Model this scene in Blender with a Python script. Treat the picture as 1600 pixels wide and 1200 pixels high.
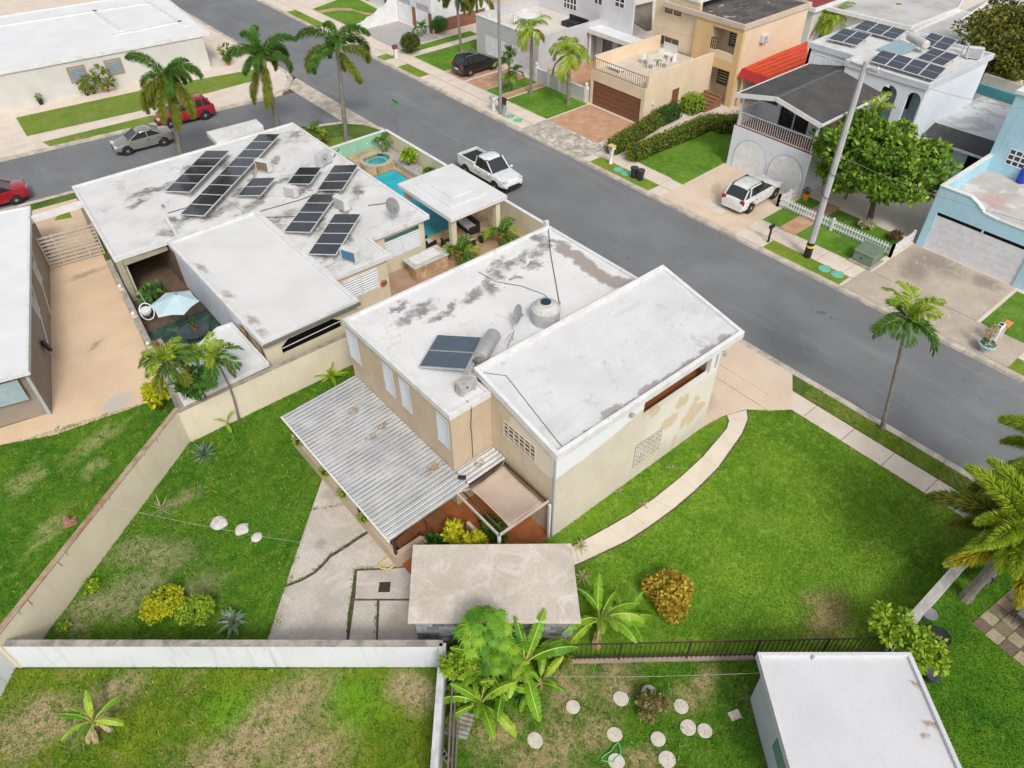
import bpy, bmesh, math, random
import numpy as np
from mathutils import Vector, Matrix, noise as mnoise

random.seed(11); RNG = np.random.default_rng(5)
for o in list(bpy.data.objects): bpy.data.objects.remove(o)
S = bpy.context.scene; COL = S.collection
R = math.radians

# ------------------------------------------------------------------ camera
# world: X runs across the street, Y along it, Z up (metres); a drone hovers 25 m above the back gardens
CAM_H = 25.0; F = 1152.0; PITCH = R(42.8); ROLL = R(-0.4); AZ = R(39.86)
rt = Vector((math.cos(AZ), -math.sin(AZ), 0)); fh = Vector((math.sin(AZ), math.cos(AZ), 0))
FW = fh*math.cos(PITCH) - Vector((0, 0, math.sin(PITCH))); upv = rt.cross(FW)
RX = rt*math.cos(ROLL) + upv*math.sin(ROLL); UY = upv*math.cos(ROLL) - rt*math.sin(ROLL)
cam = bpy.data.cameras.new('camera'); camo = bpy.data.objects.new('camera', cam); COL.objects.link(camo)
cam.sensor_width = 36; cam.lens = 36*F/1600; cam.clip_end = 1000; cam.clip_start = .1
m = Matrix((RX, UY, -FW)).transposed().to_4x4(); m.translation = Vector((0, 0, CAM_H)); camo.matrix_world = m
S.camera = camo
def ray(x, y): return RX*((x-800)/F) - UY*((y-600)/F) + FW
def P(x, y, z=0.0):
    d = ray(x, y); t = (z-CAM_H)/d.z; return Vector((d.x*t, d.y*t, z))
def PX(x, y, X):
    d = ray(x, y); t = X/d.x; return Vector((X, d.y*t, CAM_H+d.z*t))
def PY(x, y, Y):
    d = ray(x, y); t = Y/d.y; return Vector((d.x*t, Y, CAM_H+d.z*t))
def PP(pts, z=0.0): return [tuple(P(x, y, z)[:2]) for x, y in pts]

# ------------------------------------------------------------------ daylight (bright, thinly overcast)
SUN_EL, SUN_AZ = R(46), R(203)            # sun stands down-street, behind the drone
W = bpy.data.worlds.new('World'); S.world = W; W.use_nodes = True
wn = W.node_tree; sky = wn.nodes.new('ShaderNodeTexSky'); sky.sky_type = 'NISHITA'; sky.sun_disc = False
sky.sun_elevation = SUN_EL; sky.sun_rotation = SUN_AZ; sky.air_density = 1.2; sky.dust_density = 4.5; sky.ozone_density = 1.0
hs = wn.nodes.new('ShaderNodeHueSaturation'); hs.inputs['Saturation'].default_value = 0.38
bg = wn.nodes['Background']; bg.inputs[1].default_value = 0.15
wn.links.new(sky.outputs[0], hs.inputs['Color']); wn.links.new(hs.outputs[0], bg.inputs[0])
sl = bpy.data.lights.new('sun', 'SUN'); sl.energy = 1.5; sl.angle = R(12); sl.color = (1, .965, .91)
so = bpy.data.objects.new('sun', sl); COL.objects.link(so)
sd = Vector((math.sin(SUN_AZ)*math.cos(SUN_EL), math.cos(SUN_AZ)*math.cos(SUN_EL), math.sin(SUN_EL)))
so.rotation_euler = sd.to_track_quat('Z', 'Y').to_euler(); so.location = (0, 0, 40)
S.view_settings.view_transform = 'Standard'; S.view_settings.look = 'None'
S.view_settings.exposure = 0.0; S.view_settings.gamma = 1; S.view_settings.use_curve_mapping = False

# ------------------------------------------------------------------ builders
ORG = {}
def tag(o, label=None, cat=None, group=None, kind=None):
    if label: o['label'] = label
    if cat: o['category'] = cat
    if group: o['group'] = group
    if kind: o['kind'] = kind
    return o
def thing(name, label, cat, loc=(0, 0, 0), rz=0.0, group=None):
    o = bpy.data.objects.new(name, None); COL.objects.link(o); o.empty_display_size = .2
    o.location = loc; o.rotation_euler = (0, 0, rz); ORG[o.name] = Vector(loc)
    return tag(o, label, cat, group)
def link(name, me, parent=None, loc=(0, 0, 0), local=False, rot=None, scale=None):
    o = bpy.data.objects.new(name, me); COL.objects.link(o); loc = Vector(loc)
    if parent is not None:
        o.parent = parent; org = ORG[parent.name]
        ORG[o.name] = org
        o.location = loc if local else loc-org
    else:
        o.location = loc; ORG[o.name] = loc
    if rot is not None: o.rotation_euler = rot
    if scale is not None: o.scale = scale
    return o
class MB:
    def __init__(s): s.v = []; s.f = []
    def add(s, vs, fs):
        n = len(s.v); s.v += [tuple(v) for v in vs]; s.f += [tuple(i+n for i in f) for f in fs]; return s
    def box(s, x0, x1, y0, y1, z0, z1):
        return s.add([(x0,y0,z0),(x1,y0,z0),(x1,y1,z0),(x0,y1,z0),(x0,y0,z1),(x1,y0,z1),(x1,y1,z1),(x0,y1,z1)],
                     [(0,3,2,1),(4,5,6,7),(0,1,5,4),(1,2,6,5),(2,3,7,6),(3,0,4,7)])
    def cbox(s, c, sz, M=None):
        x, y, z = sz[0]/2, sz[1]/2, sz[2]/2; M = M or Matrix.Identity(3); c = Vector(c)
        vs = [c+M @ Vector((a*x, b*y, d*z)) for d in (-1, 1) for a, b in ((-1,-1),(1,-1),(1,1),(-1,1))]
        return s.add(vs, [(0,3,2,1),(4,5,6,7),(0,1,5,4),(1,2,6,5),(2,3,7,6),(3,0,4,7)])
    def prism(s, poly, z0, z1):
        a = sum(poly[i][0]*poly[(i+1) % len(poly)][1]-poly[(i+1) % len(poly)][0]*poly[i][1] for i in range(len(poly)))
        if a < 0: poly = poly[::-1]
        n = len(poly); f0 = z0 if callable(z0) else (lambda x, y: z0); f1 = z1 if callable(z1) else (lambda x, y: z1)
        vs = [(p[0], p[1], f0(p[0], p[1])) for p in poly]+[(p[0], p[1], f1(p[0], p[1])) for p in poly]
        return s.add(vs, [tuple(range(n))[::-1], tuple(range(n, 2*n))]+[(i, (i+1) % n, n+(i+1) % n, n+i) for i in range(n)])
    def sheet(s, poly, z):
        a = sum(poly[i][0]*poly[(i+1) % len(poly)][1]-poly[(i+1) % len(poly)][0]*poly[i][1] for i in range(len(poly)))
        if a < 0: poly = poly[::-1]
        return s.add([(p[0], p[1], z) for p in poly], [tuple(range(len(poly)))])
    def ring(s, outer, inner, z0, z1):
        n = len(outer); f0 = z0 if callable(z0) else (lambda x, y: z0); f1 = z1 if callable(z1) else (lambda x, y: z1)
        vs = [(p[0], p[1], f(p[0], p[1])) for q, f in ((outer, f0), (inner, f0), (outer, f1), (inner, f1)) for p in q]
        fs = []
        for i in range(n):
            j = (i+1) % n
            fs += [(i, j, 2*n+j, 2*n+i), (n+j, n+i, 3*n+i, 3*n+j), (2*n+i, 2*n+j, 3*n+j, 3*n+i), (j, i, n+i, n+j)]
        return s.add(vs, fs)
    def quad(s, a, b, c, d): return s.add([a, b, c, d], [(0, 1, 2, 3)])
    def beam(s, a, b, w, h=None, up=(0, 0, 1)):
        h = h or w; a = Vector(a); b = Vector(b); d = b-a; L = d.length
        if L < 1e-6: return s
        x = d/L; u = Vector(up)
        if abs(x.dot(u)) > .99: u = Vector((1, 0, 0))
        y = u.cross(x).normalized(); z = x.cross(y)
        return s.cbox((a+b)/2, (L, w, h), Matrix((x, y, z)).transposed())
    def tube(s, pts, rad, n=8, cap=True):
        pts = [Vector(p) for p in pts]; k = len(pts); rad = rad if hasattr(rad, '__len__') else [rad]*k
        base = len(s.v); prev = None
        for i, p in enumerate(pts):
            t = (pts[min(i+1, k-1)]-pts[max(i-1, 0)]).normalized()
            if prev is None: a = t.orthogonal().normalized()
            else: a = (prev-t*prev.dot(t)).normalized()
            prev = a; b = t.cross(a)
            for j in range(n):
                an = 2*math.pi*j/n; s.v.append(tuple(p+(a*math.cos(an)+b*math.sin(an))*rad[i]))
        for i in range(k-1):
            for j in range(n):
                q = base+i*n; s.f.append((q+j, q+(j+1) % n, q+n+(j+1) % n, q+n+j))
        if cap:
            s.f.append(tuple(range(base+n-1, base-1, -1))); s.f.append(tuple(range(base+(k-1)*n, base+k*n)))
        return s
    def lathe(s, prof, c=(0, 0, 0), n=20, M=None, cap=True):
        c = Vector(c); M = M or Matrix.Identity(3); base = len(s.v); k = len(prof)
        for r, z in prof:
            for j in range(n):
                a = 2*math.pi*j/n; s.v.append(tuple(c+M @ Vector((r*math.cos(a), r*math.sin(a), z))))
        for i in range(k-1):
            for j in range(n):
                q = base+i*n; s.f.append((q+j, q+(j+1) % n, q+n+(j+1) % n, q+n+j))
        if cap: s.f.append(tuple(range(base+n-1, base-1, -1))); s.f.append(tuple(range(base+(k-1)*n, base+k*n)))
        return s
    def loft(s, rings, close=True, cap=True):
        base = len(s.v); n = len(rings[0])
        for r in rings: s.v += [tuple(p) for p in r]
        for i in range(len(rings)-1):
            for j in range(n if close else n-1):
                q = base+i*n; s.f.append((q+j, q+(j+1) % n, q+n+(j+1) % n, q+n+j))
        if cap and close:
            s.f.append(tuple(range(base+n-1, base-1, -1))); q = base+(len(rings)-1)*n; s.f.append(tuple(range(q, q+n)))
        return s
    def mesh(s, name, mat, smooth=False, org=None):
        me = bpy.data.meshes.new(name); vs = s.v
        if org is not None: vs = [(v[0]-org[0], v[1]-org[1], v[2]-org[2]) for v in vs]
        me.from_pydata(vs, [], s.f); me.materials.append(mat)
        if smooth:
            me.polygons.foreach_set('use_smooth', [True]*len(me.polygons)); me.set_sharp_from_angle(angle=R(38))
        me.update(); return me
    def build(s, name, mat, parent=None, smooth=False, bevel=0, local=False, label=None, kind=None, fixn=False):
        org = None
        if parent is not None and not local: org = ORG[parent.name]
        me = s.mesh(name, mat, smooth, org)
        if fixn:
            b = bmesh.new(); b.from_mesh(me); bmesh.ops.recalc_face_normals(b, faces=b.faces); b.to_mesh(me); b.free()
        o = bpy.data.objects.new(name, me); COL.objects.link(o)
        if parent is not None: o.parent = parent; ORG[o.name] = ORG[parent.name]
        else: ORG[o.name] = Vector((0, 0, 0))
        if bevel:
            md = o.modifiers.new('bevel', 'BEVEL'); md.width = bevel; md.segments = 2; md.limit_method = 'ANGLE'; md.angle_limit = R(50)
        return tag(o, label, kind=kind)
def fastmesh(name, V, mat, k=4, smooth=False):
    """V: (N,k,3) array of N separate k-gons"""
    N = len(V); me = bpy.data.meshes.new(name); me.vertices.add(N*k); me.vertices.foreach_set('co', np.ascontiguousarray(V, dtype=np.float32).ravel())
    me.loops.add(N*k); me.loops.foreach_set('vertex_index', np.arange(N*k, dtype=np.int32))
    me.polygons.add(N); me.polygons.foreach_set('loop_start', np.arange(0, N*k, k, dtype=np.int32))
    me.materials.append(mat); me.update(calc_edges=True); return me
def copy_tree(o, loc=None, rz=None, parent=None, scale=None):
    c = o.copy(); COL.objects.link(c); c.parent = parent
    if loc is not None: c.location = loc
    if rz is not None: c.rotation_euler = (0, 0, rz)
    if scale is not None: c.scale = (scale,)*3
    ORG[c.name] = Vector(c.location)
    for ch in o.children: copy_tree(ch, parent=c)
    return c
def inset(poly, d):
    n = len(poly); a = sum(poly[i][0]*poly[(i+1) % n][1]-poly[(i+1) % n][0]*poly[i][1] for i in range(n)); sg = 1 if a > 0 else -1
    out = []
    for i in range(n):
        p0, p1, p2 = Vector(poly[i-1]), Vector(poly[i]), Vector(poly[(i+1) % n])
        e1 = (p1-p0).normalized(); e2 = (p2-p1).normalized()
        n1 = Vector((-e1.y, e1.x))*sg; n2 = Vector((-e2.y, e2.x))*sg
        k = 1+n1.dot(n2); out.append(tuple(p1+(n1+n2)*(d/max(k, .2))))
    return out
def inpoly(x, y, poly):
    r = np.zeros(len(x), bool); n = len(poly)
    for i in range(n):
        x0, y0 = poly[i]; x1, y1 = poly[(i+1) % n]
        c = ((y0 > y) != (y1 > y)) & (x < (x1-x0)*(y-y0)/((y1-y0)+1e-12)+x0); r ^= c
    return r

# ------------------------------------------------------------------ materials
MATS = {}
class NT:
    def __init__(s, mt): s.t = mt.node_tree; s.n = s.t.nodes; s.l = s.t.links
    def new(s, typ, **kw):
        nd = s.n.new(typ)
        for k, v in kw.items():
            if k.startswith('_'): nd.inputs[int(k[1:])].default_value = v
            else: setattr(nd, k, v)
        return nd
    def lk(s, a, b): s.l.new(a, b)
    def noise(s, vec, scale, detail=3, rough=.55, dist=0):
        nd = s.new('ShaderNodeTexNoise'); s.lk(vec, nd.inputs['Vector'])
        nd.inputs['Scale'].default_value = scale; nd.inputs['Detail'].default_value = detail
        nd.inputs['Roughness'].default_value = rough; nd.inputs['Distortion'].default_value = dist; return nd.outputs['Fac']
    def ramp(s, fac, lo, hi, a=0.0, b=1.0):
        nd = s.new('ShaderNodeMapRange'); nd.interpolation_type = 'SMOOTHSTEP'; s.lk(fac, nd.inputs[0])
        nd.inputs[1].default_value = lo; nd.inputs[2].default_value = hi; nd.inputs[3].default_value = a; nd.inputs[4].default_value = b; return nd.outputs[0]
    def mix(s, fac, a, b, mode='MIX'):
        nd = s.new('ShaderNodeMix'); nd.data_type = 'RGBA'; nd.blend_type = mode
        for sock, v in ((nd.inputs[0], fac), (nd.inputs[6], a), (nd.inputs[7], b)):
            if isinstance(v, (int, float)): sock.default_value = v
            elif isinstance(v, tuple): sock.default_value = (*v[:3], 1)
            else: s.lk(v, sock)
        return nd.outputs[2]
    def math(s, op, a, b=None):
        nd = s.new('ShaderNodeMath'); nd.operation = op
        for i, v in enumerate((a, b)):
            if v is None: continue
            if isinstance(v, (int, float)): nd.inputs[i].default_value = v
            else: s.lk(v, nd.inputs[i])
        return nd.outputs[0]
def newmat(name):
    mt = bpy.data.materials.new(name); mt.use_nodes = True; t = NT(mt); return mt, t, t.n['Principled BSDF']
def blobmask(t, pos, blobs, noise_amt=.5, nscale=1.2, soft=.35):
    """blobs: (cx,cy,cz, rx,ry,rz, yaw degrees); an irregular stain shape with a place of its own"""
    nz = t.new('ShaderNodeTexNoise'); t.lk(pos, nz.inputs['Vector']); nz.inputs['Scale'].default_value = nscale; nz.inputs['Detail'].default_value = 5; nz.inputs['Roughness'].default_value = .65
    sub = t.new('ShaderNodeVectorMath', operation='SUBTRACT'); t.lk(nz.outputs['Color'], sub.inputs[0]); sub.inputs[1].default_value = (.5, .5, .5)
    sc = t.new('ShaderNodeVectorMath', operation='SCALE'); t.lk(sub.outputs[0], sc.inputs[0]); sc.inputs['Scale'].default_value = noise_amt*2
    ad = t.new('ShaderNodeVectorMath', operation='ADD'); t.lk(pos, ad.inputs[0]); t.lk(sc.outputs[0], ad.inputs[1])
    out = None
    for (cx, cy, cz, rx, ry, rz, yaw) in blobs:
        mp = t.new('ShaderNodeMapping', vector_type='TEXTURE'); t.lk(ad.outputs[0], mp.inputs[0])
        mp.inputs[1].default_value = (cx, cy, cz); mp.inputs[2].default_value = (0, 0, R(yaw)); mp.inputs[3].default_value = (rx, ry, rz)
        ln = t.new('ShaderNodeVectorMath', operation='LENGTH'); t.lk(mp.outputs[0], ln.inputs[0])
        k = t.ramp(ln.outputs['Value'], 1+soft, 1-soft)
        out = k if out is None else t.math('MAXIMUM', out, k)
    return out
def mat(name, col, rough=.75, col2=None, scale=2.0, fine=.12, bump=.0, bscale=30, metal=0.0, streak=0.0, streakcol=(.12,.11,.1),
        layers=(), spec=.3, objco=False, rpi=0.0):
    """layers: dicts(col, blobs, amt, noise, nscale, soft) or dicts(col, thr=(lo,hi), scale, amt)"""
    if name in MATS: return MATS[name]
    mt, t, b = newmat(name); MATS[name] = mt
    if objco: pos = t.new('ShaderNodeTexCoord').outputs['Object']; geo = t.new('ShaderNodeNewGeometry')
    else: geo = t.new('ShaderNodeNewGeometry'); pos = geo.outputs['Position']
    col2 = col2 or tuple(c*.82 for c in col)
    c = t.mix(t.ramp(t.noise(pos, scale, 4), .35, .68), col, col2)
    if fine:
        c = t.mix(t.ramp(t.noise(pos, scale*14+8, 3, .7), .3, .7), c, t.mix(1.0, c, (1-fine*2,)*3, 'MULTIPLY'))
    if rpi:
        hsv = t.new('ShaderNodeHueSaturation'); t.lk(c, hsv.inputs['Color'])
        v = t.math('ADD', t.math('MULTIPLY', t.new('ShaderNodeObjectInfo').outputs['Random'], rpi*2), 1-rpi); t.lk(v, hsv.inputs['Value']); c = hsv.outputs[0]
    if streak:
        mp = t.new('ShaderNodeMapping'); t.lk(pos, mp.inputs[0]); mp.inputs[3].default_value = (2.2, 2.2, .18)
        k = t.ramp(t.noise(mp.outputs[0], 2.0, 5, .6), .5, .75, 0, streak); c = t.mix(k, c, streakcol)
    for L in layers:
        if 'blobs' in L: k = blobmask(t, pos, L['blobs'], L.get('noise', .5), L.get('nscale', 1.2), L.get('soft', .35))
        elif 'vein' in L:   # hairline cracks
            k = t.math('MULTIPLY', t.ramp(t.math('ABSOLUTE', t.math('SUBTRACT', t.noise(pos, L['vein'], 4, .6, .6), .5)), L.get('w', .008), L.get('w', .008)*.3), t.ramp(t.noise(pos, L['vein']*.35, 3), .5, .62))
        elif 'ribs' in L:   # groove lines of ribbed sheet: grime plus rib shading painted into the colour
            sx = t.new('ShaderNodeSeparateXYZ'); t.lk(pos, sx.inputs[0]); ph = t.math('FRACT', t.math('DIVIDE', t.math('SUBTRACT', sx.outputs[1], L['ribs'][0]), L['ribs'][1]))
            k = t.math('MULTIPLY', t.ramp(t.math('ABSOLUTE', t.math('SUBTRACT', ph, .13)), .13, .02), t.ramp(t.noise(pos, 1.3, 5, .7), .3, .6, .55, 1))
        else:
            pv = pos
            if 'stretch' in L: mp = t.new('ShaderNodeMapping'); t.lk(pos, mp.inputs[0]); mp.inputs[3].default_value = L['stretch']; pv = mp.outputs[0]
            k = t.ramp(t.noise(pv, L['scale'], L.get('detail', 6), .65, L.get('dist', .4)), *L['thr'])
        if L.get('speck'): k = t.math('MULTIPLY', k, t.ramp(t.noise(pos, L['speck'], 5, .7), .33, .58, .4, 1))
        c = t.mix(t.math('MULTIPLY', k, L.get('amt', 1.0)), c, L['col'])
    t.lk(c, b.inputs['Base Color']); b.inputs['Roughness'].default_value = rough; b.inputs['Metallic'].default_value = metal
    b.inputs['Specular IOR Level'].default_value = spec
    if bump:
        bp = t.new('ShaderNodeBump'); bp.inputs['Strength'].default_value = min(1, bump); bp.inputs['Distance'].default_value = .02
        t.lk(t.noise(pos, bscale, 4, .65), bp.inputs['Height']); t.lk(bp.outputs[0], b.inputs['Normal'])
    return mt
def plain(name, col, rough=.5, metal=0.0, spec=.5, coat=0.0):
    if name in MATS: return MATS[name]
    mt, t, b = newmat(name); MATS[name] = mt
    pos = t.new('ShaderNodeTexCoord').outputs['Object']
    c = t.mix(t.ramp(t.noise(pos, 3.0, 4), .3, .7), col, tuple(x*.86 for x in col)); t.lk(c, b.inputs['Base Color'])
    b.inputs['Roughness'].default_value = rough; b.inputs['Metallic'].default_value = metal
    b.inputs['Specular IOR Level'].default_value = spec; b.inputs['Coat Weight'].default_value = coat; return mt
def leafmat(name, cols, trans=.3, rough=.5, scale=1.5, obj=False):
    """cols: dark, mid, light; every leaf gets its own shade, clumps drift between the three"""
    if name in MATS: return MATS[name]
    mt, t, b = newmat(name); MATS[name] = mt; geo = t.new('ShaderNodeNewGeometry'); pos = geo.outputs['Position']
    rnd = t.new('ShaderNodeObjectInfo').outputs['Random'] if obj else geo.outputs['Random Per Island']
    k = t.math('ADD', t.math('MULTIPLY', rnd, .55), t.math('MULTIPLY', t.noise(pos, scale, 3), .55))
    c = t.mix(t.ramp(k, .2, .5), cols[0], cols[1]); c = t.mix(t.ramp(k, .52, .9), c, cols[2])
    t.lk(c, b.inputs['Base Color']); b.inputs['Roughness'].default_value = rough; b.inputs['Specular IOR Level'].default_value = .25
    tr = t.new('ShaderNodeBsdfTranslucent'); t.lk(c, tr.inputs[0]); mx = t.new('ShaderNodeMixShader'); mx.inputs[0].default_value = trans
    t.lk(b.outputs[0], mx.inputs[1]); t.lk(tr.outputs[0], mx.inputs[2]); t.lk(mx.outputs[0], t.n['Material Output'].inputs[0])
    return mt
def grassmat(name, g1, g2, g3, dry, drythr=(.56, .74), blobs=None, blobcol=None, blade=False, dscale=.42, blobs2=None, blobcol2=None):
    if name in MATS: return MATS[name]
    mt, t, b = newmat(name); MATS[name] = mt; geo = t.new('ShaderNodeNewGeometry'); pos = geo.outputs['Position']
    c = t.mix(t.ramp(t.noise(pos, .5, 6, .66, .1), .38, .64), g1, g2)
    c = t.mix(t.ramp(t.noise(pos, .23, 4, .6, .2), .42, .66, 0, .55), c, t.mix(1.0, c, (.6, .72, .72), 'MULTIPLY'))
    c = t.mix(t.ramp(t.noise(pos, 2.3, 6, .72, 0), .46, .7, 0, .8), c, g3)
    k = t.ramp(t.noise(pos, dscale, 6, .68, .5), *drythr); k = t.math('MULTIPLY', k, t.ramp(t.noise(pos, 6, 4, .7), .38, .62)); c = t.mix(k, c, dry)
    if blobs: c = t.mix(t.math('MULTIPLY', blobmask(t, pos, blobs, 1.1, .8, .75), t.ramp(t.noise(pos, 3.2, 6, .75), .3, .56, .1, 1)), c, blobcol)
    if blobs2: c = t.mix(t.math('MULTIPLY', blobmask(t, pos, blobs2, .6, .9, .6), .8), c, blobcol2)
    c = t.mix(t.ramp(t.noise(pos, 16, 5, .75), .34, .62), t.mix(1.0, c, (.78, .81, .74), 'MULTIPLY'), c)
    c = t.mix(t.ramp(t.noise(pos, 5.5, 6, .75), .56, .7, 0, .6), c, t.mix(1.0, c, (.6, .75, .6), 'MULTIPLY'))
    c = t.mix(t.ramp(t.noise(pos, 75, 3, .7), .62, .76), c, t.mix(1.0, c, (1.7, 1.55, 1.5), 'MULTIPLY'))
    if blade:
        hsv = t.new('ShaderNodeHueSaturation'); t.lk(c, hsv.inputs['Color'])
        t.lk(t.math('ADD', t.math('MULTIPLY', geo.outputs['Random Per Island'], .8), .85), hsv.inputs['Value']); c = hsv.outputs[0]
        cn = t.new('ShaderNodeCombineXYZ', _2=1.0); t.lk(cn.outputs[0], b.inputs['Normal'])
    else:
        bp = t.new('ShaderNodeBump'); bp.inputs['Strength'].default_value = .7; bp.inputs['Distance'].default_value = .05
        t.lk(t.noise(pos, 22, 5, .75), bp.inputs['Height']); t.lk(bp.outputs[0], b.inputs['Normal'])
    t.lk(c, b.inputs['Base Color']); b.inputs['Roughness'].default_value = .85; b.inputs['Specular IOR Level'].default_value = .1
    return mt

WHITE = (.78, .78, .77)
ASPHALT = mat('asphalt', (.18, .19, .195), .9, (.205, .214, .219), .35, .1, .35, 60, layers=[
    dict(col=(.25, .258, .262), thr=(.45, .75), scale=.14, amt=.6), dict(col=(.26, .267, .272), thr=(.52, .7), scale=.8, amt=.4, stretch=(1, .08, 1)), dict(col=(.13, .135, .14), thr=(.56, .75), scale=.6, amt=.5, stretch=(1, .06, 1)), dict(col=(.08, .08, .08), thr=(.68, .76), scale=1.0, amt=.75, speck=3), dict(col=(.09, .09, .09), vein=.35, w=.0045, amt=.7), dict(col=(.1, .1, .1), thr=(.7, .73), scale=2.4, amt=.7), dict(col=(.34, .345, .35), thr=(.69, .72), scale=3.3, amt=.6)])
CONC = mat('beige concrete', (.77, .67, .57), .85, (.7, .6, .5), .8, .1, .2, 40, layers=[dict(col=(.3, .25, .2), thr=(.6, .8), scale=.9, amt=.5), dict(col=(.8, .73, .65), thr=(.55, .75), scale=.5, amt=.5)])
CONC_CRACK = dict(col=(.3, .25, .2), vein=.6, w=.004, amt=.6)
KERB = mat('kerb concrete', (.7, .62, .52), .85, (.46, .41, .34), 1.4, .15, .3, 40, layers=[dict(col=(.22, .2, .17), thr=(.58, .72), scale=3, amt=.6)])
GREYCONC = mat('grey concrete', (.43, .39, .34), .85, (.34, .31, .27), .9, .12, .25, 35, layers=[dict(col=(.56, .52, .46), thr=(.55, .7), scale=.8, amt=.7, dist=2.5), dict(col=(.2, .19, .17), thr=(.66, .8), scale=1.2, amt=.6)])
SOIL = mat('soil', (.12, .085, .055), .95, (.2, .15, .1), 3, .2, .5, 20)
BEIGE = mat('beige wall paint', (.5, .43, .33), .85, (.44, .38, .29), 1.0, .06, .1, 40, streak=.25, streakcol=(.3, .26, .2))
WPAINT = mat('white wall paint', (.76, .77, .79), .8, (.68, .69, .71), 1.0, .05, .1, 40, streak=.25, streakcol=(.4, .4, .4))
WTRIM = mat('white trim', (.78, .78, .77), .7, (.7, .7, .69), 2.0, .05, .05, 40, streak=.15, streakcol=(.35, .34, .32))
ALU = plain('white aluminium', (.78, .8, .83), .45)
GLASS = plain('dark window glass', (.02, .026, .03), .08, spec=.8)
DARK = plain('dark interior', (.015, .014, .013), .8, spec=.1)
BLACK = plain('black plastic', (.018, .018, .02), .5)
STEEL = plain('galvanised steel', (.5, .51, .52), .4, .8)
GREYMET = plain('grey painted metal', (.42, .43, .45), .45)
IRON = plain('brown painted iron', (.06, .035, .028), .55)
TERRA = mat('terracotta', (.5, .17, .08), .75, (.42, .13, .06), 3, .1, objco=True)
ORANGE = mat('orange clay tile', (.42, .15, .05), .45, (.33, .11, .04), 2.2, .1)
STONE = mat('tan patio stone', (.55, .38, .22), .75, (.42, .27, .15), 1.6, .14, .2, 20, layers=[dict(col=(.66, .55, .4), thr=(.5, .7), scale=2.2, amt=.7)])
WOODB = mat('dark timber', (.12, .07, .04), .6, (.08, .045, .025), 4, .15)
CLOTH = mat('taupe shade cloth', (.47, .37, .3), .9, (.42, .33, .265), 1.3, .04)
TRUNK = mat('grey palm bark', (.3, .27, .23), .9, (.2, .175, .15), 5, .2, .4, 30)
BARK = mat('brown bark', (.16, .12, .085), .9, (.09, .07, .05), 5, .2, .5, 30)
L_PALM = leafmat('palm leaf green', ((.035, .11, .016), (.08, .2, .025), (.18, .33, .045)), scale=1.2)
L_PALMO = leafmat('palm leaf olive', ((.06, .12, .014), (.17, .22, .025), (.36, .33, .04)), scale=1.0)
L_PALMY = leafmat('palm leaf yellow green', ((.13, .27, .015), (.3, .45, .03), (.55, .58, .06)), scale=1.2)
L_PALMB = leafmat('palm leaf browning', ((.18, .18, .02), (.4, .36, .03), (.58, .52, .05)), scale=1.2)
L_TREE = leafmat('tree leaf', ((.05, .13, .014), (.14, .27, .025), (.38, .5, .07)), scale=1.1)
L_TREEY = leafmat('tree leaf rust green', ((.04, .07, .012), (.12, .15, .02), (.3, .24, .04)), scale=.8)
L_LIME = leafmat('lime leaf', ((.1, .22, .015), (.26, .42, .03), (.5, .58, .05)), scale=2)
L_YEL = leafmat('yellow shrub leaf', ((.2, .28, .01), (.5, .52, .02), (.72, .66, .03)), scale=2)
L_HEDGE = leafmat('hedge leaf', ((.05, .11, .012), (.15, .21, .02), (.34, .32, .035)), scale=1.5)
L_CROT = leafmat('croton leaf', ((.13, .15, .02), (.42, .28, .03), (.74, .62, .08)), scale=2.5)
L_BAN = leafmat('banana leaf', ((.1, .28, .015), (.22, .46, .025), (.45, .62, .06)), trans=.4, rough=.35, scale=3.5, obj=True)
L_BLUE = leafmat('agave leaf', ((.05, .12, .06), (.11, .2, .11), (.22, .3, .18)), trans=.1, scale=2)
L_DRY = leafmat('dry leaf', ((.3, .2, .1), (.48, .36, .2), (.6, .5, .34)), scale=2)
L_DARK = leafmat('shrub leaf', ((.02, .07, .012), (.05, .14, .02), (.12, .25, .035)), scale=2)

# ================================================================== SETTING: ground, roads, pavements, lawns
def struct(name, mb, mt, **kw): return tag(mb.build(name, mt, **kw), kind='structure')
def flat(name, poly, z, mt, th=.0):
    b = MB()
    if th: b.prism(poly, z-th, z)
    else: b.sheet(poly, z)
    return struct(name, b, mt)
RD = -.13
flat('ground', [(-400, -400), (600, -400), (600, 600), (-400, 600)], -.22, SOIL)
nearY = lambda x: 56.0-.084*(x-4.1)
farY = lambda x: 64.6-.11*(x-4.1)
flat('road', [(28.9, -80), (36.9, -80), (36.9, 220), (28.9, 220)], RD, ASPHALT)
flat('side_street', [(-80, nearY(-80)), (27.2, nearY(27.2)), (27.2, farY(27.2)), (-80, farY(-80))], RD, ASPHALT)
flat('valley_gutter', [(27.2, 52.0), (28.9, 51.0), (28.9, 65), (27.2, 64)], RD+.004, KERB)
DIRTG = grassmat('verge grass', (.07, .14, .025), (.12, .18, .04), (.18, .2, .05), (.3, .25, .13))
flat('terrain', [(-80, -80), (28.56, -80), (28.56, 50.5), (27.9, 52.6), (26.5, nearY(26.5)), (-80, nearY(-80))], 0, DIRTG, .2)
flat('terrain', [(-80, farY(-80)), (26.0, farY(26)), (27.9, 64.6), (28.56, 66.5), (28.56, 220), (-80, 220)], 0, CONC, .2)
flat('terrain', [(37.24, -80), (200, -80), (200, 220), (37.24, 220)], 0, CONC, .2)
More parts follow.
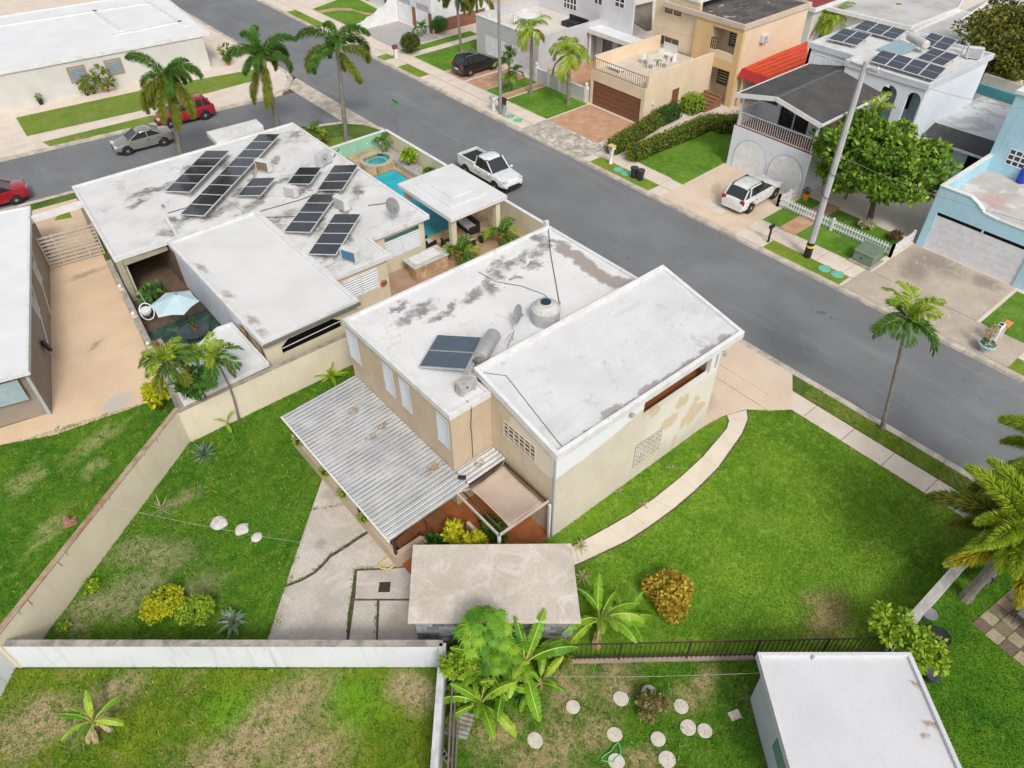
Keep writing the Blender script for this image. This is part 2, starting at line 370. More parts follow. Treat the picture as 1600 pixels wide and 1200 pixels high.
# kerb stones, laid end to end
def kerbline(x0, x1, ya, yb, step=3.05):
    root = bpy.data.objects.new('kerb', None); COL.objects.link(root); ORG[root.name] = Vector((0, 0, 0)); tag(root, kind='structure')
    mb = MB(); w = x1-x0; e = .05 if x0 < 32 else -.05
    b0, b1 = (x0, x1-.05) if x0 < 32 else (x0+.05, x1)
    mb.loft([[(x0-(0 if x0 < 32 else .0), y, -.19), (x1, y, -.19), (b1, y, .012), (b0, y, .012)] for y in (.012, step-.012)])
    me = mb.mesh('kerb_stone', KERB); y = ya
    while y < yb:
        o = link('kerb_stone', me, root, (RNG.normal(0, .006), y, RNG.normal(0, .004))); y += step
    return root
kerbline(28.555, 28.97, -14, 50)
kerbline(28.555, 28.97, 66.5, 112)
kerbline(36.83, 37.245, -14, 112)
# rounded corner kerbs of the side street
kb = MB()
for pts in ([(28.75, 50.2), (28.2, 52.1), (27.0, 53.5), (25.2, nearY(25.2)+.0), (-40, nearY(-40))], [(28.75, 66.6), (28.3, 64.9), (27.0, 63.2), (25, farY(25)), (-40, farY(-40))]):
    for a, b in zip(pts[:-1], pts[1:]): kb.beam((*a, -.085), (*b, -.085), .4, .2)
struct('kerb', kb, KERB)

def slabs(name, x0, x1, ya, yb, step, mt, z=.012, xs=1):
    root = bpy.data.objects.new(name, None); COL.objects.link(root); ORG[root.name] = Vector((0, 0, 0)); tag(root, kind='structure')
    w = (x1-x0)/xs; me = MB().box(.012, w-.012, .014, step-.014, -.06, 0).mesh('paving_slab', mt)
    y = ya
    while y < yb-.01:
        for i in range(xs): link('paving_slab', me, root, (x0+i*w, y, z+RNG.normal(0, .003)))
        y += step
    return root
flat('sidewalk_bed', [(26.3, -14), (27.52, -14), (27.52, 12.2), (26.3, 12.2)], .003, SOIL)
slabs('sidewalk', 26.32, 27.5, -10.0, 10.6, 2.0, CONC)
flat('sidewalk_bed', [(38.4, -14), (39.88, -14), (39.88, 100), (38.4, 100)], .003, SOIL)
slabs('sidewalk', 38.42, 39.86, -8, 100, 1.8, CONC)
# the apron in front of the two-storey house
DRIVE = mat('driveway concrete', (.76, .61, .47), .85, (.7, .55, .42), .5, .08, .15, 40, layers=[dict(col=(.55, .43, .32), thr=(.6, .8), scale=.7, amt=.5), dict(col=(.4, .33, .27), blobs=[(23.5, 13.6, 0, .9, .5, 1, 20)], amt=.4)])
for q in ([(22.0, 12.66), (23.45, 12.5), (24.7, 12.05), (25.4, 11.35), (25.4, 17.9), (22.0, 17.9)], [(25.43, 11.3), (26.34, 10.64), (26.34, 17.9), (25.43, 17.9)],
          [(26.36, 10.6), (28.55, 12.1), (28.55, 17.9), (26.36, 17.9)], [(22, 17.93), (28.55, 17.93), (28.55, 23), (22, 23)], [(22, 23.03), (28.55, 23.03), (28.55, 27.4), (22, 27.4)]):
    flat('driveway', q, .014, DRIVE, .05)
# curved garden path
outer = [(24.67, 12.02), (24.2, 11.6), (23.2, 11.2), (20.72, 10.62), (19, 10.45), (17.45, 10.4), (16, 10.45), (14.83, 10.55), (12.61, 11.03), (11.2, 11.5)]
inner = [(23.67, 12.4), (23.45, 12.1), (22.94, 11.85), (20.73, 11.45), (19, 11.32), (17.21, 11.28), (15.9, 11.35), (14.69, 11.5), (12.99, 11.75), (11.6, 12.2)]
groot = bpy.data.objects.new('garden_path', None); COL.objects.link(groot); ORG[groot.name] = Vector((0, 0, 0)); tag(groot, kind='structure')
PATHM = mat('path concrete', (.74, .66, .55), .85, (.67, .59, .48), 1.0, .04, .2, 40)
flat('path_bed', inset(outer+inner[::-1], -.07), .008, SOIL)
for i in range(9):
    a, b, c, d = [Vector(q) for q in (outer[i], outer[i+1], inner[i+1], inner[i])]; e = (b-a).normalized()*.006
    MB().prism([tuple(a+e), tuple(b-e), tuple(c-e), tuple(d+e)], -.03, .022).build('path_slab', PATHM, groot)

# ---- lawns
G_MAIN = ((.15, .315, .022), (.22, .385, .032), (.32, .45, .065), (.42, .43, .15))
def lawn(name, poly, z, key, cols, **kw):
    mt = grassmat(key, *cols, **kw); o = flat(name, poly, z, mt); return o
bl = lambda pts: [(P(x, y).x, P(x, y).y, 0, rx, ry, 2, yaw) for x, y, rx, ry, yaw in pts]
B_MAIN = bl([(1295, 965, .95, .65, 30)])
LAWNS = []
def reg(poly, n, key, cols, **kw): LAWNS.append((poly, n, key, cols, kw))
L1 = [(9.4, 8.5), (12.0, 12.7), (22.4, 12.66), (23.5, 12.45), (24.6, 12.05), (26.3, 10.6), (26.3, 1.25), (18.3, 1.3), (17.7, 1.7)]
k1 = dict(blobs=B_MAIN, blobcol=(.5, .34, .18), drythr=(.6, .82))
lawn('lawn', L1, .004, 'lawn main', G_MAIN, **k1); reg(L1, 650, 'lawn main', G_MAIN, **k1)
G_BACK = ((.075, .215, .016), (.13, .27, .022), (.23, .34, .045), (.36, .32, .14))
L2 = [(3.5, 27.35), (11.9, 27.2), (11.9, 23.9), (7.2, 23.9), (7.25, 21.8), (1.15, 15.0), (-5.3, 20.95)]
k2 = dict(drythr=(.56, .78), blobs=bl([(240, 865, 1.5, .7, -50), (215, 910, 1.0, .7, 0), (170, 945, 1.4, .7, -30), (310, 925, .9, .5, 0), (285, 780, .9, .4, 10), (130, 960, .8, .5, 0)]), blobcol=(.4, .37, .2))
lawn('lawn', L2, .004, 'lawn back', G_BACK, **k2); reg(L2, 650, 'lawn back', G_BACK, **k2)
L3 = [(-14, 36), (-3.4, 32.75), (3.7, 31.1), (3.45, 27.7), (-5.3, 21.15), (-16, 28)]
k3 = dict(drythr=(.6, .8), blobs=bl([(150, 690, 1.3, .35, 20), (40, 750, .8, .5, 40), (150, 730, .6, .3, 0), (75, 830, 1.0, .3, 30)]), blobcol=(.38, .42, .15))
lawn('lawn', L3, .004, 'lawn left', G_BACK, **k3); reg(L3, 500, 'lawn left', G_BACK, **k3)
G_DRY = ((.13, .25, .018), (.23, .31, .022), (.31, .36, .035), (.44, .33, .15))
L4 = [(-9.5, 17.3), (-5.6, 20.75), (5.85, 11.1), (1.5, 6.0), (-3, 2.5), (-12, 10)]
k4 = dict(drythr=(.52, .7), blobs=bl([(430, 1130, 2.0, 1.1, 0), (70, 1130, 1.8, .9, -30), (350, 1180, 2.0, .9, 0), (640, 1080, .6, .8, 0), (180, 1090, 1.0, .6, 0), (480, 1190, 1.5, .7, 0)]), blobcol=(.56, .43, .26), blobs2=bl([(560, 1100, .9, .9, 0), (360, 1110, .8, .6, 0)]), blobcol2=(.2, .42, .022))
lawn('lawn', L4, .004, 'lawn front', G_DRY, **k4); reg(L4, 800, 'lawn front', G_DRY, **k4)
L5 = [(6.4, 11.0), (14.6, 3.95), (13.0, 3.2), (11.0, .5), (6, -3), (1.5, 4.0), (3.9, 7.7)]
k5 = dict(drythr=(.54, .74), blobs=bl([(890, 1080, 1.1, .7, 20), (960, 1065, .8, .45, 0), (780, 1150, .9, .6, 0), (1090, 1075, .9, .45, 0), (850, 1180, 1.6, .7, 0), (930, 1140, .7, .6, 0), (1000, 1190, .6, .4, 0)]), blobcol=(.52, .4, .22))
lawn('lawn', L5, .004, 'lawn stones', G_BACK, **k5); reg(L5, 800, 'lawn stones', G_BACK, **k5)
L6 = [(18.4, 1.15), (26.3, 1.1), (26.3, -8), (16, -10), (13, -4), (17.0, .3), (14.7, 3.9), (17.6, 1.5)]
lawn('lawn', L6, .004, 'lawn right', ((.07, .2, .014), (.12, .26, .018), (.16, .3, .025), (.2, .25, .05))); reg(L6, 650, 'lawn right', ((.07, .2, .014), (.12, .26, .018), (.16, .3, .025), (.2, .25, .05)))
G_STRIP = ((.16, .27, .025), (.23, .31, .035), (.28, .34, .05), (.42, .37, .16))
L7 = [(27.55, -12), (28.53, -12), (28.53, 11.3), (27.55, 10.75)]
lawn('grass_verge', L7, .006, 'lawn verge', G_STRIP, drythr=(.5, .7)); reg(L7, 700, 'lawn verge', G_STRIP, drythr=(.5, .7))
# grass blades, one uncounted mass for all nearby lawns
KEEPOUT = [outer+inner[::-1]]
def blades(poly, dens, h0=.035, h1=.075, w=.012):
    xs, ys = [p[0] for p in poly], [p[1] for p in poly]; A = (max(xs)-min(xs))*(max(ys)-min(ys)); n = int(A*dens)
    x = RNG.uniform(min(xs), max(xs), n); y = RNG.uniform(min(ys), max(ys), n); k = inpoly(x, y, poly)
    for q in KEEPOUT: k &= ~inpoly(x, y, q)
    # keep what the picture could see
    d = np.stack([x, y, np.full(n, -CAM_H)], 1); w_ = d@np.array(FW); u = 800+F*(d@np.array(RX))/w_; v = 600-F*(d@np.array(UY))/w_
    k &= (u > -120) & (u < 1720) & (v < 1300); x, y = x[k], y[k]; n = len(x)
    a = RNG.uniform(0, 2*np.pi, n); h = RNG.uniform(h0, h1, n); ww = RNG.uniform(.7, 1.6, n)*w; lean = RNG.uniform(0, .7, n)*h; la = RNG.uniform(0, 2*np.pi, n)
    V = np.empty((n, 3, 3)); V[:, 0] = np.stack([x-np.cos(a)*ww, y-np.sin(a)*ww, np.zeros(n)], 1); V[:, 1] = np.stack([x+np.cos(a)*ww, y+np.sin(a)*ww, np.zeros(n)], 1)
    V[:, 2] = np.stack([x+np.cos(la)*lean, y+np.sin(la)*lean, h], 1); return V
GLAB = {'lawn main': 'bright mown grass of the big side lawn beside the two-storey house', 'lawn back': 'patchy grass between the beige wall and the metal porch roof', 'lawn left': 'grass with dry streaks on the other side of the beige wall',
        'lawn front': 'yellowing grass enclosed by the white garden wall', 'lawn stones': 'patchy grass around the round stepping stones', 'lawn right': 'dark green grass around the checkered stone patio', 'lawn verge': 'strip of verge grass between sidewalk and kerb'}
for poly, dens, key, cols, kw in LAWNS:
    me = fastmesh('grass_blades', blades(inset(poly, -.03), dens), grassmat(key+' blades', *cols, blade=True, **kw), 3)
    o = link('grass_blades', me); tag(o, GLAB[key], 'grass', kind='stuff')

# weeds and taller tufts scattered through the rougher lawns, uncounted
def weeds(poly, n, seed):
    rg = np.random.default_rng(seed); xs, ys = [p[0] for p in poly], [p[1] for p in poly]; x = rg.uniform(min(xs), max(xs), n*3); y = rg.uniform(min(ys), max(ys), n*3); k = inpoly(x, y, poly)
    for q in KEEPOUT: k &= ~inpoly(x, y, q)
    x, y = x[k][:n], y[k][:n]; m_ = 11; sz = np.repeat(rg.uniform(.5, 1.5, len(x)), m_); cx = np.repeat(x, m_)+rg.normal(0, .05, len(x)*m_)*sz; cy = np.repeat(y, m_)+rg.normal(0, .05, len(x)*m_)*sz; N = len(cx)
    a = rg.uniform(0, 6.28, N); h = rg.uniform(.04, .1, N)*sz; w = .016*sz; la = rg.uniform(0, 6.28, N); ln = rg.uniform(.3, 1.2, N)*h
    V = np.empty((N, 3, 3)); V[:, 0] = np.stack([cx-np.cos(a)*w, cy-np.sin(a)*w, np.full(N, .02)], 1); V[:, 1] = np.stack([cx+np.cos(a)*w, cy+np.sin(a)*w, np.full(N, .02)], 1); V[:, 2] = np.stack([cx+np.cos(la)*ln, cy+np.sin(la)*ln, h], 1); return V
WEEDS = leafmat('lawn weed leaf', ((.05, .16, .012), (.13, .28, .02), (.34, .42, .05)), scale=.8, trans=.15)
for poly, n, lab in ((L2, 2200, 'taller weed tufts dotted over the lawn beside the porch'), (L4, 2600, 'taller weed tufts dotted over the yellowing lawn'), (L5, 2000, 'taller weed tufts between the stepping stones'), (L3, 1200, 'taller weed tufts on the lawn behind the beige wall')):
    tag(link('weed_tufts', fastmesh('weed_tufts', weeds(poly, n, n), WEEDS, 3)), lab, 'weeds', kind='stuff')
# ---- cracked concrete yard behind the porch: slabs with weeds in the joints
yard = bpy.data.objects.new('concrete_yard', None); COL.objects.link(yard); ORG[yard.name] = Vector((0, 0, 0)); tag(yard, kind='structure')
YARDM = mat('yard concrete', (.64, .58, .51), .85, (.54, .485, .42), .8, .12, .25, 35, layers=[dict(col=(.68, .64, .58), thr=(.52, .68), scale=.9, amt=.6, dist=1.5), dict(col=(.24, .22, .19), thr=(.64, .8), scale=1.3, amt=.55),
    dict(col=(.2, .18, .15), blobs=bl([(520, 775, .35, .3, 0), (500, 850, .3, .25, 0)]), amt=.45, soft=.6), dict(col=(.34, .28, .2), blobs=bl([(630, 965, .6, .5, 0)]), amt=.6, soft=.6)])
flat('yard_bed', PP([(507, 738), (598, 822), (650, 880), (690, 940), (690, 1005), (412, 1012)]), .006, SOIL)
ygroups = ([(505, 744), (588, 820), (560, 838), (540, 851), (514, 868), (503, 880), (490, 893), (470, 904), (446, 914)],
           [(445, 918), (472, 908), (493, 896), (507, 883), (517, 871), (543, 855), (563, 841), (591, 824), (645, 882), (598, 887), (554, 889), (551, 915), (543, 962), (541, 1012), (414, 1012)],
           [(558, 892), (600, 890), (660, 884), (660, 935), (555, 935)], [(554, 938.5), (589, 938.5), (587, 1012), (544, 1012)], [(593, 938.5), (662, 938.5), (672, 1012), (590, 1012)])
for q in ygroups: MB().prism(PP(q, .03), -.05, .03).build('concrete_slab', YARDM, yard)
def tufts(lines, dens, h0, h1, w, spread):
    V = []
    for pts in lines:
        for (a, b) in zip(pts[:-1], pts[1:]):
            a, b = P(*a), P(*b); L = (b-a).length
            for _ in range(int(L*dens)):
                t = random.random(); p = a.lerp(b, t)+Vector((random.gauss(0, spread), random.gauss(0, spread), .01)); an = random.uniform(0, 6.28); h = random.uniform(h0, h1)
                d = Vector((math.cos(an), math.sin(an), 0))*w; l = Vector((random.gauss(0, h*.6), random.gauss(0, h*.6), h))
                V.append([p-d, p+d, p+l])
    return np.array(V)
WEED = leafmat('weed leaf', ((.05, .12, .012), (.1, .2, .02), (.18, .28, .03)))
o = link('joint_weeds', fastmesh('joint_weeds', tufts([[(589, 822), (562, 839), (541, 853), (516, 869.5), (505, 881), (491, 894.5), (471, 906), (446, 916)], [(585, 889), (555, 890), (552, 915), (548, 950), (543, 990)], [(591, 938), (586, 990)], [(487, 797), (515, 793), (540, 788)], [(560, 812), (640, 885)]], 110, .04, .12, .016, .035), WEED, 3))
tag(o, 'green weeds growing in the cracks of the concrete yard', 'weeds', kind='stuff')
g = thing('drain_grate', 'square rusty drain grate set in the cracked concrete yard', 'drain grate', P(601, 918, .034))
c = P(601, 918); rz = Matrix.Rotation(-AZ, 3, 'Z'); mb = MB().cbox((c.x, c.y, .033), (.44, .44, .014), rz); mb.build('cover', mat('rusty iron', (.09, .06, .045), .8, (.05, .04, .03), 9), g)
for i in range(5): MB().cbox(Vector((c.x, c.y, .044))+rz @ Vector((-.14+.07*i, 0, 0)), (.02, .36, .012), rz).build('bar', IRON, g)

# ---- left neighbour's drive and other paving
LDRIVE = mat('tan drive concrete', (.75, .57, .39), .85, (.68, .5, .34), .45, .08, .15, 40, layers=[dict(col=(.5, .39, .28), thr=(.58, .78), scale=.6, amt=.5), dict(col=(.48, .47, .44), blobs=bl([(183, 630, .75, .55, 20)]), amt=.8, noise=.3),
    dict(col=(.25, .2, .16), blobs=bl([(135, 428, 1.0, .25, 0), (150, 540, .5, .15, 30)]), amt=.6, soft=.7)])
flat('driveway', [(-3.6, 33.0), (-1.2, 31.9), (3.75, 31.1), (4.9, 39), (5.55, 45.6), (6.2, 49.8), (6.6, 54.6), (3.0, 54.9), (2.4, 46), (-1.05, 33.6), (-3.4, 34.1)], .012, LDRIVE, .05)
flat('lawn', PP([(85, 345), (90, 336), (108, 330), (113, 340)]), .017, grassmat('lawn verge', *G_STRIP))
# ---- upper left corner plot
flat('sidewalk', [(4, 66.0), (22, 64.2), (22, 65.7), (4, 67.3)], .01, CONC)
G_TL = ((.16, .25, .035), (.21, .28, .045), (.25, .3, .06), (.4, .32, .16))
for q in (PP([(25, 184), (255, 134), (400, 108), (405, 124), (225, 172), (42, 213)]), PP([(66, 222), (230, 182), (290, 170), (292, 178), (235, 193), (78, 229)])):
    flat('lawn', q, .014, grassmat('lawn far', *G_TL, drythr=(.5, .72)))
flat('sidewalk', PP([(0, 226), (40, 216), (235, 175), (310, 157), (312, 166), (60, 222), (0, 240)]), .012, CONC)
# grass by the corner palm and in the corner
flat('lawn', PP([(488, 238), (498, 218), (545, 212), (560, 222), (520, 250)]), .014, grassmat('lawn far', *G_TL))

# ---- far side of the street: drives, lawns, verges
G_FAR = ((.1, .235, .022), (.155, .29, .032), (.23, .34, .055), (.33, .35, .13))
def far(name, x0, x1, y0, y1, z, mt): return flat(name, [(x0, y0), (x1, y0), (x1, y1), (x0, y1)], z, mt)
FG = grassmat('lawn across', *G_FAR, drythr=(.55, .76))
FV = grassmat('verge across', *G_STRIP, drythr=(.52, .72))
far('grass_verge', 37.26, 38.38, 14.9, 20.2, .012, FV); far('grass_verge', 37.26, 38.38, 29.7, 35.5, .012, FV); far('grass_verge', 37.26, 38.38, 2.2, 5.4, .012, FV)
far('grass_verge', 37.26, 38.38, 57.5, 61, .012, FV); far('grass_verge', 37.26, 38.38, 63.2, 64.6, .012, FV); far('grass_verge', 37.26, 38.38, 76, 83, .012, FV)
BDRIVE = mat('stained drive concrete', (.56, .48, .39), .85, (.48, .4, .32), .6, .12, .2, 40, layers=[dict(col=(.2, .17, .14), blobs=[(43.6, 12.6, 0, 1.1, 1.6, 2, 0), (42.2, 12.9, 0, 1.3, .8, 2, 20), (43.9, 9.4, 0, .6, .9, 2, 0)], amt=.65, soft=.7), dict(col=(.62, .56, .48), thr=(.56, .72), scale=1.0, amt=.7, dist=1.5)])
for y0, y1, x0, x1 in ((8.1, 11.1, 39.9, 44.7), (11.13, 14.3, 39.9, 44.7), (5.3, 11.1, 37.26, 39.86), (11.13, 14.7, 37.26, 39.86)): far('driveway', x0, x1, y0, y1, .024, BDRIVE)
far('lawn', 39.9, 44.4, 5.6, 7.9, .012, FG); far('driveway', 39.9, 46, 1.0, 5.5, .016, CONC)
far('lawn', 40.0, 44.9, 14.7, 22.2, .012, FG)
PAVER = mat('brick paver', (.64, .38, .24), .85, (.54, .3, .18), 1.2, .18, .3, 22, layers=[dict(col=(.58, .43, .3), thr=(.5, .7), scale=1.4, amt=.6)])
far('brick_path', 39.9, 45.2, 19.7, 20.9, .018, PAVER)
far('driveway', 37.26, 44.6, 22.3, 28.6, .02, mat('pink drive concrete', (.74, .6, .46), .85, (.68, .54, .4), .6, .08, .1, 40, layers=[dict(col=(.4, .28, .18), blobs=[(41, 26.8, 0, .9, .3, 1, 30)], amt=.5)]))
flat('lawn', [(39.95, 33.3), (39.7, 28.7), (45.2, 28.9), (49.3, 30), (49.3, 33.2)], .012, FG)
for y0, y1 in ((37.3, 43.0), (48.6, 49.4), (51.3, 53.9), (54.1, 57.0)): far('driveway', 39.9, 44.65, y0, y1, .016, PAVER)
flat('band', [(39.9, 53.9), (44.6, 53.9), (44.6, 54.1), (39.9, 54.1)], .018, WTRIM)
WORN = mat('worn pale concrete', (.56, .5, .42), .9, (.4, .35, .29), 1.1, .2, .3, 25, layers=[dict(col=(.7, .66, .6), thr=(.5, .62), scale=1.3, amt=.8, dist=2), dict(col=(.25, .22, .18), thr=(.62, .74), scale=1.7, amt=.6, dist=2)])
far('sidewalk', 37.26, 39.88, 36.2, 43.1, .026, WORN)
for y0, y1 in ((43.2, 48.4), (49.5, 51.2), (57.2, 62.2)): far('lawn', 39.95, 44.6 if y0 < 57 else 48.6, y0, y1, .012, FG)
far('lawn', 39.95, 48.6, 63.3, 64.6, .012, FG)
far('driveway', 39.9, 44.9, 64.9, 72.2, .016, mat('grey pavers', (.5, .49, .47), .85, (.42, .41, .4), 2.5, .15, .2, 25))
flat('lawn', [(39.95, 72.9), (45, 72.6), (46, 84), (39.95, 82)], .012, FG)
pth = MB(); arc = [(40.0, 80.6), (41.8, 80.3), (43.2, 79.0), (43.3, 77.2), (44.2, 75.6), (45.6, 75)]
pth.loft([[(x-.1, y-.5, .014), (x+.1, y-.5, .016), (x+.1, y+.5, .018), (x-.1, y+.5, .016)] for x, y in arc]); struct('brick_path', pth, PAVER)

# ================================================================== shared building pieces
def wall_x(mb, X0, X1, y0, y1, z0, z1, holes=()):
    """wall slab lying along Y between X0 and X1, holes (ya,yb,za,zb)"""
    hs_ = sorted(holes); y = y0
    for (a, b, c, d) in hs_:
        if a > y: mb.box(X0, X1, y, a, z0, z1)
        if c > z0: mb.box(X0, X1, a, b, z0, c)
        if d < z1: mb.box(X0, X1, a, b, d, z1)
        y = b
    if y < y1: mb.box(X0, X1, y, y1, z0, z1)
    return mb
def wall_y(mb, Y0, Y1, x0, x1, z0, z1, holes=()):
    hs_ = sorted(holes); x = x0
    for (a, b, c, d) in hs_:
        if a > x: mb.box(x, a, Y0, Y1, z0, z1)
        if c > z0: mb.box(a, b, Y0, Y1, z0, c)
        if d < z1: mb.box(a, b, Y0, Y1, d, z1)
        x = b
    if x < x1: mb.box(x, x1, Y0, Y1, z0, z1)
    return mb
def louvre(parent, axis, at, a, b, z0, z1, n, mt=ALU, glass=GLASS, name='window', cols=1, fr=.05, backing=True, sw=.6):
    """jalousie window in the plane axis=at facing the negative direction; spans a..b, z0..z1"""
    f = MB()
    def bx(u0, u1, w0, w1, d0, d1):
        if axis == 'x': f.box(at+d0, at+d1, u0, u1, w0, w1)
        else: f.box(u0, u1, at+d0, at+d1, w0, w1)
    bx(a, b, z1-fr, z1, -.03, .06); bx(a, b, z0, z0+fr, -.03, .06)
    for i in range(cols+1):
        u = a+(b-a-fr)*i/cols; bx(u, u+fr, z0+fr, z1-fr, -.028, .058)
    fo = f.build(name, mt, parent)
    if backing:
        g = MB()
        if axis == 'x': g.box(at+.07, at+.09, a, b, z0, z1)
        else: g.box(a, b, at+.07, at+.09, z0, z1)
        g.build('pane', glass, fo)
    cw = (b-a-fr)/cols; h = (z1-z0-2*fr)/n; rot = Matrix.Rotation(R(42), 3, 'Y' if axis == 'x' else 'X')
    s = MB()
    if axis == 'x': s.cbox((0, 0, 0), (h*sw, cw-fr, .012), Matrix.Rotation(R(-50), 3, 'Y'))
    else: s.cbox((0, 0, 0), (cw-fr, h*sw, .012), Matrix.Rotation(R(50), 3, 'X'))
    me = s.mesh('slat', mt)
    for c in range(cols):
        for i in range(n):
            u = a+fr/2+cw*(c+.5); w = z0+fr+h*(i+.5)
            link('slat', me, fo, (at+.02, u, w) if axis == 'x' else (u, at+.02, w))
    return fo
def grille(parent, axis, at, a, b, z0, z1, nx, nz, mt=ALU, glass=GLASS, bar=.03, name='window', fr=.05):
    f = MB()
    def bx(m_, u0, u1, w0, w1, d0, d1):
        if axis == 'x': m_.box(at+d0, at+d1, u0, u1, w0, w1)
        else: m_.box(u0, u1, at+d0, at+d1, w0, w1)
    bx(f, a, b, z1-fr, z1, -.03, .05); bx(f, a, b, z0, z0+fr, -.03, .05); bx(f, a, a+fr, z0+fr, z1-fr, -.028, .048); bx(f, b-fr, b, z0+fr, z1-fr, -.028, .048)
    for i in range(1, nx):
        u = a+(b-a)*i/nx; bx(f, u-bar/2, u+bar/2, z0+fr, z1-fr, -.025, .02)
    for i in range(1, nz):
        w = z0+(z1-z0)*i/nz; bx(f, a+fr, b-fr, w-bar/2, w+bar/2, -.022, .018)
    fo = f.build(name, mt, parent)
    for i in range(nx):
        g = MB(); bx(g, a+(b-a)*i/nx+.004, a+(b-a)*(i+1)/nx-.004, z0+.01, z1-.01, .055, .075); g.build('pane', glass, fo)
    return fo
def flat_roof(parent, poly, zdeck, zrim, rimw, th, deckm, rimm, name='roof'):
    inn = inset(poly, rimw)
    o = MB().prism(inn, zdeck-th, zdeck).build(name, deckm, parent)
    MB().ring(poly if poly_ccw(poly) else poly[::-1], inn if poly_ccw(poly) else inn[::-1], zdeck-th-.002, zrim).build('parapet', rimm, o, bevel=.012)
    return o
def poly_ccw(p): return sum(p[i][0]*p[(i+1) % len(p)][1]-p[(i+1) % len(p)][0]*p[i][1] for i in range(len(p))) > 0
def rect(x0, x1, y0, y1): return [(x0, y0), (x1, y0), (x1, y1), (x0, y1)]

# ================================================================== the two-storey beige house
MH = thing('house', 'two-storey beige house with flat white roofs, mono-pitch wing and metal porch', 'house', (16.5, 18, 0))
def zb(pts, z): return [(P(x, y, z).x, P(x, y, z).y, z, rx, ry, 1.5, yaw) for x, y, rx, ry, yaw in pts]
Z1 = 5.42
ROOF1 = mat('main roof coating', (.76, .76, .75), .75, (.7, .7, .69), .7, .06, .15, 30, layers=[
    dict(col=(.22, .2, .19), noise=.8, nscale=1.8, soft=.45, amt=.95, speck=2.0, blobs=zb([(650, 488, 1.0, .36, 10), (622, 480, .5, .2, 10), (690, 493, .7, .2, 0), (708, 478, .45, .14, 50), (736, 463, .75, .32, 20), (765, 447, .7, .32, 60), (775, 428, .5, .3, 90), (800, 412, .6, .3, 0), (833, 415, .75, .2, -20), (838, 398, .5, .32, 0), (815, 400, .5, .22, 0), (850, 385, .45, .3, 0), (780, 410, .4, .2, 20), (845, 372, .3, .4, 0), (805, 435, .4, .12, 0)], Z1)),
    dict(col=(.33, .285, .25), noise=.4, nscale=2.2, soft=.25, amt=.95, blobs=zb([(880, 388, .55, .4, 30), (897, 398, .7, .4, -80), (912, 410, .7, .38, -80), (925, 421, .7, .36, -85), (938, 430, .7, .38, -85), (950, 437, .7, .42, -85), (965, 441, .6, .45, -80), (980, 443, .5, .4, -80), (870, 378, .5, .16, -60)], Z1)),
    dict(col=(.4, .38, .36), thr=(.58, .72), scale=1.3, amt=.5, speck=6), dict(col=(.45, .43, .41), vein=.4, w=.006, amt=.6), dict(col=(.5, .47, .43), thr=(.55, .75), scale=.5, amt=.25)])
ROOFRIM = mat('roof edge coating', (.76, .76, .76), .75, (.66, .66, .66), 1.6, .08, .1, 30, layers=[dict(col=(.32, .3, .28), thr=(.58, .74), scale=2.2, amt=.6)])
BW1 = mat('beige render', (.6, .48, .345), .88, (.53, .42, .3), 1.1, .07, .12, 40, streak=.35, streakcol=(.38, .31, .23), layers=[dict(col=(.66, .56, .43), thr=(.55, .72), scale=.55, amt=.6)])
xw = 10.66; yw = 16.42
wins = []
for (xa, ya, xb, yb) in ((540, 514, 563, 560), (596, 562, 618, 617), (622, 584, 643, 637), (681, 645, 703, 693)):
    a = PX(xa, ya, xw); b = PX(xb, yb, xw); wins.append((b.y, a.y))
wins.sort(); wz0, wz1 = 3.35, 4.95
holes = [(a, b, wz0, wz1) for a, b in wins]
w = wall_x(MB(), xw, xw+.2, yw, 24.0, 0, 5.25, holes); w.box(xw+.2, 22.3, 23.8, 24.0, 0, 5.25); w.box(22.3, 22.5, 16.4, 24.0, 0, 5.25); w.box(xw+.2, 12.7, yw, yw+.2, 0, 5.25)
w.build('wall', BW1, MH)
for a, b in wins: louvre(MH, 'x', xw, a, b, wz0, wz1, 9, mt=plain('dulled aluminium', (.58, .61, .66), .5), name='louvre_window', sw=.55, glass=plain('grey blue jalousie glass', (.22, .26, .3), .3))
# main roof
flat_roof(MH, [(10.58, 16.33), (12.6, 16.33), (12.6, 17.2), (22.55, 17.2), (22.55, 24.05), (10.58, 24.05)], Z1, Z1+.1, .16, .18, ROOF1, ROOFRIM)
# mono-pitch wing: roof drops from Y=17.3 to Y=12.5
ax0, ax1, ay0, ay1 = 12.53, 23.48, 12.52, 17.32
az = lambda y: 5.0+(y-ay0)*(6.0-5.0)/(ay1-ay0)
AWALL = mat('wing wall paint', (.68, .62, .51), .88, (.62, .57, .47), .9, .06, .1, 40, streak=.3, streakcol=(.52, .47, .38), layers=[
    dict(col=(.75, .77, .8), noise=.25, nscale=.8, soft=.04, blobs=[(12.6, 12.6, 5.3, 5.9, 1, 1.65, 0), (17.5, 12.6, 5.4, 4.0, 1, 1.1, 0), (21.5, 12.6, 5.0, 2.5, 1, 1.5, 0)], amt=.97),
    dict(col=(.74, .72, .66), noise=.4, nscale=.7, soft=.3, blobs=[(20.5, 12.6, 2.6, 2.6, 1, 1.8, 0)], amt=.7),
    dict(col=(.6, .48, .33), noise=.35, nscale=3.2, soft=.22, blobs=[(PY(x, y, 12.6).x, 12.6, PY(x, y, 12.6).z, rx, 1, rz_, 0) for x, y, rx, rz_ in ((1047, 660, .55, .42), (1025, 645, .3, .22), (1068, 628, .45, .38), (1082, 648, .4, .75), (1095, 638, .28, .35), (1070, 660, .3, .4), (1055, 690, .2, .35), (1005, 695, .18, .2), (1090, 625, .2, .25))], amt=.9)])
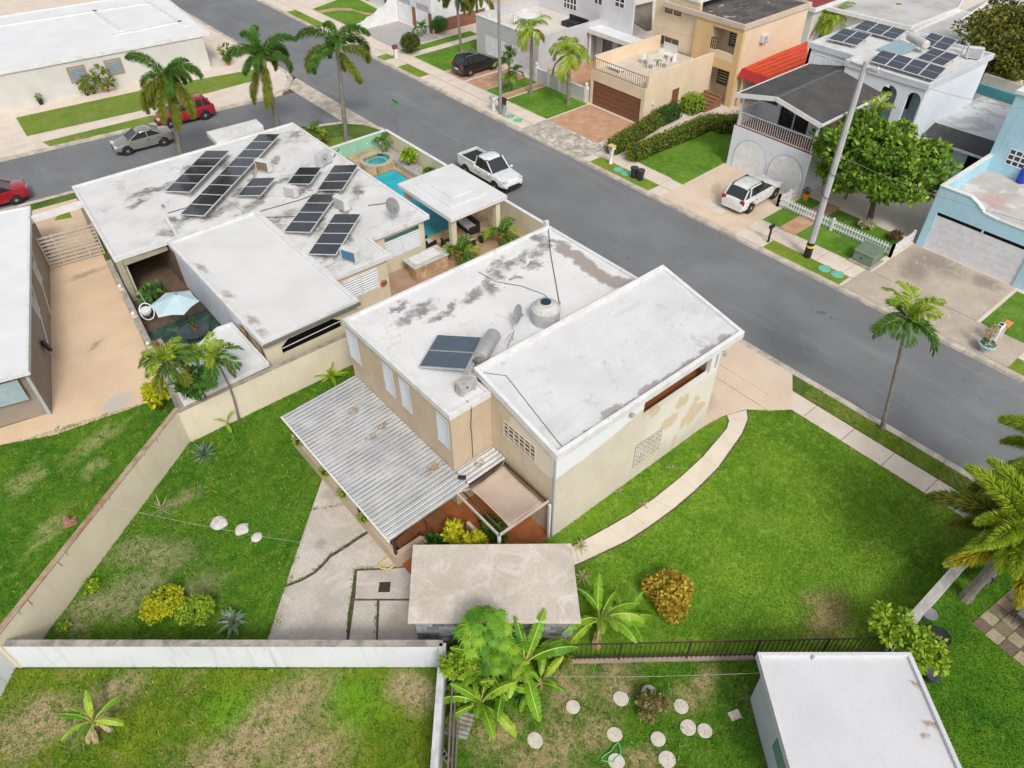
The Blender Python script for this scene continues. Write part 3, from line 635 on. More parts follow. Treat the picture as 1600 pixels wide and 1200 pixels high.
o1 = PY(1006, 640, ay0+.13); o2 = PY(1111, 570, ay0+.13)
ox0, ox1, oz0, oz1 = o1.x, o2.x, 3.72, 4.66
XR = 22.2
w = MB(); wall_y(w, 12.65, 12.85, 12.62, XR, 0, 4.9, [(ox0, ox1, oz0, oz1), (ox1+.28, XR-.12, oz0, oz1)])
w.build('side_wall', AWALL, MH)
# gable wall towards the garden with a slit of grilled window
w = MB(); wa = PX(786, 656, 12.62); wb = PX(837, 706, 12.62); gy0, gy1, gz0, gz1 = wb.y, wa.y, 3.62, 4.5
poly_z = lambda y: az(y)-.16
wall_x(w, 12.62, 12.82, 12.85, 16.42, 0, 4.86, [(gy0, gy1, gz0, gz1)])
w.prism([(12.62, 12.85), (12.82, 12.85), (12.82, 17.2), (12.62, 17.2)], 4.86, lambda x, y: poly_z(y)); w.box(12.62, 22.4, 17.0, 17.2, 5.2, 5.8)
gm = mat('garden gable render', (.64, .54, .39), .88, (.56, .47, .33), 1.1, .07, .12, 40, streak=.3, streakcol=(.3, .25, .19), layers=[dict(col=(.72, .64, .52), noise=.3, nscale=.9, soft=.06, blobs=[(12.6, 13.4, 4.6, 1, 1.9, 1.15, 0)], amt=.9)])
w.build('gable_wall', gm, MH)
grille(MH, 'x', 12.62, gy0, gy1, gz0, gz1, 6, 4, mt=plain('cream frame', (.62, .56, .46), .6), glass=plain('brown glass', (.05, .03, .02), .25), bar=.045, name='grilled_window')
MB().box(22.2, 22.4, 12.85, 17.2, 0, 3.7).build('end_wall', AWALL, MH)
MB().box(12.9, 22.3, 12.9, 17.0, 3.0, 3.1).build('balcony_floor', ORANGE, MH)
w = MB(); wall_x(w, 16.9, 17.05, 12.86, 17.0, 3.1, 4.9, [(14, 15, 3.1, 4.7)]); w.box(17.05, 22.3, 15.6, 15.75, 3.1, 5.4); w.build('balcony_wall', gm, MH)
# breeze block panel: a lattice of pierced blocks
BREEZE = mat('cream breeze block', (.66, .62, .54), .85, (.56, .52, .44), 4, .1)
b1 = PY(991, 712, 12.65); b2 = PY(1032, 687, 12.65); bx0, bx1 = b1.x, b2.x; bz0, bz1 = PY(989.5, 729.5, 12.65).z, PY(993, 698, 12.65).z
brp = MB().box(bx0, bx1, 12.638, 12.648, bz0, bz1).build('vent_panel', DARK, MH)
nbx, nbz = 7, 5; cw_, ch_ = (bx1-bx0)/nbx, (bz1-bz0)/nbz; mbk = MB()
mbk.box(0, cw_-.01, -.03, 0, 0, ch_*.3); mbk.box(0, cw_-.01, -.03, 0, ch_*.7, ch_-.01); mbk.box(0, cw_*.32, -.029, 0, ch_*.3, ch_*.7); mbk.box(cw_*.68, cw_-.01, -.029, 0, ch_*.3, ch_*.7)
me = mbk.mesh('breeze_block', BREEZE)
for i in range(nbx):
    for k in range(nbz): link('breeze_block', me, brp, (bx0+i*cw_, 12.637, bz0+k*ch_))
# wing roof
ROOF2 = mat('wing roof coating', (.64, .645, .65), .75, (.58, .585, .59), .6, .06, .12, 30, layers=[
    dict(col=(.3, .27, .255), noise=.35, nscale=1.9, soft=.2, amt=.95, blobs=zb([(898, 690, .4, .16, 0), (918, 672, .35, .1, 0), (955, 640, .6, .2, 0), (985, 628, .4, .16, 0), (1015, 605, .7, .24, 0), (1050, 584, .55, .2, 0), (1080, 566, .8, .22, 0), (1110, 545, .6, .2, 0), (1135, 528, .5, .28, 10)], 5.15)),
    dict(col=(.34, .335, .33), thr=(.55, .72), scale=.9, amt=.6, speck=4), dict(col=(.46, .46, .455), thr=(.52, .7), scale=.7, amt=.5, stretch=(.25, 1.4, 1)), dict(col=(.4, .39, .38), vein=.5, w=.005, amt=.5), dict(col=(.56, .56, .56), thr=(.5, .7), scale=.4, amt=.3)])
rp = rect(ax0, ax1, ay0, ay1); ri = inset(rp, .17)
wr = MB().prism(ri, lambda x, y: az(y)-.18, lambda x, y: az(y)).build('wing_roof', ROOF2, MH)
MB().ring(rp, ri, lambda x, y: az(y)-.2, lambda x, y: az(y)+.13).build('parapet', ROOFRIM, wr, bevel=.012)
MB().tube([(12.75, 17.0, az(17)+.03), (13.4, 16.4, az(16.4)+.02), (13.05, 13.2, az(13.2)+.02), (13.0, 12.75, az(12.75)+.06)], .012, 5).build('roof_cable', BLACK, wr)
MB().tube([(12.56, 12.6, 4.7), (12.56, 12.6, .1)], .035, 8).build('downpipe', GREYMET, MH)
for (x, y) in ((986, 646), (1131, 551)):
    p = PY(x, y, 12.6); sp = MB().cbox((p.x, 12.62, p.z+.08), (.1, .06, .1)).build('floodlight', GREYMET, MH)
    MB().lathe([(.05, 0), (.1, .05), (.12, .14), (.0, .14)], (p.x, 12.58, p.z), 12, Matrix.Rotation(R(115), 3, 'X')).build('lamp_head', GREYMET, sp, smooth=True)
# conduit and cables down the notch wall
MB().tube([(11.55, 16.5, 5.6), (11.6, 16.3, 5.3), (11.62, 16.38, 4.8), (11.55, 16.36, 4.2), (11.6, 16.39, 3.9), (11.58, 16.39, 2.4)], .014, 5).build('hanging_cable', BLACK, MH)

# ---- porch with corrugated sheets
porch = MB(); POM = BW1
pz = lambda x: 2.02+(x-6.9)*(2.24-2.02)/(10.6-6.9)
PT = MB()
proof = MB().beam((7.0, 15.5, pz(7.0)-.1), (7.0, 23.95, pz(7)-.1), .06, .12).build('porch_roof', IRON, MH)
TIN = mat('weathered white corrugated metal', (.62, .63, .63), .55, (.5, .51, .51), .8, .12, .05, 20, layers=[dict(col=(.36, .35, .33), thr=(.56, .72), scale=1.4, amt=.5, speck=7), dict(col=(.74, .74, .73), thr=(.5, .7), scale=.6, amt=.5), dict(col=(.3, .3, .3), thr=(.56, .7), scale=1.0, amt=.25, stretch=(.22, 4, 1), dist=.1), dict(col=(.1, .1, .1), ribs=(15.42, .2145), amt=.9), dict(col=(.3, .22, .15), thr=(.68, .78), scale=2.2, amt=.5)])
def corr(xa, xb, ya, yb, per=.245, h=.055, n=4, lift=0.0):
    mb = MB(); ys = []; y = ya; k = int(round((yb-ya)/.858*24)) if yb-ya > .85 else 24
    prof = [0, 0, 1, 1, 0, 0]; rows = []
    for i in range(k+1):
        yy = ya+(yb-ya)*i/k; zz = h*prof[i % 6]; rows.append((yy, zz))
    for (yy, zz) in rows: mb.v += [(xa, yy, pz(xa)+zz+lift), (xb, yy, pz(xb)+zz+lift)]
    mb.f += [(2*i, 2*i+1, 2*i+3, 2*i+2) for i in range(k)]; return mb
ysheet = np.linspace(15.42, 24.0, 11)
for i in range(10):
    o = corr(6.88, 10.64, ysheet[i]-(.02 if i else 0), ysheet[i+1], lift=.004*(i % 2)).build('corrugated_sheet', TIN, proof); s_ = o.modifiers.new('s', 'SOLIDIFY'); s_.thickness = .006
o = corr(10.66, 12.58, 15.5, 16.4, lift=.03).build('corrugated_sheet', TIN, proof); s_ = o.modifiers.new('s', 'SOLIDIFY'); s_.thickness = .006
for y in np.linspace(15.7, 23.8, 7): MB().beam((6.98, y, pz(6.98)-.08), (10.6, y, pz(10.6)-.08), .05, .08).build('rafter', IRON, proof)
MB().beam((7.0, 15.52, pz(7)-.07), (12.5, 15.52, pz(12.5)-.04), .05, .1).build('front_beam', IRON, proof)
MB().tube([(6.84, 15.4, 1.99), (6.84, 24.0, 1.99)], .05, 6).build('gutter', WTRIM, proof)
for y in (15.62, 18.3, 21, 23.7): MB().box(7.06, 7.16, y-.05, y+.05, .7, 1.98).build('post', IRON, MH)
lw = MB().box(7.0, 7.22, 15.5, 24.0, 0, .72); lw.build('porch_wall', BW1, MH)
lw = MB().box(7.22, 8.35, 15.5, 15.72, 0, .72); lw.build('porch_wall', BW1, MH)
# floor tiles of the porch, orange clay: nearest rows as tiles
MB().box(7.22, 12.6, 12.7, 16.4, 0, .05).build('porch_floor', ORANGE, MH)
MB().box(7.22, 10.6, 16.4, 23.9, 0, .05).build('porch_floor', ORANGE, MH)
# planter edges with stepped low walls
MB().box(10.0, 10.14, 12.9, 14.2, .05, .75).box(10.0, 10.14, 14.2, 14.9, .05, .95).build('planter_wall', BW1, MH)
MB().box(8.35, 8.5, 13.4, 15.7, .05, .6).build('planter_wall', BW1, MH)
# pergola frame over the side yard
PG = 2.2
PGM = mat('pinkish beam paint', (.6, .52, .47), .75, (.48, .4, .35), 3, .1)
fr = MB().beam((10.06, 15.6, PG), (10.06, 12.8, PG), .07, .1); fr.beam((10.02, 12.86, PG), (12.56, 12.86, PG), .07, .1); fr.build('pergola_frame', PGM, MH); MB().beam((12.5, 15.5, PG), (12.5, 12.9, PG), .05, .08).beam((10.32, 15.5, PG-.06), (10.32, 12.9, PG-.06), .07, .05).build('pergola_rail', WOODB, MH)
MB().box(10.0, 10.1, 12.8, 12.9, 0, PG-.06).build('pergola_post', WTRIM, MH); MB().box(12.45, 12.55, 12.68, 12.78, 0, PG-.06).build('pergola_post', WTRIM, MH)
# shade sail: sagging cloth stretched between the frame corners
SS = thing('shade_sail', 'taupe fabric shade sail stretched over the side porch', 'shade sail', (11.4, 14.2, 2.1))
c00, c10, c11, c01 = P(734, 764, 2.27), P(796, 824, 2.22), P(850, 787, 2.22), P(785, 726, 2.42)
mb = MB(); n = 14
for i in range(n+1):
    for j in range(n+1):
        u, v = i/n, j/n; p = c00.lerp(c10, u).lerp(c01.lerp(c11, u), v); e = .16*(1-abs(2*u-1))*0
        k = 4*u*(1-u)*4*v*(1-v); p.z -= .28*k; mid = (c00+c10+c11+c01)/4; pull = .06*(4*v*(1-v)*(abs(2*u-1)**3)+4*u*(1-u)*(abs(2*v-1)**3)); p = p.lerp(mid, pull)
        p.z += .015*math.sin(u*9+v*14); mb.v.append(tuple(p))
mb.f = [(i*(n+1)+j, (i+1)*(n+1)+j, (i+1)*(n+1)+j+1, i*(n+1)+j+1) for i in range(n) for j in range(n)]
o = mb.build('cloth', CLOTH, SS, smooth=True); o.modifiers.new('s', 'SOLIDIFY').thickness = .006
for a, q in ((c00, (10.06, 15.5, 2.2)), (c10, (10.06, 12.9, 2.2)), (c11, (12.5, 12.9, 2.2)), (c01, (12.5, 15.5, 2.3))): MB().tube([a, q], .012, 5).build('rope', WTRIM, SS)

# ================================================================== roof equipment builders
ACW = plain('off-white enamel', (.68, .68, .66), .45)
def ac_unit(label, loc, rz, body=ACW, scale=1.0, fins=GREYMET):
    t = thing('air_conditioner', label, 'air conditioner', loc, rz, 'outdoor air conditioners')
    t.scale = (scale*1.2,)*3
    MB().box(-.42, .42, -.16, .16, .07, .66).build('cabinet', body, t, local=True, bevel=.015)
    MB().lathe([(.0, 0), (.25, 0), (.25, .02), (.21, .025), (.0, .01)], (-.08, -.162, .365), 20, Matrix.Rotation(R(90), 3, 'X')).build('fan_grille', GREYMET, t, local=True)
    f = MB()
    for k in range(5): f.add(MB().lathe([(.05+.04*k-.006, 0), (.05+.04*k+.006, 0)], (-.08, -.19, .365), 16, Matrix.Rotation(R(90), 3, 'X')).v, [])
    MB().lathe([(.0, 0), (.05, 0), (.05, .015), (.0, .015)], (-.08, -.176, .365), 10, Matrix.Rotation(R(90), 3, 'X')).build('fan_hub', BLACK, t, local=True)
    MB().box(.422, .428, -.13, .13, .12, .6).build('side_coil', fins, t, local=True)
    MB().box(-.36, .36, .162, .168, .12, .6).build('coil', fins, t, local=True)
    for s in (-.3, .3): MB().box(s-.03, s+.03, -.2, .2, 0, .07).build('foot', GREYMET, t, local=True)
    return t
CELL = None
def cellmat():
    mt, t, b = newmat('solar cell'); geo = t.new('ShaderNodeNewGeometry')
    c = t.mix(t.ramp(t.noise(geo.outputs['Position'], 1.2, 3), .3, .7), (.022, .024, .028), (.035, .038, .045)); t.lk(c, b.inputs['Base Color'])
    b.inputs['Roughness'].default_value = .16; b.inputs['Specular IOR Level'].default_value = .55; return mt
CELL = cellmat()
CELLB = plain('blue solar cell', (.055, .065, .085), .2, spec=.6)
def solar(label, corners, n, thick=.04, legs=True, cells=None, split=0, group='solar arrays', zleg=None, cols=1):
    """corners: far-left, far-right, near-right, near-left (world); n panels along the far-near run"""
    a, b, c, d = [Vector(q) for q in corners]; c = b+d-a; base = (a+b+c+d)/4
    t = thing('solar_array', label, 'solar panels', (base.x, base.y, (zleg if zleg is not None else base.z-.3)), group=group)
    nrm = (b-a).cross(d-a).normalized(); nrm = nrm if nrm.z > 0 else -nrm
    def at(u, v): return a.lerp(b, u).lerp(d.lerp(c, u), v)
    for k in range(n):
        for j in range(cols):
            u0, u1 = j/cols+.004, (j+1)/cols-.004; v0, v1 = k/n+.006/n*2, (k+1)/n-.012/n
            q = [at(u0, v0), at(u1, v0), at(u1, v1), at(u0, v1)]
            top = [p+nrm*thick for p in q]; mb = MB().add(q+top, [(0,1,2,3),(4,7,6,5),(0,4,5,1),(1,5,6,2),(2,6,7,3),(3,7,4,0)])
            fo = mb.build('panel', plain('panel frame', (.66, .67, .68), .4), t, fixn=True)
            ctr = sum(top, Vector())/4; s_ = [ctr+(p-ctr)*.94+nrm*.006 for p in top]
            if split:
                mid = [s_[0].lerp(s_[3], .49), s_[1].lerp(s_[2], .49), s_[1].lerp(s_[2], .51), s_[0].lerp(s_[3], .51)]
                MB().quad(s_[0], s_[1], mid[1], mid[0]).build('glass', cells or CELL, fo, fixn=True); MB().quad(mid[3], mid[2], s_[2], s_[3]).build('glass', cells or CELL, fo, fixn=True)
            else: MB().quad(*s_).build('glass', cells or CELL, fo, fixn=True)
    for u in (.15, .85):
        MB().beam(at(u, 0)-nrm*.03, at(u, 1)-nrm*.03, .04, .05).build('rail', STEEL, t)
        if legs:
            for v in (.04, .5, .96):
                p = at(u, v)-nrm*.03; z0 = zleg if zleg is not None else p.z-.3
                if p.z-z0 > .03: MB().beam((p.x, p.y, z0), p, .035).build('leg', STEEL, t)
    return t
def dish(label, base, aim, r, h, mt, tripod=True, group='satellite dishes', head=None):
    t = thing('satellite_dish', label, 'satellite dish', base, group=group); b = Vector(base); top = head or b+Vector((0, 0, h)); aim = Vector(aim).normalized(); M = aim.to_track_quat('Z', 'Y').to_matrix()
    prof = [(r*k/6, .22*r*(k/6)**2) for k in range(7)]; prof2 = [(p[0], p[1]-.012) for p in prof[::-1]]
    MB().lathe([(.001, 0)]+prof[1:]+prof2[:-1]+[(.001, -.012)], top+aim*.12, 24, M).build('reflector', mt, t, smooth=True)
    MB().tube([b, b.lerp(top, .7), top], [.03, .028, .025], 8).build('mast', STEEL, t)
    foc = top+aim*(r*.95)-Vector((0, 0, r*.25)); low = top+M @ Vector((0, -r*.9, .1))
    MB().tube([low, foc], .016, 6).build('feed_arm', STEEL, t); MB().cbox(foc, (.08, .08, .12), M).build('receiver', GREYMET, t)
    MB().cbox(top, (.1, .1, .12), M).build('bracket', STEEL, t)
    if tripod:
        for a in (0, 2.1, 4.2): MB().tube([b+Vector((math.cos(a)*.35, math.sin(a)*.35, 0)), b.lerp(top, .55)], .015, 6).build('stay', STEEL, t)
    return t

# ---- on the two-storey house
zr = Z1
t = thing('solar_water_heater', 'solar water heater with twin blue collectors and steel drum on the white roof', 'water heater', (12.9, 19.0, zr))
cl = [P(683, 523, 5.62), P(754, 527, 6.1), P(729, 577, 6.1), P(654, 572, 5.62)]
for k in range(2):
    q = [cl[0].lerp(cl[3], k*.505), cl[1].lerp(cl[2], k*.505), cl[1].lerp(cl[2], k*.505+.495), cl[0].lerp(cl[3], k*.505+.495)]
    nn = (q[1]-q[0]).cross(q[3]-q[0]).normalized(); nn = nn if nn.z > 0 else -nn
    top = [p+nn*.0 for p in q]; bot = [p-nn*.09 for p in q]
    fo = MB().add(bot+top, [(0,1,2,3),(4,7,6,5),(0,4,5,1),(1,5,6,2),(2,6,7,3),(3,7,4,0)]).build('collector', GREYMET, t, fixn=True)
    ctr = sum(top, Vector())/4; MB().quad(*[ctr+(p-ctr)*.95+nn*.004 for p in top]).build('glass', plain('collector glass', (.085, .115, .15), .12, spec=.6), fo, fixn=True)
    for p in (bot[1], bot[2]): MB().beam((p.x, p.y, zr), p, .03).build('leg', STEEL, t)
TANKM = plain('brushed steel drum', (.55, .55, .53), .35, .55)
dr0, dr1 = P(749, 560, 6.0), P(772, 522, 6.0); dd = (dr1-dr0).normalized(); MD = dd.to_track_quat('Z', 'Y').to_matrix(); LD = (dr1-dr0).length
MB().lathe([(.0, 0), (.22, 0), (.31, .04), (.33, .09), (.33, LD-.09), (.31, LD-.04), (.22, LD), (.0, LD)], dr0, 24, MD).build('drum', TANKM, t, smooth=True)
for k in (.15, .85):
    p = dr0.lerp(dr1, k); MB().beam((p.x+.15, p.y, zr), p, .04).beam((p.x-.15, p.y, zr), p, .04).build('stand', STEEL, t)
MB().tube([dr0+Vector((0, -.1, .1)), dr0+Vector((-.25, -.15, .3)), dr0+Vector((-.3, -.1, -.3))], .02, 6).build('pipe', WOODB, t)
dish('grey satellite dish on a steel mast beside the roof water tank', P(790, 538, zr), Vector((-.75, .35, .35)), .42, 1.0, GREYMET, head=P(815, 492, zr+.75))
c = P(852, 500, zr); c.z = zr; t = thing('water_tank', 'round white roof water tank with a dark blue lid', 'water tank', c)
MB().lathe([(.62, .0), (.62, .62), (.6, .66)], c, 28).build('barrel', GREYMET, t, smooth=True)
MB().lathe([(.64, .6), (.64, .68), (.5, .84), (.3, .92), (.24, .93), (.24, .96)], c, 28).build('top', mat('grimy white plastic', (.66, .65, .62), .6, (.5, .49, .46), 5, .15), t, smooth=True)
MB().lathe([(.23, .95), (.23, .99), (.0, 1.0)], c, 20).build('lid', plain('navy lid', (.012, .03, .055), .4), t)
MB().tube([c+Vector((.55, 0, .5)), c+Vector((.85, .0, .55)), c+Vector((.85, .1, 0))], .025, 6).build('pipe', STEEL, t)
ac_unit('weathered air conditioner with tangled wires on the edge of the white roof', P(729, 611, zr), R(2), mat('worn enamel', (.6, .59, .56), .6, (.4, .38, .35), 4, .2), .8, plain('dark coil', (.12, .13, .11), .6))
w = MB(); 
for s in range(4):
    p = P(716, 606, zr+.06); w.tube([p+Vector((.0, .05*s, .15)), p+Vector((-.08-.04*s, -.05, .02)), p+Vector((.05, -.25-.03*s, .03)), p+Vector((.25, -.32, .05))], .012, 5)
w.build('cable_bundle', plain('pinkish insulation', (.4, .14, .12), .7)).name = 'cable_bundle'
tag(bpy.data.objects['cable_bundle'], 'tangle of reddish wires beside the rooftop air conditioner', 'cables')
# roof cables
def cable(label, pts, r=.014, mt=BLACK):
    o = MB().tube(pts, r, 5).build('roof_cable', mt); tag(o, label, 'cable'); return o
cable('thin black cable crossing the white roof to the water tank', [P(748, 425, zr+.02), P(775, 440, zr+.02), P(815, 447, zr+.02), P(850, 460, zr+.02), P(868, 478, zr+.02)])
cable('dark cable running from the roof corner towards the water tank', [P(857, 358, zr+.1), P(860, 395, zr+.02), P(868, 440, zr+.02), P(875, 480, zr+.02)], .02)

# ================================================================== low white house with the solar arrays
H2 = thing('house', 'low cream house with wide stained white roof carrying solar panels', 'house', (13, 39, 0))
Z2 = 2.86
RS = [(350, 262, .9, .3, 60), (372, 300, .8, .3, 60), (330, 318, .9, .35, 40), (480, 275, .6, .3, 30), (515, 300, .8, .35, 60), (478, 345, .8, .3, 50), (505, 395, .7, .2, 50), (400, 318, .8, .4, 20), (362, 345, .8, .3, 10), (540, 330, .6, .3, 40), (445, 280, .5, .3, 0), (215, 318, .7, .3, 20), (265, 365, .4, .7, 10), (300, 262, .9, .3, 20), (275, 285, 1.2, .4, 10), (330, 300, 1.3, .25, 60), (345, 330, 1.2, .35, 20), (395, 275, 1.0, .2, 60), (430, 250, .7, .25, 50), (470, 300, .8, .25, 20), (440, 340, 1.1, .35, 10), (420, 360, .8, .4, 0), (500, 350, 1.1, .2, 50), (530, 275, .9, .3, 60), (560, 300, .9, .3, 50), (545, 370, .9, .2, 60), (230, 300, 1.2, .35, 0), (290, 345, .9, .3, 30), (270, 345, .35, .6, 0), (460, 210, .5, .4, 0), (410, 300, .9, .2, 55)]
ROOF3 = mat('stained low roof coating', (.74, .735, .72), .78, (.66, .655, .64), .6, .08, .15, 30, layers=[
    dict(col=(.17, .15, .13), noise=.9, nscale=1.4, soft=.6, amt=.95, speck=2.0, blobs=zb(RS, Z2)),
    dict(col=(.4, .37, .34), thr=(.52, .7), scale=.5, amt=.65, speck=4), dict(col=(.26, .23, .2), thr=(.62, .74), scale=1.3, amt=.6, speck=9), dict(col=(.35, .32, .29), vein=.4, w=.008, amt=.7)])
ROOF3B = mat('front low roof coating', (.74, .735, .72), .78, (.69, .68, .67), .5, .07, .15, 30, layers=[
    dict(col=(.3, .25, .19), noise=.35, nscale=2, soft=.6, amt=.8, speck=3, blobs=zb([(315, 418, .15, .6, 5), (355, 460, .18, .5, 10), (395, 500, .2, .5, 5), (405, 520, .3, .3, 0), (415, 530, .35, .12, 0)], 2.95)), dict(col=(.6, .585, .56), thr=(.5, .7), scale=.5, amt=.5)])
CREAM = mat('cream house paint', (.7, .64, .48), .85, (.64, .58, .43), 1.0, .06, .1, 40, streak=.2, streakcol=(.4, .36, .28))
pA = [(5.25, 40.0), (13.4, 39.62), (13.4, 30.6), (16.95, 30.5), (16.95, 32.65), (21.0, 32.6), (21.1, 49.6), (6.05, 50.0)]
flat_roof(H2, pA, Z2, Z2+.09, .16, .2, ROOF3, ROOFRIM)
flat_roof(H2, rect(8.1, 13.38, 28.0, 39.58), Z2+.07, Z2+.17, .2, .22, ROOF3B, ROOFRIM, 'front_roof')
MB().box(8.1, 13.4, 27.86, 27.97, Z2-.12, Z2+.02).build('gutter', plain('green grey gutter', (.16, .17, .16), .6), H2)
# raised band of roof at the back (porch entrance canopy)
MB().prism(PP([(322, 206), (400, 186), (411, 196), (338, 222)], Z2+.25), Z2-.1, Z2+.25).build('canopy_roof', ROOF3, H2)
w = MB()
w.prism([(5.6, 40.2), (5.8, 40.2), (6.5, 49.6), (6.3, 49.6)], 0, Z2-.2); w.box(6.4, 20.8, 49.2, 49.4, 0, Z2-.2); w.box(20.6, 20.8, 33.0, 49.2, 0, Z2-.2)
c0 = PY(625, 372, 32.85); c1 = PY(670, 340, 32.85); win_a = (17.95, 20.35, 1.0, 2.4)
wall_y(w, 32.85, 33.05, 16.75, 20.6, 0, Z2-.2, [win_a]); w.box(16.55, 16.75, 30.75, 33.05, 0, Z2-.2)
win_b = (14.0, 16.1, 1.05, 2.35)
wall_y(w, 30.75, 30.95, 13.2, 16.55, 0, Z2-.2, [win_b]); w.build('wall', CREAM, H2)
louvre(H2, 'y', 32.85, win_a[0], win_a[1], win_a[2], win_a[3]-.28, 10, cols=2, glass=plain('teal louvre glass', (.02, .09, .09), .15), name='louvre_window')
MB().box(win_a[0], win_a[1], 32.88, 32.93, win_a[3]-.27, win_a[3]).build('transom_pane', plain('teal glass', (.03, .13, .12), .12, spec=.7), H2)
louvre(H2, 'y', 30.75, win_b[0], win_b[1], win_b[2], win_b[3], 8, cols=2, glass=plain('teal louvre glass', (.02, .09, .09), .15), name='louvre_window')
# front wing facing the garden wall
w = MB(); a1 = PY(441, 548, 28.2); a2 = PY(534, 504, 28.2); hx0, hx1 = a1.x, a2.x
wall_y(w, 28.2, 28.4, 8.2, 13.2, 0, Z2-.15, [(hx0, hx1, 1.6, 2.42)])
for s, xx in ((1, hx0), (-1, hx1)): w.prism([(xx, 28.21), (xx+s*.5, 28.21), (xx, 28.39)], 2.2, 2.419) if False else w.add([(xx, 28.21, 2.1), (xx+s*.45, 28.21, 2.418), (xx, 28.21, 2.418), (xx, 28.39, 2.1), (xx+s*.45, 28.39, 2.418), (xx, 28.39, 2.418)], [(0, 1, 2), (3, 5, 4), (0, 3, 4, 1)])
w.build('front_wall', CREAM, H2)
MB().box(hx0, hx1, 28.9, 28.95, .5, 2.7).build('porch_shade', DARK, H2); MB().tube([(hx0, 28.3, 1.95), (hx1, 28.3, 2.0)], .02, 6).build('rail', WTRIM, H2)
MB().box(13.18, 13.38, 28.4, 30.75, 0, Z2-.15).build('end_wall', CREAM, H2)
# courtyard side: pale panels, shutters, dark recessed porch
pn = MB()
for k in range(4): pn.box(8.16, 8.24, 30.9+2.05*k, 32.9+2.05*k, .3, Z2-.2)
pn.build('courtyard_wall', plain('pale blue panel', (.6, .65, .72), .6), H2)
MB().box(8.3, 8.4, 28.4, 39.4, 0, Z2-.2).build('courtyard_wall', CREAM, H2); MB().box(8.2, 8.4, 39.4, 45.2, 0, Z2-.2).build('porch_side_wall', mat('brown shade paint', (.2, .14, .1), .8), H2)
for y in (28.5, 29.0, 30.2, 30.55): MB().box(8.1, 8.15, y, y+.32, 1.2, 2.4).build('shutter', mat('shutter timber', (.42, .28, .16), .7, (.32, .2, .11), 6), H2)
MB().box(5.5, 8.1, 40.05, 40.3, 2.25, Z2-.12).build('porch_beam', mat('khaki beam', (.42, .4, .29), .85), H2)
MB().box(5.3, 5.6, 39.95, 40.3, 0, Z2-.2).build('porch_pillar', mat('khaki beam', (.42, .4, .29), .85), H2)
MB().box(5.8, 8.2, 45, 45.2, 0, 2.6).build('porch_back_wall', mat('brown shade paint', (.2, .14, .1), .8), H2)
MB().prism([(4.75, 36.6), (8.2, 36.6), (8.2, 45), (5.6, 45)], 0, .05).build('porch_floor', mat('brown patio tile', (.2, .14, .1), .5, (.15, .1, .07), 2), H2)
MB().prism([(3.9, 28.0), (8.2, 28.0), (8.2, 36.6), (4.75, 36.6)], 0, .045).build('courtyard_floor', mat('green slate paving', (.03, .075, .06), .35, (.07, .13, .1), 3.0, .2, layers=[dict(col=(.12, .17, .13), thr=(.52, .6), scale=2.2, amt=.7)]), H2)
lowc = [(3.85, 27.5), (4.0, 29.6), (6.5, 31.3), (7.3, 31.7), (8.05, 31.6), (8.05, 27.55)]
flat_roof(H2, lowc, 2.05, 2.16, .14, .15, mat('low canopy coating', (.74, .74, .73), .78, (.68, .68, .67), .8, .05), ROOFRIM, 'low_canopy')
MB().box(3.95, 4.1, 27.6, 29.5, 0, 1.9).build('canopy_wall', CREAM, H2)
cw2 = MB().prism([(5.3, 43.5), (5.6, 43.5), (4.08, 29.6), (3.78, 29.6)], 0, 1.0); cw2.build('driveway_wall', mat('grimy grey coping', (.5, .47, .42), .9, (.34, .31, .28), 2.5, .2), H2)
for k in range(4):
    y = 31.0+k*3.0; x = 3.9+(y-29.6)*(5.27-3.9)/12.9; pp_ = MB().box(x-.12, x+.12, y-.12, y+.12, 0, 1.12).build('wall_pier', CREAM, H2)
    MB().lathe([(.02, 0), (.09, .04), (.11, .12), (.07, .2), (.0, .22)], (x, y, 1.12), 12).build('globe_lamp', WTRIM, pp_, smooth=True)
# solar arrays (tilted; left rail low, right rail high)
def arr(label, tl, tr, br, bl_, n): 
    return solar(label, [P(*tl, Z2+.16), P(*tr, Z2+.5), P(*br, Z2+.5), P(*bl_, Z2+.16)], n, zleg=Z2)
arr('row of five solar panels nearest the side street', (322, 236), (360, 236), (297, 299), (257, 300), 5)
arr('longest row of solar panels, nine in line, on the low stained roof', (405, 210), (439, 210), (322, 334), (281, 336), 9)
arr('pair of solar panels between the longest row and the middle air conditioner', (395, 279), (432, 278), (410, 305), (370, 307), 2)
arr('pair of solar panels beside the air conditioner at the pool edge', (468, 262), (504, 262), (486, 286), (448, 288), 2)
arr('three solar panels at the roof edge above the pool', (522, 259), (561, 258), (534, 297), (495, 298), 3)
arr('four solar panels beside the small round-cornered air conditioner', (488, 304), (528, 304), (490, 361), (443, 363), 4)
arr('four solar panels ending at the blue-sided air conditioner', (523, 335), (565, 335), (530, 396), (481, 398), 4)
ac_unit('air conditioner with brown coil beside the longest solar row', P(414, 268, Z2), R(118), ACW, 1.0, plain('brown coil', (.2, .14, .1), .6))
ac_unit('large grey air conditioner with round fan at the roof corner by the pool', P(507, 258, Z2), R(20), plain('light grey enamel', (.55, .56, .56), .45), 1.15)
ac_unit('narrow air conditioner in the middle of the low roof', P(456, 307, Z2), R(118), ACW, .9)
ac_unit('small air conditioner with rounded cover next to four solar panels', P(535, 327, Z2), R(100), ACW, 1.0)
ac_unit('air conditioner with blue coil near the roof edge above the louvre window', P(549, 408, Z2), R(112), ACW, 1.0, plain('blue coil', (.06, .16, .28), .4))
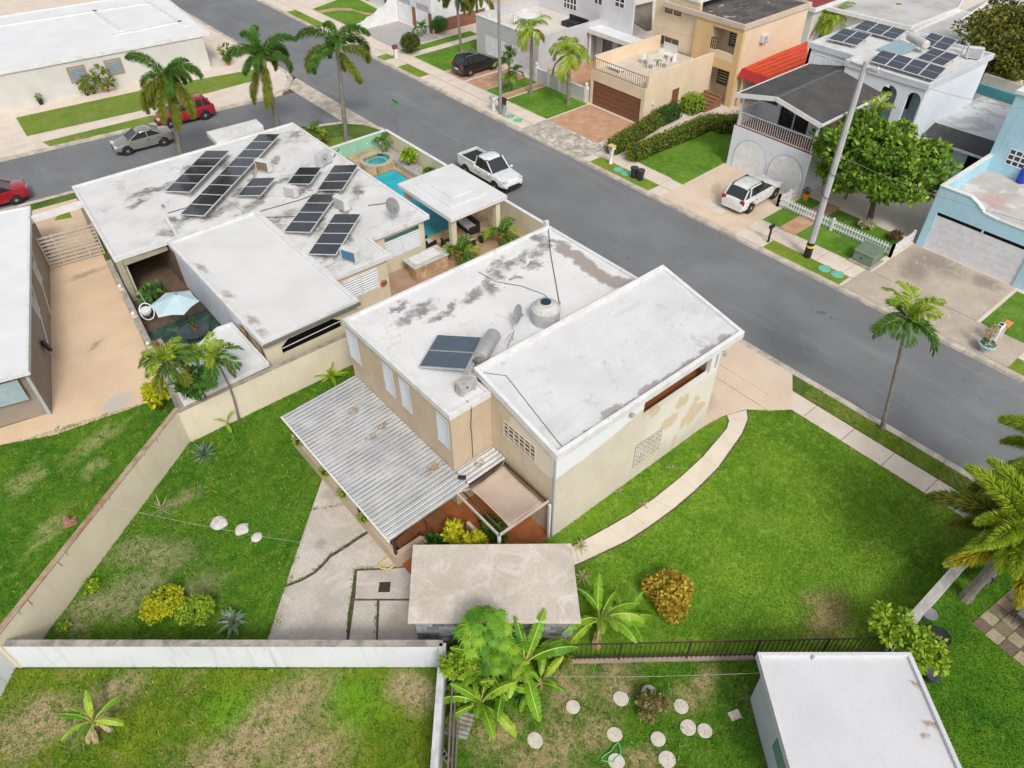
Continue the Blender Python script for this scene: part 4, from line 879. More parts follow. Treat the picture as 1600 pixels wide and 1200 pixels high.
dish('grey mesh satellite dish on the low roof near the pavilion', P(613, 345, Z2), Vector((.25, -.75, .55)), .48, .9, mat('grey dish', (.3, .3, .3), .6), tripod=False)
cond = [[(325, 308), (290, 325), (262, 333)], [(345, 307), (380, 330)], [(407, 330), (470, 312), (500, 300)], [(280, 350), (330, 335), (360, 325)], [(402, 340), (470, 338), (500, 332)], [(540, 402), (520, 412), (492, 425)], [(575, 321), (600, 318), (612, 315)], [(387, 329), (420, 305)], [(530, 232), (521, 246)]]
for i, q in enumerate(cond):
    w = MB().tube([P(x, y, Z2+.03) for x, y in q], .03, 6).build('conduit', GREYMET if i % 2 else plain('dark conduit', (.12, .12, .12), .6), H2)
MB().cbox(P(385, 333, Z2+.12), (.45, .3, .24)).build('junction_box', GREYMET, H2)
MB().beam(P(283, 378, Z2+.02), P(247, 320, Z2+.02), .16, .06).build('roof_joint', ROOFRIM, H2)
MB().beam(P(255, 322, Z2), P(252, 318, Z2+.55), .1, .12).build('vent_pipe', GREYMET, H2)

# ---- garden walls
def gwall(label, pts, h, th, mt, copm=None, name='garden_wall', cop=.03):
    t = thing(name, label, 'wall', (*pts[0], 0))
    for a, b in zip(pts[:-1], pts[1:]):
        a = Vector((*a, 0)); b = Vector((*b, 0)); MB().beam(a+Vector((0, 0, h/2)), b+Vector((0, 0, h/2)), th, h).build('wall_face', mt, t)
        if copm: MB().beam(a+Vector((0, 0, h+.02)), b+Vector((0, 0, h+.02)), th+cop, .05).build('coping', copm, t)
    return t
BWM = mat('garden wall beige', (.78, .7, .54), .88, (.72, .64, .49), .7, .05, .1, 40, streak=.55, streakcol=(.6, .53, .41), layers=[dict(col=(.8, .74, .61), thr=(.52, .7), scale=.35, amt=.6)])
COPB = mat('worn brick-red coping', (.5, .4, .29), .9, (.36, .2, .11), 1.6, .15, .2, 30)
t = gwall('long beige garden wall running down between two back lawns', [(3.56, 27.55), (-5.5, 20.75)], 1.95, .2, BWM, COPB)
d_ = (Vector((-5.5, 20.75, 0))-Vector((3.56, 27.55, 0))); nx_ = Vector((-d_.y, d_.x, 0)).normalized()
for k in (.16, .24, .45, .49, .68, .72, .86, .9):
    p = Vector((3.56, 27.55, 0))+d_*k+nx_*.106; s = .2+.15*random.random()
    MB().beam(p+Vector((0, 0, 1.93)), p+Vector((random.gauss(0, .02), 0, 1.93-s)), .018, .01, up=nx_).build('crack', plain('crack shadow', (.15, .13, .1), .9), t)
gwall('beige boundary wall below the low house, ending at the two-storey house', [(3.5, 27.4), (12.1, 27.25)], 1.9, .2, BWM, mat('grimy beige coping', (.45, .4, .32), .9, (.3, .27, .22), 2, .15), name='boundary_wall')
WW = mat('whitewashed wall', (.76, .78, .82), .85, (.71, .73, .77), .6, .05, .1, 40, streak=.6, streakcol=(.46, .47, .49), layers=[dict(col=(.4, .4, .4), thr=(.7, .8), scale=.9, amt=.5)])
COPW = mat('lichened coping', (.5, .46, .4), .92, (.27, .25, .23), 2.2, .2, .3, 30, layers=[dict(col=(.1, .1, .1), thr=(.58, .7), scale=3.5, amt=.7)])
gwall('long whitewashed garden wall with grimy coping behind the yellowing lawn', [(-5.6, 21.0), (6.1, 11.07)], 1.5, .2, WW, COPW)
gwall('white wall returning from the long white wall by the banana plants', [(6.1, 11.07), (.8, 4.75)], 1.5, .2, WW, mat('whitewashed coping', (.66, .67, .68), .9, (.5, .5, .5), 2, .1), name='return_wall')
gwall('short white wall closing the yellowing lawn beside the beige wall', [(-5.6, 20.95), (-9.5, 16.3)], 1.5, .2, WW, None, name='return_wall')
gwall('low white wall with weathered flat coping at the end of the big lawn', [(18.4, 1.25), (28.4, 1.15)], 1.5, .22, WW, mat('pinkish weathered coping', (.6, .56, .54), .9, (.45, .42, .4), 3, .15), name='boundary_wall', cop=.12)

# ================================================================== pool garden beside the low house
DECK = STONE
flat('pool_terrace', rect(20.8, 27.0, 27.4, 47.0), .02, DECK)
flat('side_passage', rect(13.3, 20.75, 24.2, 33.0), .022, mat('pink terrace stone', (.5, .34, .23), .8, (.42, .28, .18), 1.4, .12, .1, 30))
pool = thing('swimming_pool', 'turquoise swimming pool with raised stone edge beside the low house', 'pool', (23.6, 40, 0))
PT_ = mat('turquoise pool tile', (.06, .58, .66), .35, (.1, .68, .76), 1.2, .05)
WX0, WX1, WY0, WY1 = 21.7, 25.5, 34.6, 43.8
MB().ring([(WX0-.35, WY0-.35), (WX1+.35, WY0-.35), (WX1+.35, WY1+.1), (WX0-.35, WY1+.1)], [(WX0, WY0), (WX1, WY0), (WX1, WY1), (WX0, WY1)], .0, .1).build('stone_edge', STONE, pool)
MB().box(WX0, WX1, WY0, WY1, .024, .03).build('basin_floor', PT_, pool)
def watermat():
    mt, t, b = newmat('pool water'); gl = t.new('ShaderNodeBsdfGlossy'); gl.inputs['Roughness'].default_value = .04
    trn = t.new('ShaderNodeBsdfTransparent'); trn.inputs[0].default_value = (.72, .97, .98, 1); fr_ = t.new('ShaderNodeFresnel'); fr_.inputs[0].default_value = 1.33
    bp = t.new('ShaderNodeBump'); bp.inputs['Strength'].default_value = .35; bp.inputs['Distance'].default_value = .05
    pos = t.new('ShaderNodeNewGeometry').outputs['Position']; t.lk(t.noise(pos, 3.5, 4, .6), bp.inputs['Height']); t.lk(bp.outputs[0], gl.inputs['Normal']); t.lk(bp.outputs[0], fr_.inputs['Normal'])
    mx = t.new('ShaderNodeMixShader'); t.lk(fr_.outputs[0], mx.inputs[0]); t.lk(trn.outputs[0], mx.inputs[1]); t.lk(gl.outputs[0], mx.inputs[2]); t.lk(mx.outputs[0], t.n['Material Output'].inputs[0]); return mt
WATER = watermat()
MB().sheet(rect(WX0, WX1, WY0, WY1), .085).build('water', WATER, pool)
MB().sheet([(22.0, 35.2), (23.4, 37.0), (23.2, 37.4), (21.8, 36)], .05).build('step', plain('pale pool step', (.2, .55, .58), .5), pool)
tub = thing('hot_tub', 'round raised stone hot tub with spillway at the head of the pool', 'hot tub', (25.0, 45.2, 0)); tc = (25.0, 45.2)
MB().lathe([(1.25, .0), (1.25, .55), (1.0, .58), (.95, .58), (.95, .3), (.62, .3), (.62, .12), (.02, .12)], (*tc, 0), 36).build('shell', mat('tub shell', (.55, .48, .36), .7, (.48, .42, .32), 2), tub, smooth=True)
MB().lathe([(.946, .31), (.946, .5), (.94, .5), (.94, .31)], (*tc, 0), 36, cap=False).build('tile_band', plain('dark teal tile', (.02, .12, .14), .3), tub)
MB().lathe([(.62, .305), (.93, .305), (.93, .31), (.62, .31)], (*tc, 0), 36, cap=False).build('bench', plain('pale teal bench', (.4, .72, .75), .5), tub); MB().sheet([(tc[0]+.61*math.cos(k*math.pi/18), tc[1]+.61*math.sin(k*math.pi/18)) for k in range(36)], .14).build('basin_floor', PT_, tub)
MB().sheet([(tc[0]+.935*math.cos(k*math.pi/18), tc[1]+.935*math.sin(k*math.pi/18)) for k in range(36)], .47).build('water', WATER, tub)
MB().box(24.3, 25.7, 43.85, 44.25, .1, .54).build('spillway', STONE, tub)
MB().prism([(22.6, 46.9), (26.0, 46.9), (26.0, 46.0), (24.0, 45.9), (23.4, 44.7), (22.6, 44.5)], 0, .5).build('raised_deck', STONE, tub)
bed = MB().box(25.85, 26.85, 36, 46.9, 0, .45); bo = struct('planting_bed', bed, mat('white pebbles', (.6, .57, .53), .9, (.45, .4, .36), 5, .25, .5, 18))
MINT = mat('mint green wall', (.3, .55, .4), .8, (.26, .5, .36), 1, .05)
t = gwall('mint green wall with white hook ornaments at the head of the pool', [(21.1, 47.0), (27.05, 47.0)], 1.5, .18, MINT, WTRIM, name='pool_wall')
for k in range(5):  # simple hook shapes stand in for the decorative marks on the wall
    p = PY(512+21*k*1.0+20, 241-7.0*k, 46.9); 
    MB().tube([(p.x-.08, 46.9, p.z+.12), (p.x+.06, 46.9, p.z+.14), (p.x+.08, 46.9, p.z), (p.x-.02, 46.9, p.z-.1), (p.x+.1, 46.9, p.z-.14)], .018, 5).build('hook', WTRIM, t)
gwall('cream wall along the street beside the pool', [(27.1, 47.05), (27.1, 29.2)], 1.5, .2, CREAM, WTRIM, name='pool_wall')
t = thing('gate', 'small white metal picket gate at the end of the pool wall', 'gate', (27.1, 28.4, 0))
MB().box(27.0, 27.25, 29.0, 29.2, 0, 1.75).build('gate_post', WTRIM, t); MB().beam((27.1, 29, 1.35), (27.1, 26.4, 1.35), .05).beam((27.1, 29, .3), (27.1, 26.4, .3), .05).build('gate_rail', ALU, t)
bm_ = MB().box(-.015, .015, -.015, .015, .2, 1.5).mesh('picket', ALU)
for k in range(14): link('picket', bm_, t, (27.1, 28.85-.17*k, 0))
# pavilion
GZ = thing('pavilion', 'open garden pavilion with stepped square white roof and four cream posts', 'pavilion', (23.7, 34.1, 0))
GR = mat('pavilion roof coating', (.72, .72, .72), .75, (.66, .66, .66), .6, .04, .08, 30)
gx0, gx1, gy0_, gy1_ = 21.62, 25.88, 31.32, 36.9
o = MB().prism(rect(gx0, gx1, gy0_, gy1_), 2.72, 3.0).build('roof', GR, GZ, bevel=.02)
MB().prism(rect(gx0+.75, gx1-.75, gy0_+.95, gy1_-.95), 3.0, 3.07).build('roof_step', GR, o, bevel=.02); MB().prism(rect(gx0+1.35, gx1-1.35, gy0_+1.7, gy1_-1.7), 3.07, 3.14).build('roof_step', GR, o, bevel=.02)
for x, y in ((22.0, 31.75), (25.35, 31.75), (22.0, 36.4), (25.35, 36.4)): MB().box(x-.17, x+.17, y-.17, y+.17, 0, 2.72).build('post', CREAM, GZ, bevel=.01)
WICK = plain('black wicker', (.02, .018, .017), .7); CUSH = plain('grey cushion', (.55, .56, .58), .9)
def sofa(label, loc, rz, L):
    t = thing('outdoor_sofa', label, 'sofa', loc, rz, 'wicker seats under the pavilion')
    MB().box(-L/2, L/2, -.4, .4, .08, .36).build('base', WICK, t, local=True, bevel=.02); MB().box(-L/2, L/2, .3, .42, .3, .82).build('backrest', WICK, t, local=True, bevel=.02)
    for s in (-1, 1): MB().box(s*L/2-.05, s*L/2+.05, -.4, .4, .2, .62).build('armrest', WICK, t, local=True, bevel=.02)
    n_ = max(1, round(L/.75))
    for k in range(n_):
        w_ = (L-.14)/n_; MB().box(-L/2+.07+k*w_+.01, -L/2+.07+(k+1)*w_-.01, -.38, .28, .365, .48).build('cushion', CUSH, t, local=True, bevel=.03)
    for sx in (-1, 1):
        for sy in (-1, 1): MB().box(sx*(L/2-.06)-.025, sx*(L/2-.06)+.025, sy*.34-.025, sy*.34+.025, 0, .08).build('foot', WICK, t, local=True)
    return t
sofa('black wicker sofa with grey cushions under the pavilion', (24.6, 33.9, .02), R(-95), 1.9)
sofa('black wicker armchair near the white louvre window', (21.3, 33.6, .02), R(100), .8)
sofa('black wicker armchair behind the pavilion post', (22.2, 32.5, .02), R(75), .8)
t = thing('fire_table', 'low square black wicker table with pale top under the pavilion', 'table', (23.4, 32.3, .02)); MB().box(-.4, .4, -.4, .4, 0, .48).build('base', WICK, t, local=True, bevel=.02); MB().box(-.38, .38, -.38, .38, .48, .52).build('top', plain('pale brown top', (.5, .38, .3), .6), t, local=True)
# bar counter
t = thing('bar_counter', 'stone-clad outdoor bar counter with white top under the louvre window', 'counter', (19.9, 31.6, .02))
MB().box(18.7, 21.0, 31.0, 31.75, .02, .95).build('body', STONE, t, bevel=.01); MB().box(18.6, 21.1, 30.95, 32.3, .95, 1.02).build('worktop', mat('pale worktop', (.66, .65, .6), .5, (.5, .47, .42), 3), t, bevel=.01); MB().box(18.9, 20.7, 31.3, 32.1, 1.022, 1.05).build('tray', WTRIM, t)
t = thing('doormat', 'dark brown doormat on the side terrace below the cream wall', 'doormat', (17.6, 30.3, .03)); MB().cbox((0, 0, .012), (.8, 1.0, .02)).build('mat', mat('dark mat', (.03, .02, .015), .95), t, local=True)
t = thing('wall_ornament', 'red half-moon ceramic ornament on the cream wall beside the window', 'ornament', PY(599, 442, 30.74)); MB().lathe([(.0, 0), (.2, .0), (.22, .05), (.15, .09), (0, .1)], (0, 0, 0), 14, Matrix.Rotation(R(90), 3, 'X')).build('plaque', TERRA, t, local=True); MB().cbox((0, -.1, .03), (.28, .02, .04)).build('slot', BLACK, t, local=True)

# ---- courtyard things
U = thing('parasol', 'pale blue six-sided parasol over the courtyard table', 'parasol', (6.75, 34.9, .05))
UC = mat('pale blue canvas', (.5, .64, .68), .85, (.45, .6, .64), 2, .03); top = Vector((6.7, 35.1, 2.55)); rim = [Vector((6.45+1.25*math.cos(a), 35.05+1.25*math.sin(a), 2.12)) for a in [R(30+60*k) for k in range(6)]]
mb = MB()
for k in range(6):
    a, b = rim[k], rim[(k+1) % 6]; mid = (a+b)/2; mid = mid.lerp(top, .06); mb.add([top, a, mid, b], [(0, 1, 2), (0, 2, 3)])
o = mb.build('canopy', UC, U, fixn=True); o.modifiers.new('s', 'SOLIDIFY').thickness = .01
MB().tube([(6.75, 34.9, .05), top+Vector((0, 0, .06))], .022, 8).build('pole', BLACK, U)
for p in rim: MB().tube([top-Vector((0, 0, .05)), p-Vector((0, 0, .02))], .01, 5).build('rib', STEEL, U)
MB().lathe([(.03, .0), (.04, .04), (.0, .1)], top, 8).build('finial', BLACK, U)
t = thing('patio_table', 'dark oval glass table under the pale blue parasol', 'table', (6.75, 34.2, .05)); MB().lathe([(.0, .68), (.75, .68), (.75, .71), (0, .71)], (0, 0, 0), 28).build('top', plain('smoked glass', (.06, .08, .085), .1), t, local=True)
for a in range(4): MB().tube([(.5*math.cos(a*1.57), .5*math.sin(a*1.57), .68), (.42*math.cos(a*1.57), .42*math.sin(a*1.57), 0)], .025, 6).build('leg', BLACK, t, local=True)
def patio_chair(label, loc, rz, fm=BLACK, grp='patio chairs around the courtyard table'):
    t = thing('patio_chair', label, 'chair', loc, rz, grp)
    for k in range(5): MB().box(-.24, .24, -.22+.09*k, -.15+.09*k, .42, .45).build('seat_slat', WTRIM, t, local=True)
    for k in range(5): MB().box(-.22+.1*k, -.18+.1*k, .24, .27, .45, .9).build('back_slat', WTRIM, t, local=True)
    MB().tube([(-.25, .25, .44), (-.25, .26, .92), (.25, .26, .92), (.25, .25, .44)], .02, 6).build('back_frame', fm, t, local=True)
    for sx in (-1, 1):
        for sy in (-1, 1): MB().tube([(sx*.23, sy*.22, .44), (sx*.25, sy*.25, 0)], .018, 6).build('leg', fm, t, local=True)
    return t
for (x, y, a, l_) in ((6.5, 33.1, 190, 'between the other two'), (7.3, 33.3, 215, 'beside the pale panelled wall'), (5.75, 33.6, 140, 'beside the stone bench')): patio_chair('slatted patio chair at the courtyard table, '+l_, (x, y, .05), R(a))
t = thing('hanging_chair', 'white egg-shaped hanging chair at the courtyard edge', 'hanging chair', (5.4, 37.4, .05))
MB().tube([(.1, .3, 0), (.15, .35, 1.2), (.05, .2, 1.9), (-.1, -.05, 2.0)], .03, 8).build('stand', plain('mint frame', (.4, .55, .5), .5), t, local=True); MB().tube([(.35*math.cos(a), .35*math.sin(a)*.6-.05, .75+.42*math.sin(a*1.0)) for a in np.linspace(0, 6.28, 16)], .035, 6).build('rim', ALU, t, local=True); MB().lathe([(.05, -.2), (.2, -.15), (.3, 0), (.32, .15)], (-.05, -.05, .75), 14).build('seat', ALU, t, local=True)
t = thing('planter_bench', 'pale stone bench with pots beside the courtyard wall', 'bench', (4.85, 33.9, .05)); MB().box(-.3, .3, -1.0, 1.0, .45, .55).build('top', mat('bench stone', (.5, .42, .3), .8), t, local=True); MB().box(-.25, .25, -.95, -.6, 0, .45).box(-.25, .25, .6, .95, 0, .45).build('support', CREAM, t, local=True)

# ================================================================== left house with the gate
LH = thing('house', 'low house with smooth white roof and taupe wall beside the tan driveway', 'house', (-3, 40, 0))
ROOF4 = mat('clean white roof coating', (.76, .765, .77), .75, (.71, .715, .72), .5, .04, .08, 30, layers=[dict(col=(.5, .5, .5), thr=(.64, .76), scale=.8, amt=.4)])
TAUPE = mat('taupe wall', (.32, .27, .225), .85, (.28, .235, .195), 1, .06, .08, 40, streak=.2, streakcol=(.2, .17, .14))
lp = [(-.77, 33.06), (3.43, 49.0), (-14, 53.5), (-18, 37.5)]
flat_roof(LH, lp, 2.93, 3.0, .14, .2, ROOF4, ROOFRIM)
w = MB(); a, b = Vector((-.95, 33.5)), Vector((3.1, 48.6)); e = (b-a).normalized(); nrm = Vector((e.y, -e.x))
w.beam((*a, 1.36), (*b, 1.36), .2, 2.72); a2 = a+Vector((-12.5, 3.2)); w.beam((*(a+e*.2), 1.36), (*a2, 1.36), .2, 2.72); w.build('wall', TAUPE, LH)
MB().beam((*(a+e*.12+nrm*.02), 1.36), (*(a-e*.12+nrm*.02), 1.36), .14, 2.73).build('corner_pilaster', GREYMET, LH)
for k, zc in ((.395, 2.0), (.63, 1.7)):
    for s in (0,):
        p = a.lerp(b, k); q = a.lerp(b, k+.06); o = MB().beam((*(p+nrm*.09), zc), (*(q+nrm*.09), zc), .06, 1.15).build('window', ALU, LH)
        for j in range(8): MB().beam((*(p+e*.05+nrm*.125), zc-.48+.137*j), (*(q-e*.05+nrm*.125), zc-.48+.137*j), .02, .075).build('slat', GREYMET, o)
for k, k2 in ((.55, .74), (.3, .52)): MB().tube([(*(a.lerp(b, k2)+nrm*.12), 2.7), (*(a.lerp(b, k2)+nrm*.12), 2.55), (*(a.lerp(b, k)+nrm*.12), .05)], .025, 6).build('conduit', WTRIM, LH)
ff = a-Vector((.1, -.03)); MB().beam((*(a+Vector((-.4, -.05))), 1.9), (*(a+Vector((-4.5, 1.0))), 1.9), .1, 1.2).build('front_panel', plain('pale glass panel', (.36, .45, .5), .25), LH)
t = thing('wall_clock', 'oval black planter hanging on the taupe wall', 'planter', (*(a.lerp(b, .26)+nrm*.2), 1.05)); MB().lathe([(.0, 0), (.3, .02), (.38, .12), (.3, .2), (0, .2)], (0, 0, 0), 18, Matrix.Rotation(R(75), 3, 'Y')).build('bowl', BLACK, t, local=True, smooth=True)
# gate across the drive
t = thing('gate', 'wide slatted beige metal gate closing the tan driveway', 'gate', (4.1, 46.4, 0)); A, B = Vector((2.75, 46.5, 0)), Vector((5.75, 46.1, 0))
for k in range(9): MB().beam(A+Vector((0, 0, .15+.24*k)), B+Vector((0, 0, .15+.24*k)), .03, .1).build('slat', plain('beige gate paint', (.52, .47, .4), .6), t)
for k in range(5): MB().beam(A.lerp(B, k/4)+Vector((0, 0, .05)), A.lerp(B, k/4)+Vector((0, 0, 2.2)), .06).build('upright', plain('beige gate paint', (.52, .47, .4), .6), t)
gb = thing('gate_beam', 'white concrete beam spanning above the driveway gate', 'beam', (4.4, 48.2, 0)); MB().box(2.9, 6.0, 47.6, 47.85, 2.55, 2.9).build('lintel', WTRIM, gb)
MB().box(5.75, 6.0, 47.6, 47.85, 0, 2.55).build('pier', TAUPE, gb)

# ================================================================== upper left house
TL = thing('house', 'long low pale house with broad white roof at the street corner', 'house', (10, 80, 0))
tp = [(24.9, 72.1), (25.6, 90), (0, 93), (-16, 76.6), (-16, 76.5)]; tp = [(24.7, 72.2), (26.0, 88.0), (-2, 92), (-3.5, 75.3)]
flat_roof(TL, tp, 2.95, 3.04, .16, .2, ROOF4, ROOFRIM)
a, b = Vector((24.0, 72.5)), Vector((-3, 75.5)); e = (b-a).normalized(); nv = Vector((e.y, -e.x))*(1 if e.x > 0 else -1)
PALEG = mat('pale grey wall', (.6, .6, .57), .85, (.55, .55, .52), .8, .05, .06, 40)
w = MB(); w.beam((*a, 1.37), (*b, 1.37), .2, 2.74); w.beam((23.95, 72.62, 1.37), (25.2, 87.5, 1.37), .2, 2.74); w.build('wall', PALEG, TL)
for i, (xa, xb_) in enumerate(((102, 130), (167, 194))):
    p0, p1 = P(xa, 110, 1.6), P(xb_, 105, 1.6); k0 = (Vector(p0[:2])-a).dot(e); k1 = (Vector(p1[:2])-a).dot(e); q0, q1 = a+e*k0, a+e*k1; fx = Vector((-e.y, e.x)); fx = fx if fx.y < 0 else -fx
    o = MB().beam((*(q0+fx*.1), 1.65), (*(q1+fx*.1), 1.65), .08, 1.35).build('window', mat('tan window trim', (.42, .3, .2), .8), TL)
    for j in range(6): MB().beam((*(q0.lerp(q1, .12)+fx*.16), 1.2+.18*j), (*(q0.lerp(q1, .88)+fx*.16), 1.2+.18*j), .05, .11).build('slat', plain('blue grey louvre', (.25, .36, .45), .4), o)
for q in ([(145, 15), (190, 48)], [(175, 55), (285, 33)], [(0, 40), (230, 5)], [(228, 0), (290, 40)]):
    MB().beam(P(*q[0], 3.0), P(*q[1], 3.0), .35, .1).build('roof_upstand', ROOFRIM, TL)

# ================================================================== houses across the street
def arch_door(parent, X, y0, y1, zt, mt, n=9, frame=None, name='arched_door'):
    """planked arched garage door in plane X, facing the street"""
    r = (y1-y0)/2; yc = (y0+y1)/2; zs = zt-r
    prof = [(y0, 0.02), (y1, 0.02)]+[(yc+r*math.cos(a), zs+r*math.sin(a)) for a in np.linspace(0, math.pi, 15)]
    b = MB(); k = len(prof); b.add([(X-.012, y, z) for y, z in prof], [tuple(range(k))[::-1]]); o = b.build(name, plain('door groove grey', (.4, .41, .42), .7), parent, fixn=True)
    for i in range(n):
        a0 = y0+(y1-y0)*i/n+.006; a1 = y0+(y1-y0)*(i+1)/n-.006; zz = zs+math.sqrt(max(0, r*r-max(abs(a0-yc), abs(a1-yc))**2))
        zf = lambda q_: zs+math.sqrt(max(0, r*r-(q_-yc)**2))-.02; MB().add([(x_, y_, z_) for x_ in (X-.05, X-.015) for y_, z_ in ((a0, .03), (a1, .03), (a1, zf(a1)), ((a0+a1)/2, zf((a0+a1)/2)), (a0, zf(a0)))], [(0, 1, 2, 3, 4), (9, 8, 7, 6, 5), (0, 5, 6, 1), (1, 6, 7, 2), (2, 7, 8, 3), (3, 8, 9, 4), (4, 9, 5, 0)]).build('plank', mt, o, fixn=True)
    MB().tube([(X-.03, y, z) for y, z in prof[1:]+[prof[0]]], .03, 5).build('door_trim', frame or GREYMET, o)
    return o
def rails(parent, a, b, z0, z1, n, mt, name='railing'):
    a = Vector((*a, 0)); b = Vector((*b, 0)); o = MB().beam(a+Vector((0, 0, z1)), b+Vector((0, 0, z1)), .05).beam(a+Vector((0, 0, z0+.05)), b+Vector((0, 0, z0+.05)), .04).build(name, mt, parent)
    me = MB().box(-.014, .014, -.014, .014, 0, z1-z0-.05).mesh('baluster', mt)
    for k in range(n+1): link('baluster', me, o, a.lerp(b, k/n)+Vector((0, 0, z0+.05)))
    return o
# ---- tan house with roof terrace over the garage
TH = thing('house', 'tan two-storey house with brown garage door and roof terrace', 'house', (50, 39, 0))
TAN1 = mat('pale tan paint', (.76, .62, .45), .85, (.71, .57, .41), .8, .05, .06, 40); TAN2 = mat('ochre tan paint', (.7, .49, .25), .85, (.65, .45, .23), .8, .05, .06, 40)
gX, gY0, gY1 = 44.85, 37.3, 43.25
w = MB(); wall_x(w, gX, gX+.25, gY0, gY1, 0, 2.86, [(gY0+.35, gY1-.25, 0, 2.0)]); w.box(gX+.25, 53, gY0, gY0+.2, 0, 3.85); w.box(gX+.25, 53, gY1-.2, gY1, 0, 3.85); w.build('garage_wall', TAN1, TH)
MB().box(gX+.25, 53, gY0+.2, gY1-.2, 2.7, 2.86).build('terrace_floor', mat('cream terrace', (.66, .58, .47), .8, (.6, .52, .41), 1.5, .06), TH)
gd = MB().box(gX+.1, gX+.14, gY0+.35, gY1-.25, .01, 2.0).build('garage_door', plain('brown garage door', (.2, .085, .045), .55), TH)
for k in range(5): MB().box(gX+.07, gX+.098, gY0+.37, gY1-.27, .04+.39*k, .04+.39*k+.36).build('door_panel', plain('brown garage door', (.2, .085, .045), .55), gd)
rails(TH, (gX+.08, gY0+.1), (gX+.08, gY1-.1), 2.86, 3.75, 26, plain('bronze rail', (.3, .21, .14), .5))
MB().box(48.2, 49.0, gY0-.03, gY0-.005, .05, 2.0).build('side_door', plain('brown garage door', (.2, .085, .045), .55), TH); MB().lathe([(.1, 0), (.12, .1), (0, .16)], (45.9, gY0-.02, 1.5), 10, Matrix.Rotation(R(90), 3, 'X')).build('wall_lamp', WTRIM, TH)
mX = 53.0; u0 = PX(1109, 33, mX); u1 = PX(1144, 94, mX); l0 = PX(1107, 92, mX); ry0, ry1 = 35.5, 37.9
w = MB(); wall_x(w, mX, mX+.3, 34.95, 39.6, 0, 6.2, [(ry0, ry1, 0.02, 2.75)]);  w = MB()
for (a_, b_, c_, d_) in ((34.95, ry0, 0, 6.25), (ry1, 39.6, 0, 6.25), (ry0, ry1, 2.75, 3.5), (ry0, ry1, 5.75, 6.25)): w.box(mX, mX+.3, a_, b_, c_, d_)
w.build('front_wall', TAN2, TH)
w = MB(); wall_x(w, mX+.3, mX+.5, 39.6, 44.3, 2.86, 7.0, [(41.3, 43.7, 2.95, 3.75)]); w.box(mX+.28, mX+.52, 39.6, 44.3, 4.3, 4.36); w.box(mX+.3, 61.8, 34.98, 35.18, 0, 6.25); w.box(mX+1.6, mX+1.7, ry0, ry1, 0, 6.25); w.box(mX+.3, mX+1.6, ry1, ry1+.1, 0, 6.25); w.build('wall', TAN1, TH)
grille(TH, 'x', mX+.32, 41.3, 43.7, 2.95, 3.75, 3, 1, mt=plain('tan frame', (.5, .4, .3), .6), glass=plain('brown grey glass', (.09, .08, .07), .2)); MB().box(mX+.2, 58, 39.7, 44.4, 7.0, 7.2).build('stair_roof', WTRIM, TH)
for a_, b_ in ((41.5, 42.2), (42.45, 43.2)): louvre(TH, 'x', mX+.27, a_, b_, 5.6, 6.3, 6, mt=plain('dark bronze', (.07, .06, .05), .5), name='louvre_window')
louvre(TH, 'x', mX+1.55, 36.1, 37.2, 4.1, 5.6, 7, mt=plain('dark bronze', (.07, .06, .05), .5), name='louvre_window'); louvre(TH, 'x', mX+1.55, 36.7, 37.7, .9, 2.6, 7, mt=plain('dark bronze', (.07, .06, .05), .5), name='louvre_window'); MB().box(mX+1.55, mX+1.59, 35.7, 36.4, .1, 2.6).build('entrance_door', DARK, TH); MB().box(mX+1.5, mX+1.58, 35.7, 35.95, 4.0, 5.6).build('slit_window', DARK, TH)
MB().box(mX+.02, mX+.25, ry0, ry1, 3.5, 4.05).build('balcony_parapet', TAN1, TH)
bk = MB()
for i in range(3):
    for k in range(3): pass
o = MB().box(mX+.04, mX+.2, 37.3, 37.88, 4.06, 4.9).build('breeze_panel', mat('dark breeze', (.07, .06, .05), .8), TH)
for i in range(3):
    for k in range(3): MB().box(mX+.01, mX+.038, 37.32+.19*i, 37.36+.19*i, 4.1+.27*k, 4.32+.27*k).build('lattice_bar', TAN2, o)
DROOF = mat('tar-stained roof', (.09, .085, .08), .9, (.16, .15, .14), .9, .2, .4, 20, layers=[dict(col=(.6, .58, .55), thr=(.6, .66), scale=1.2, amt=.7, speck=3), dict(col=(.55, .32, .06), thr=(.62, .68), scale=.8, amt=.8, speck=4)])
flat_roof(TH, rect(52.9, 62, 34.85, 43.2), 6.35, 6.5, .2, .25, DROOF, mat('peach parapet', (.66, .55, .45), .85, (.6, .5, .4), 1))
for k in range(6): MB().box(50.6+.35*k, 50.95+.35*k, 35.6, 37.6, 0, .15*(k+1)).build('entrance_step', mat('brick step', (.3, .15, .09), .85), TH)
ac_unit('window air conditioner on the peach side wall of the tan house', (55.9, 34.8, 4.6), 0, ACW, .8)
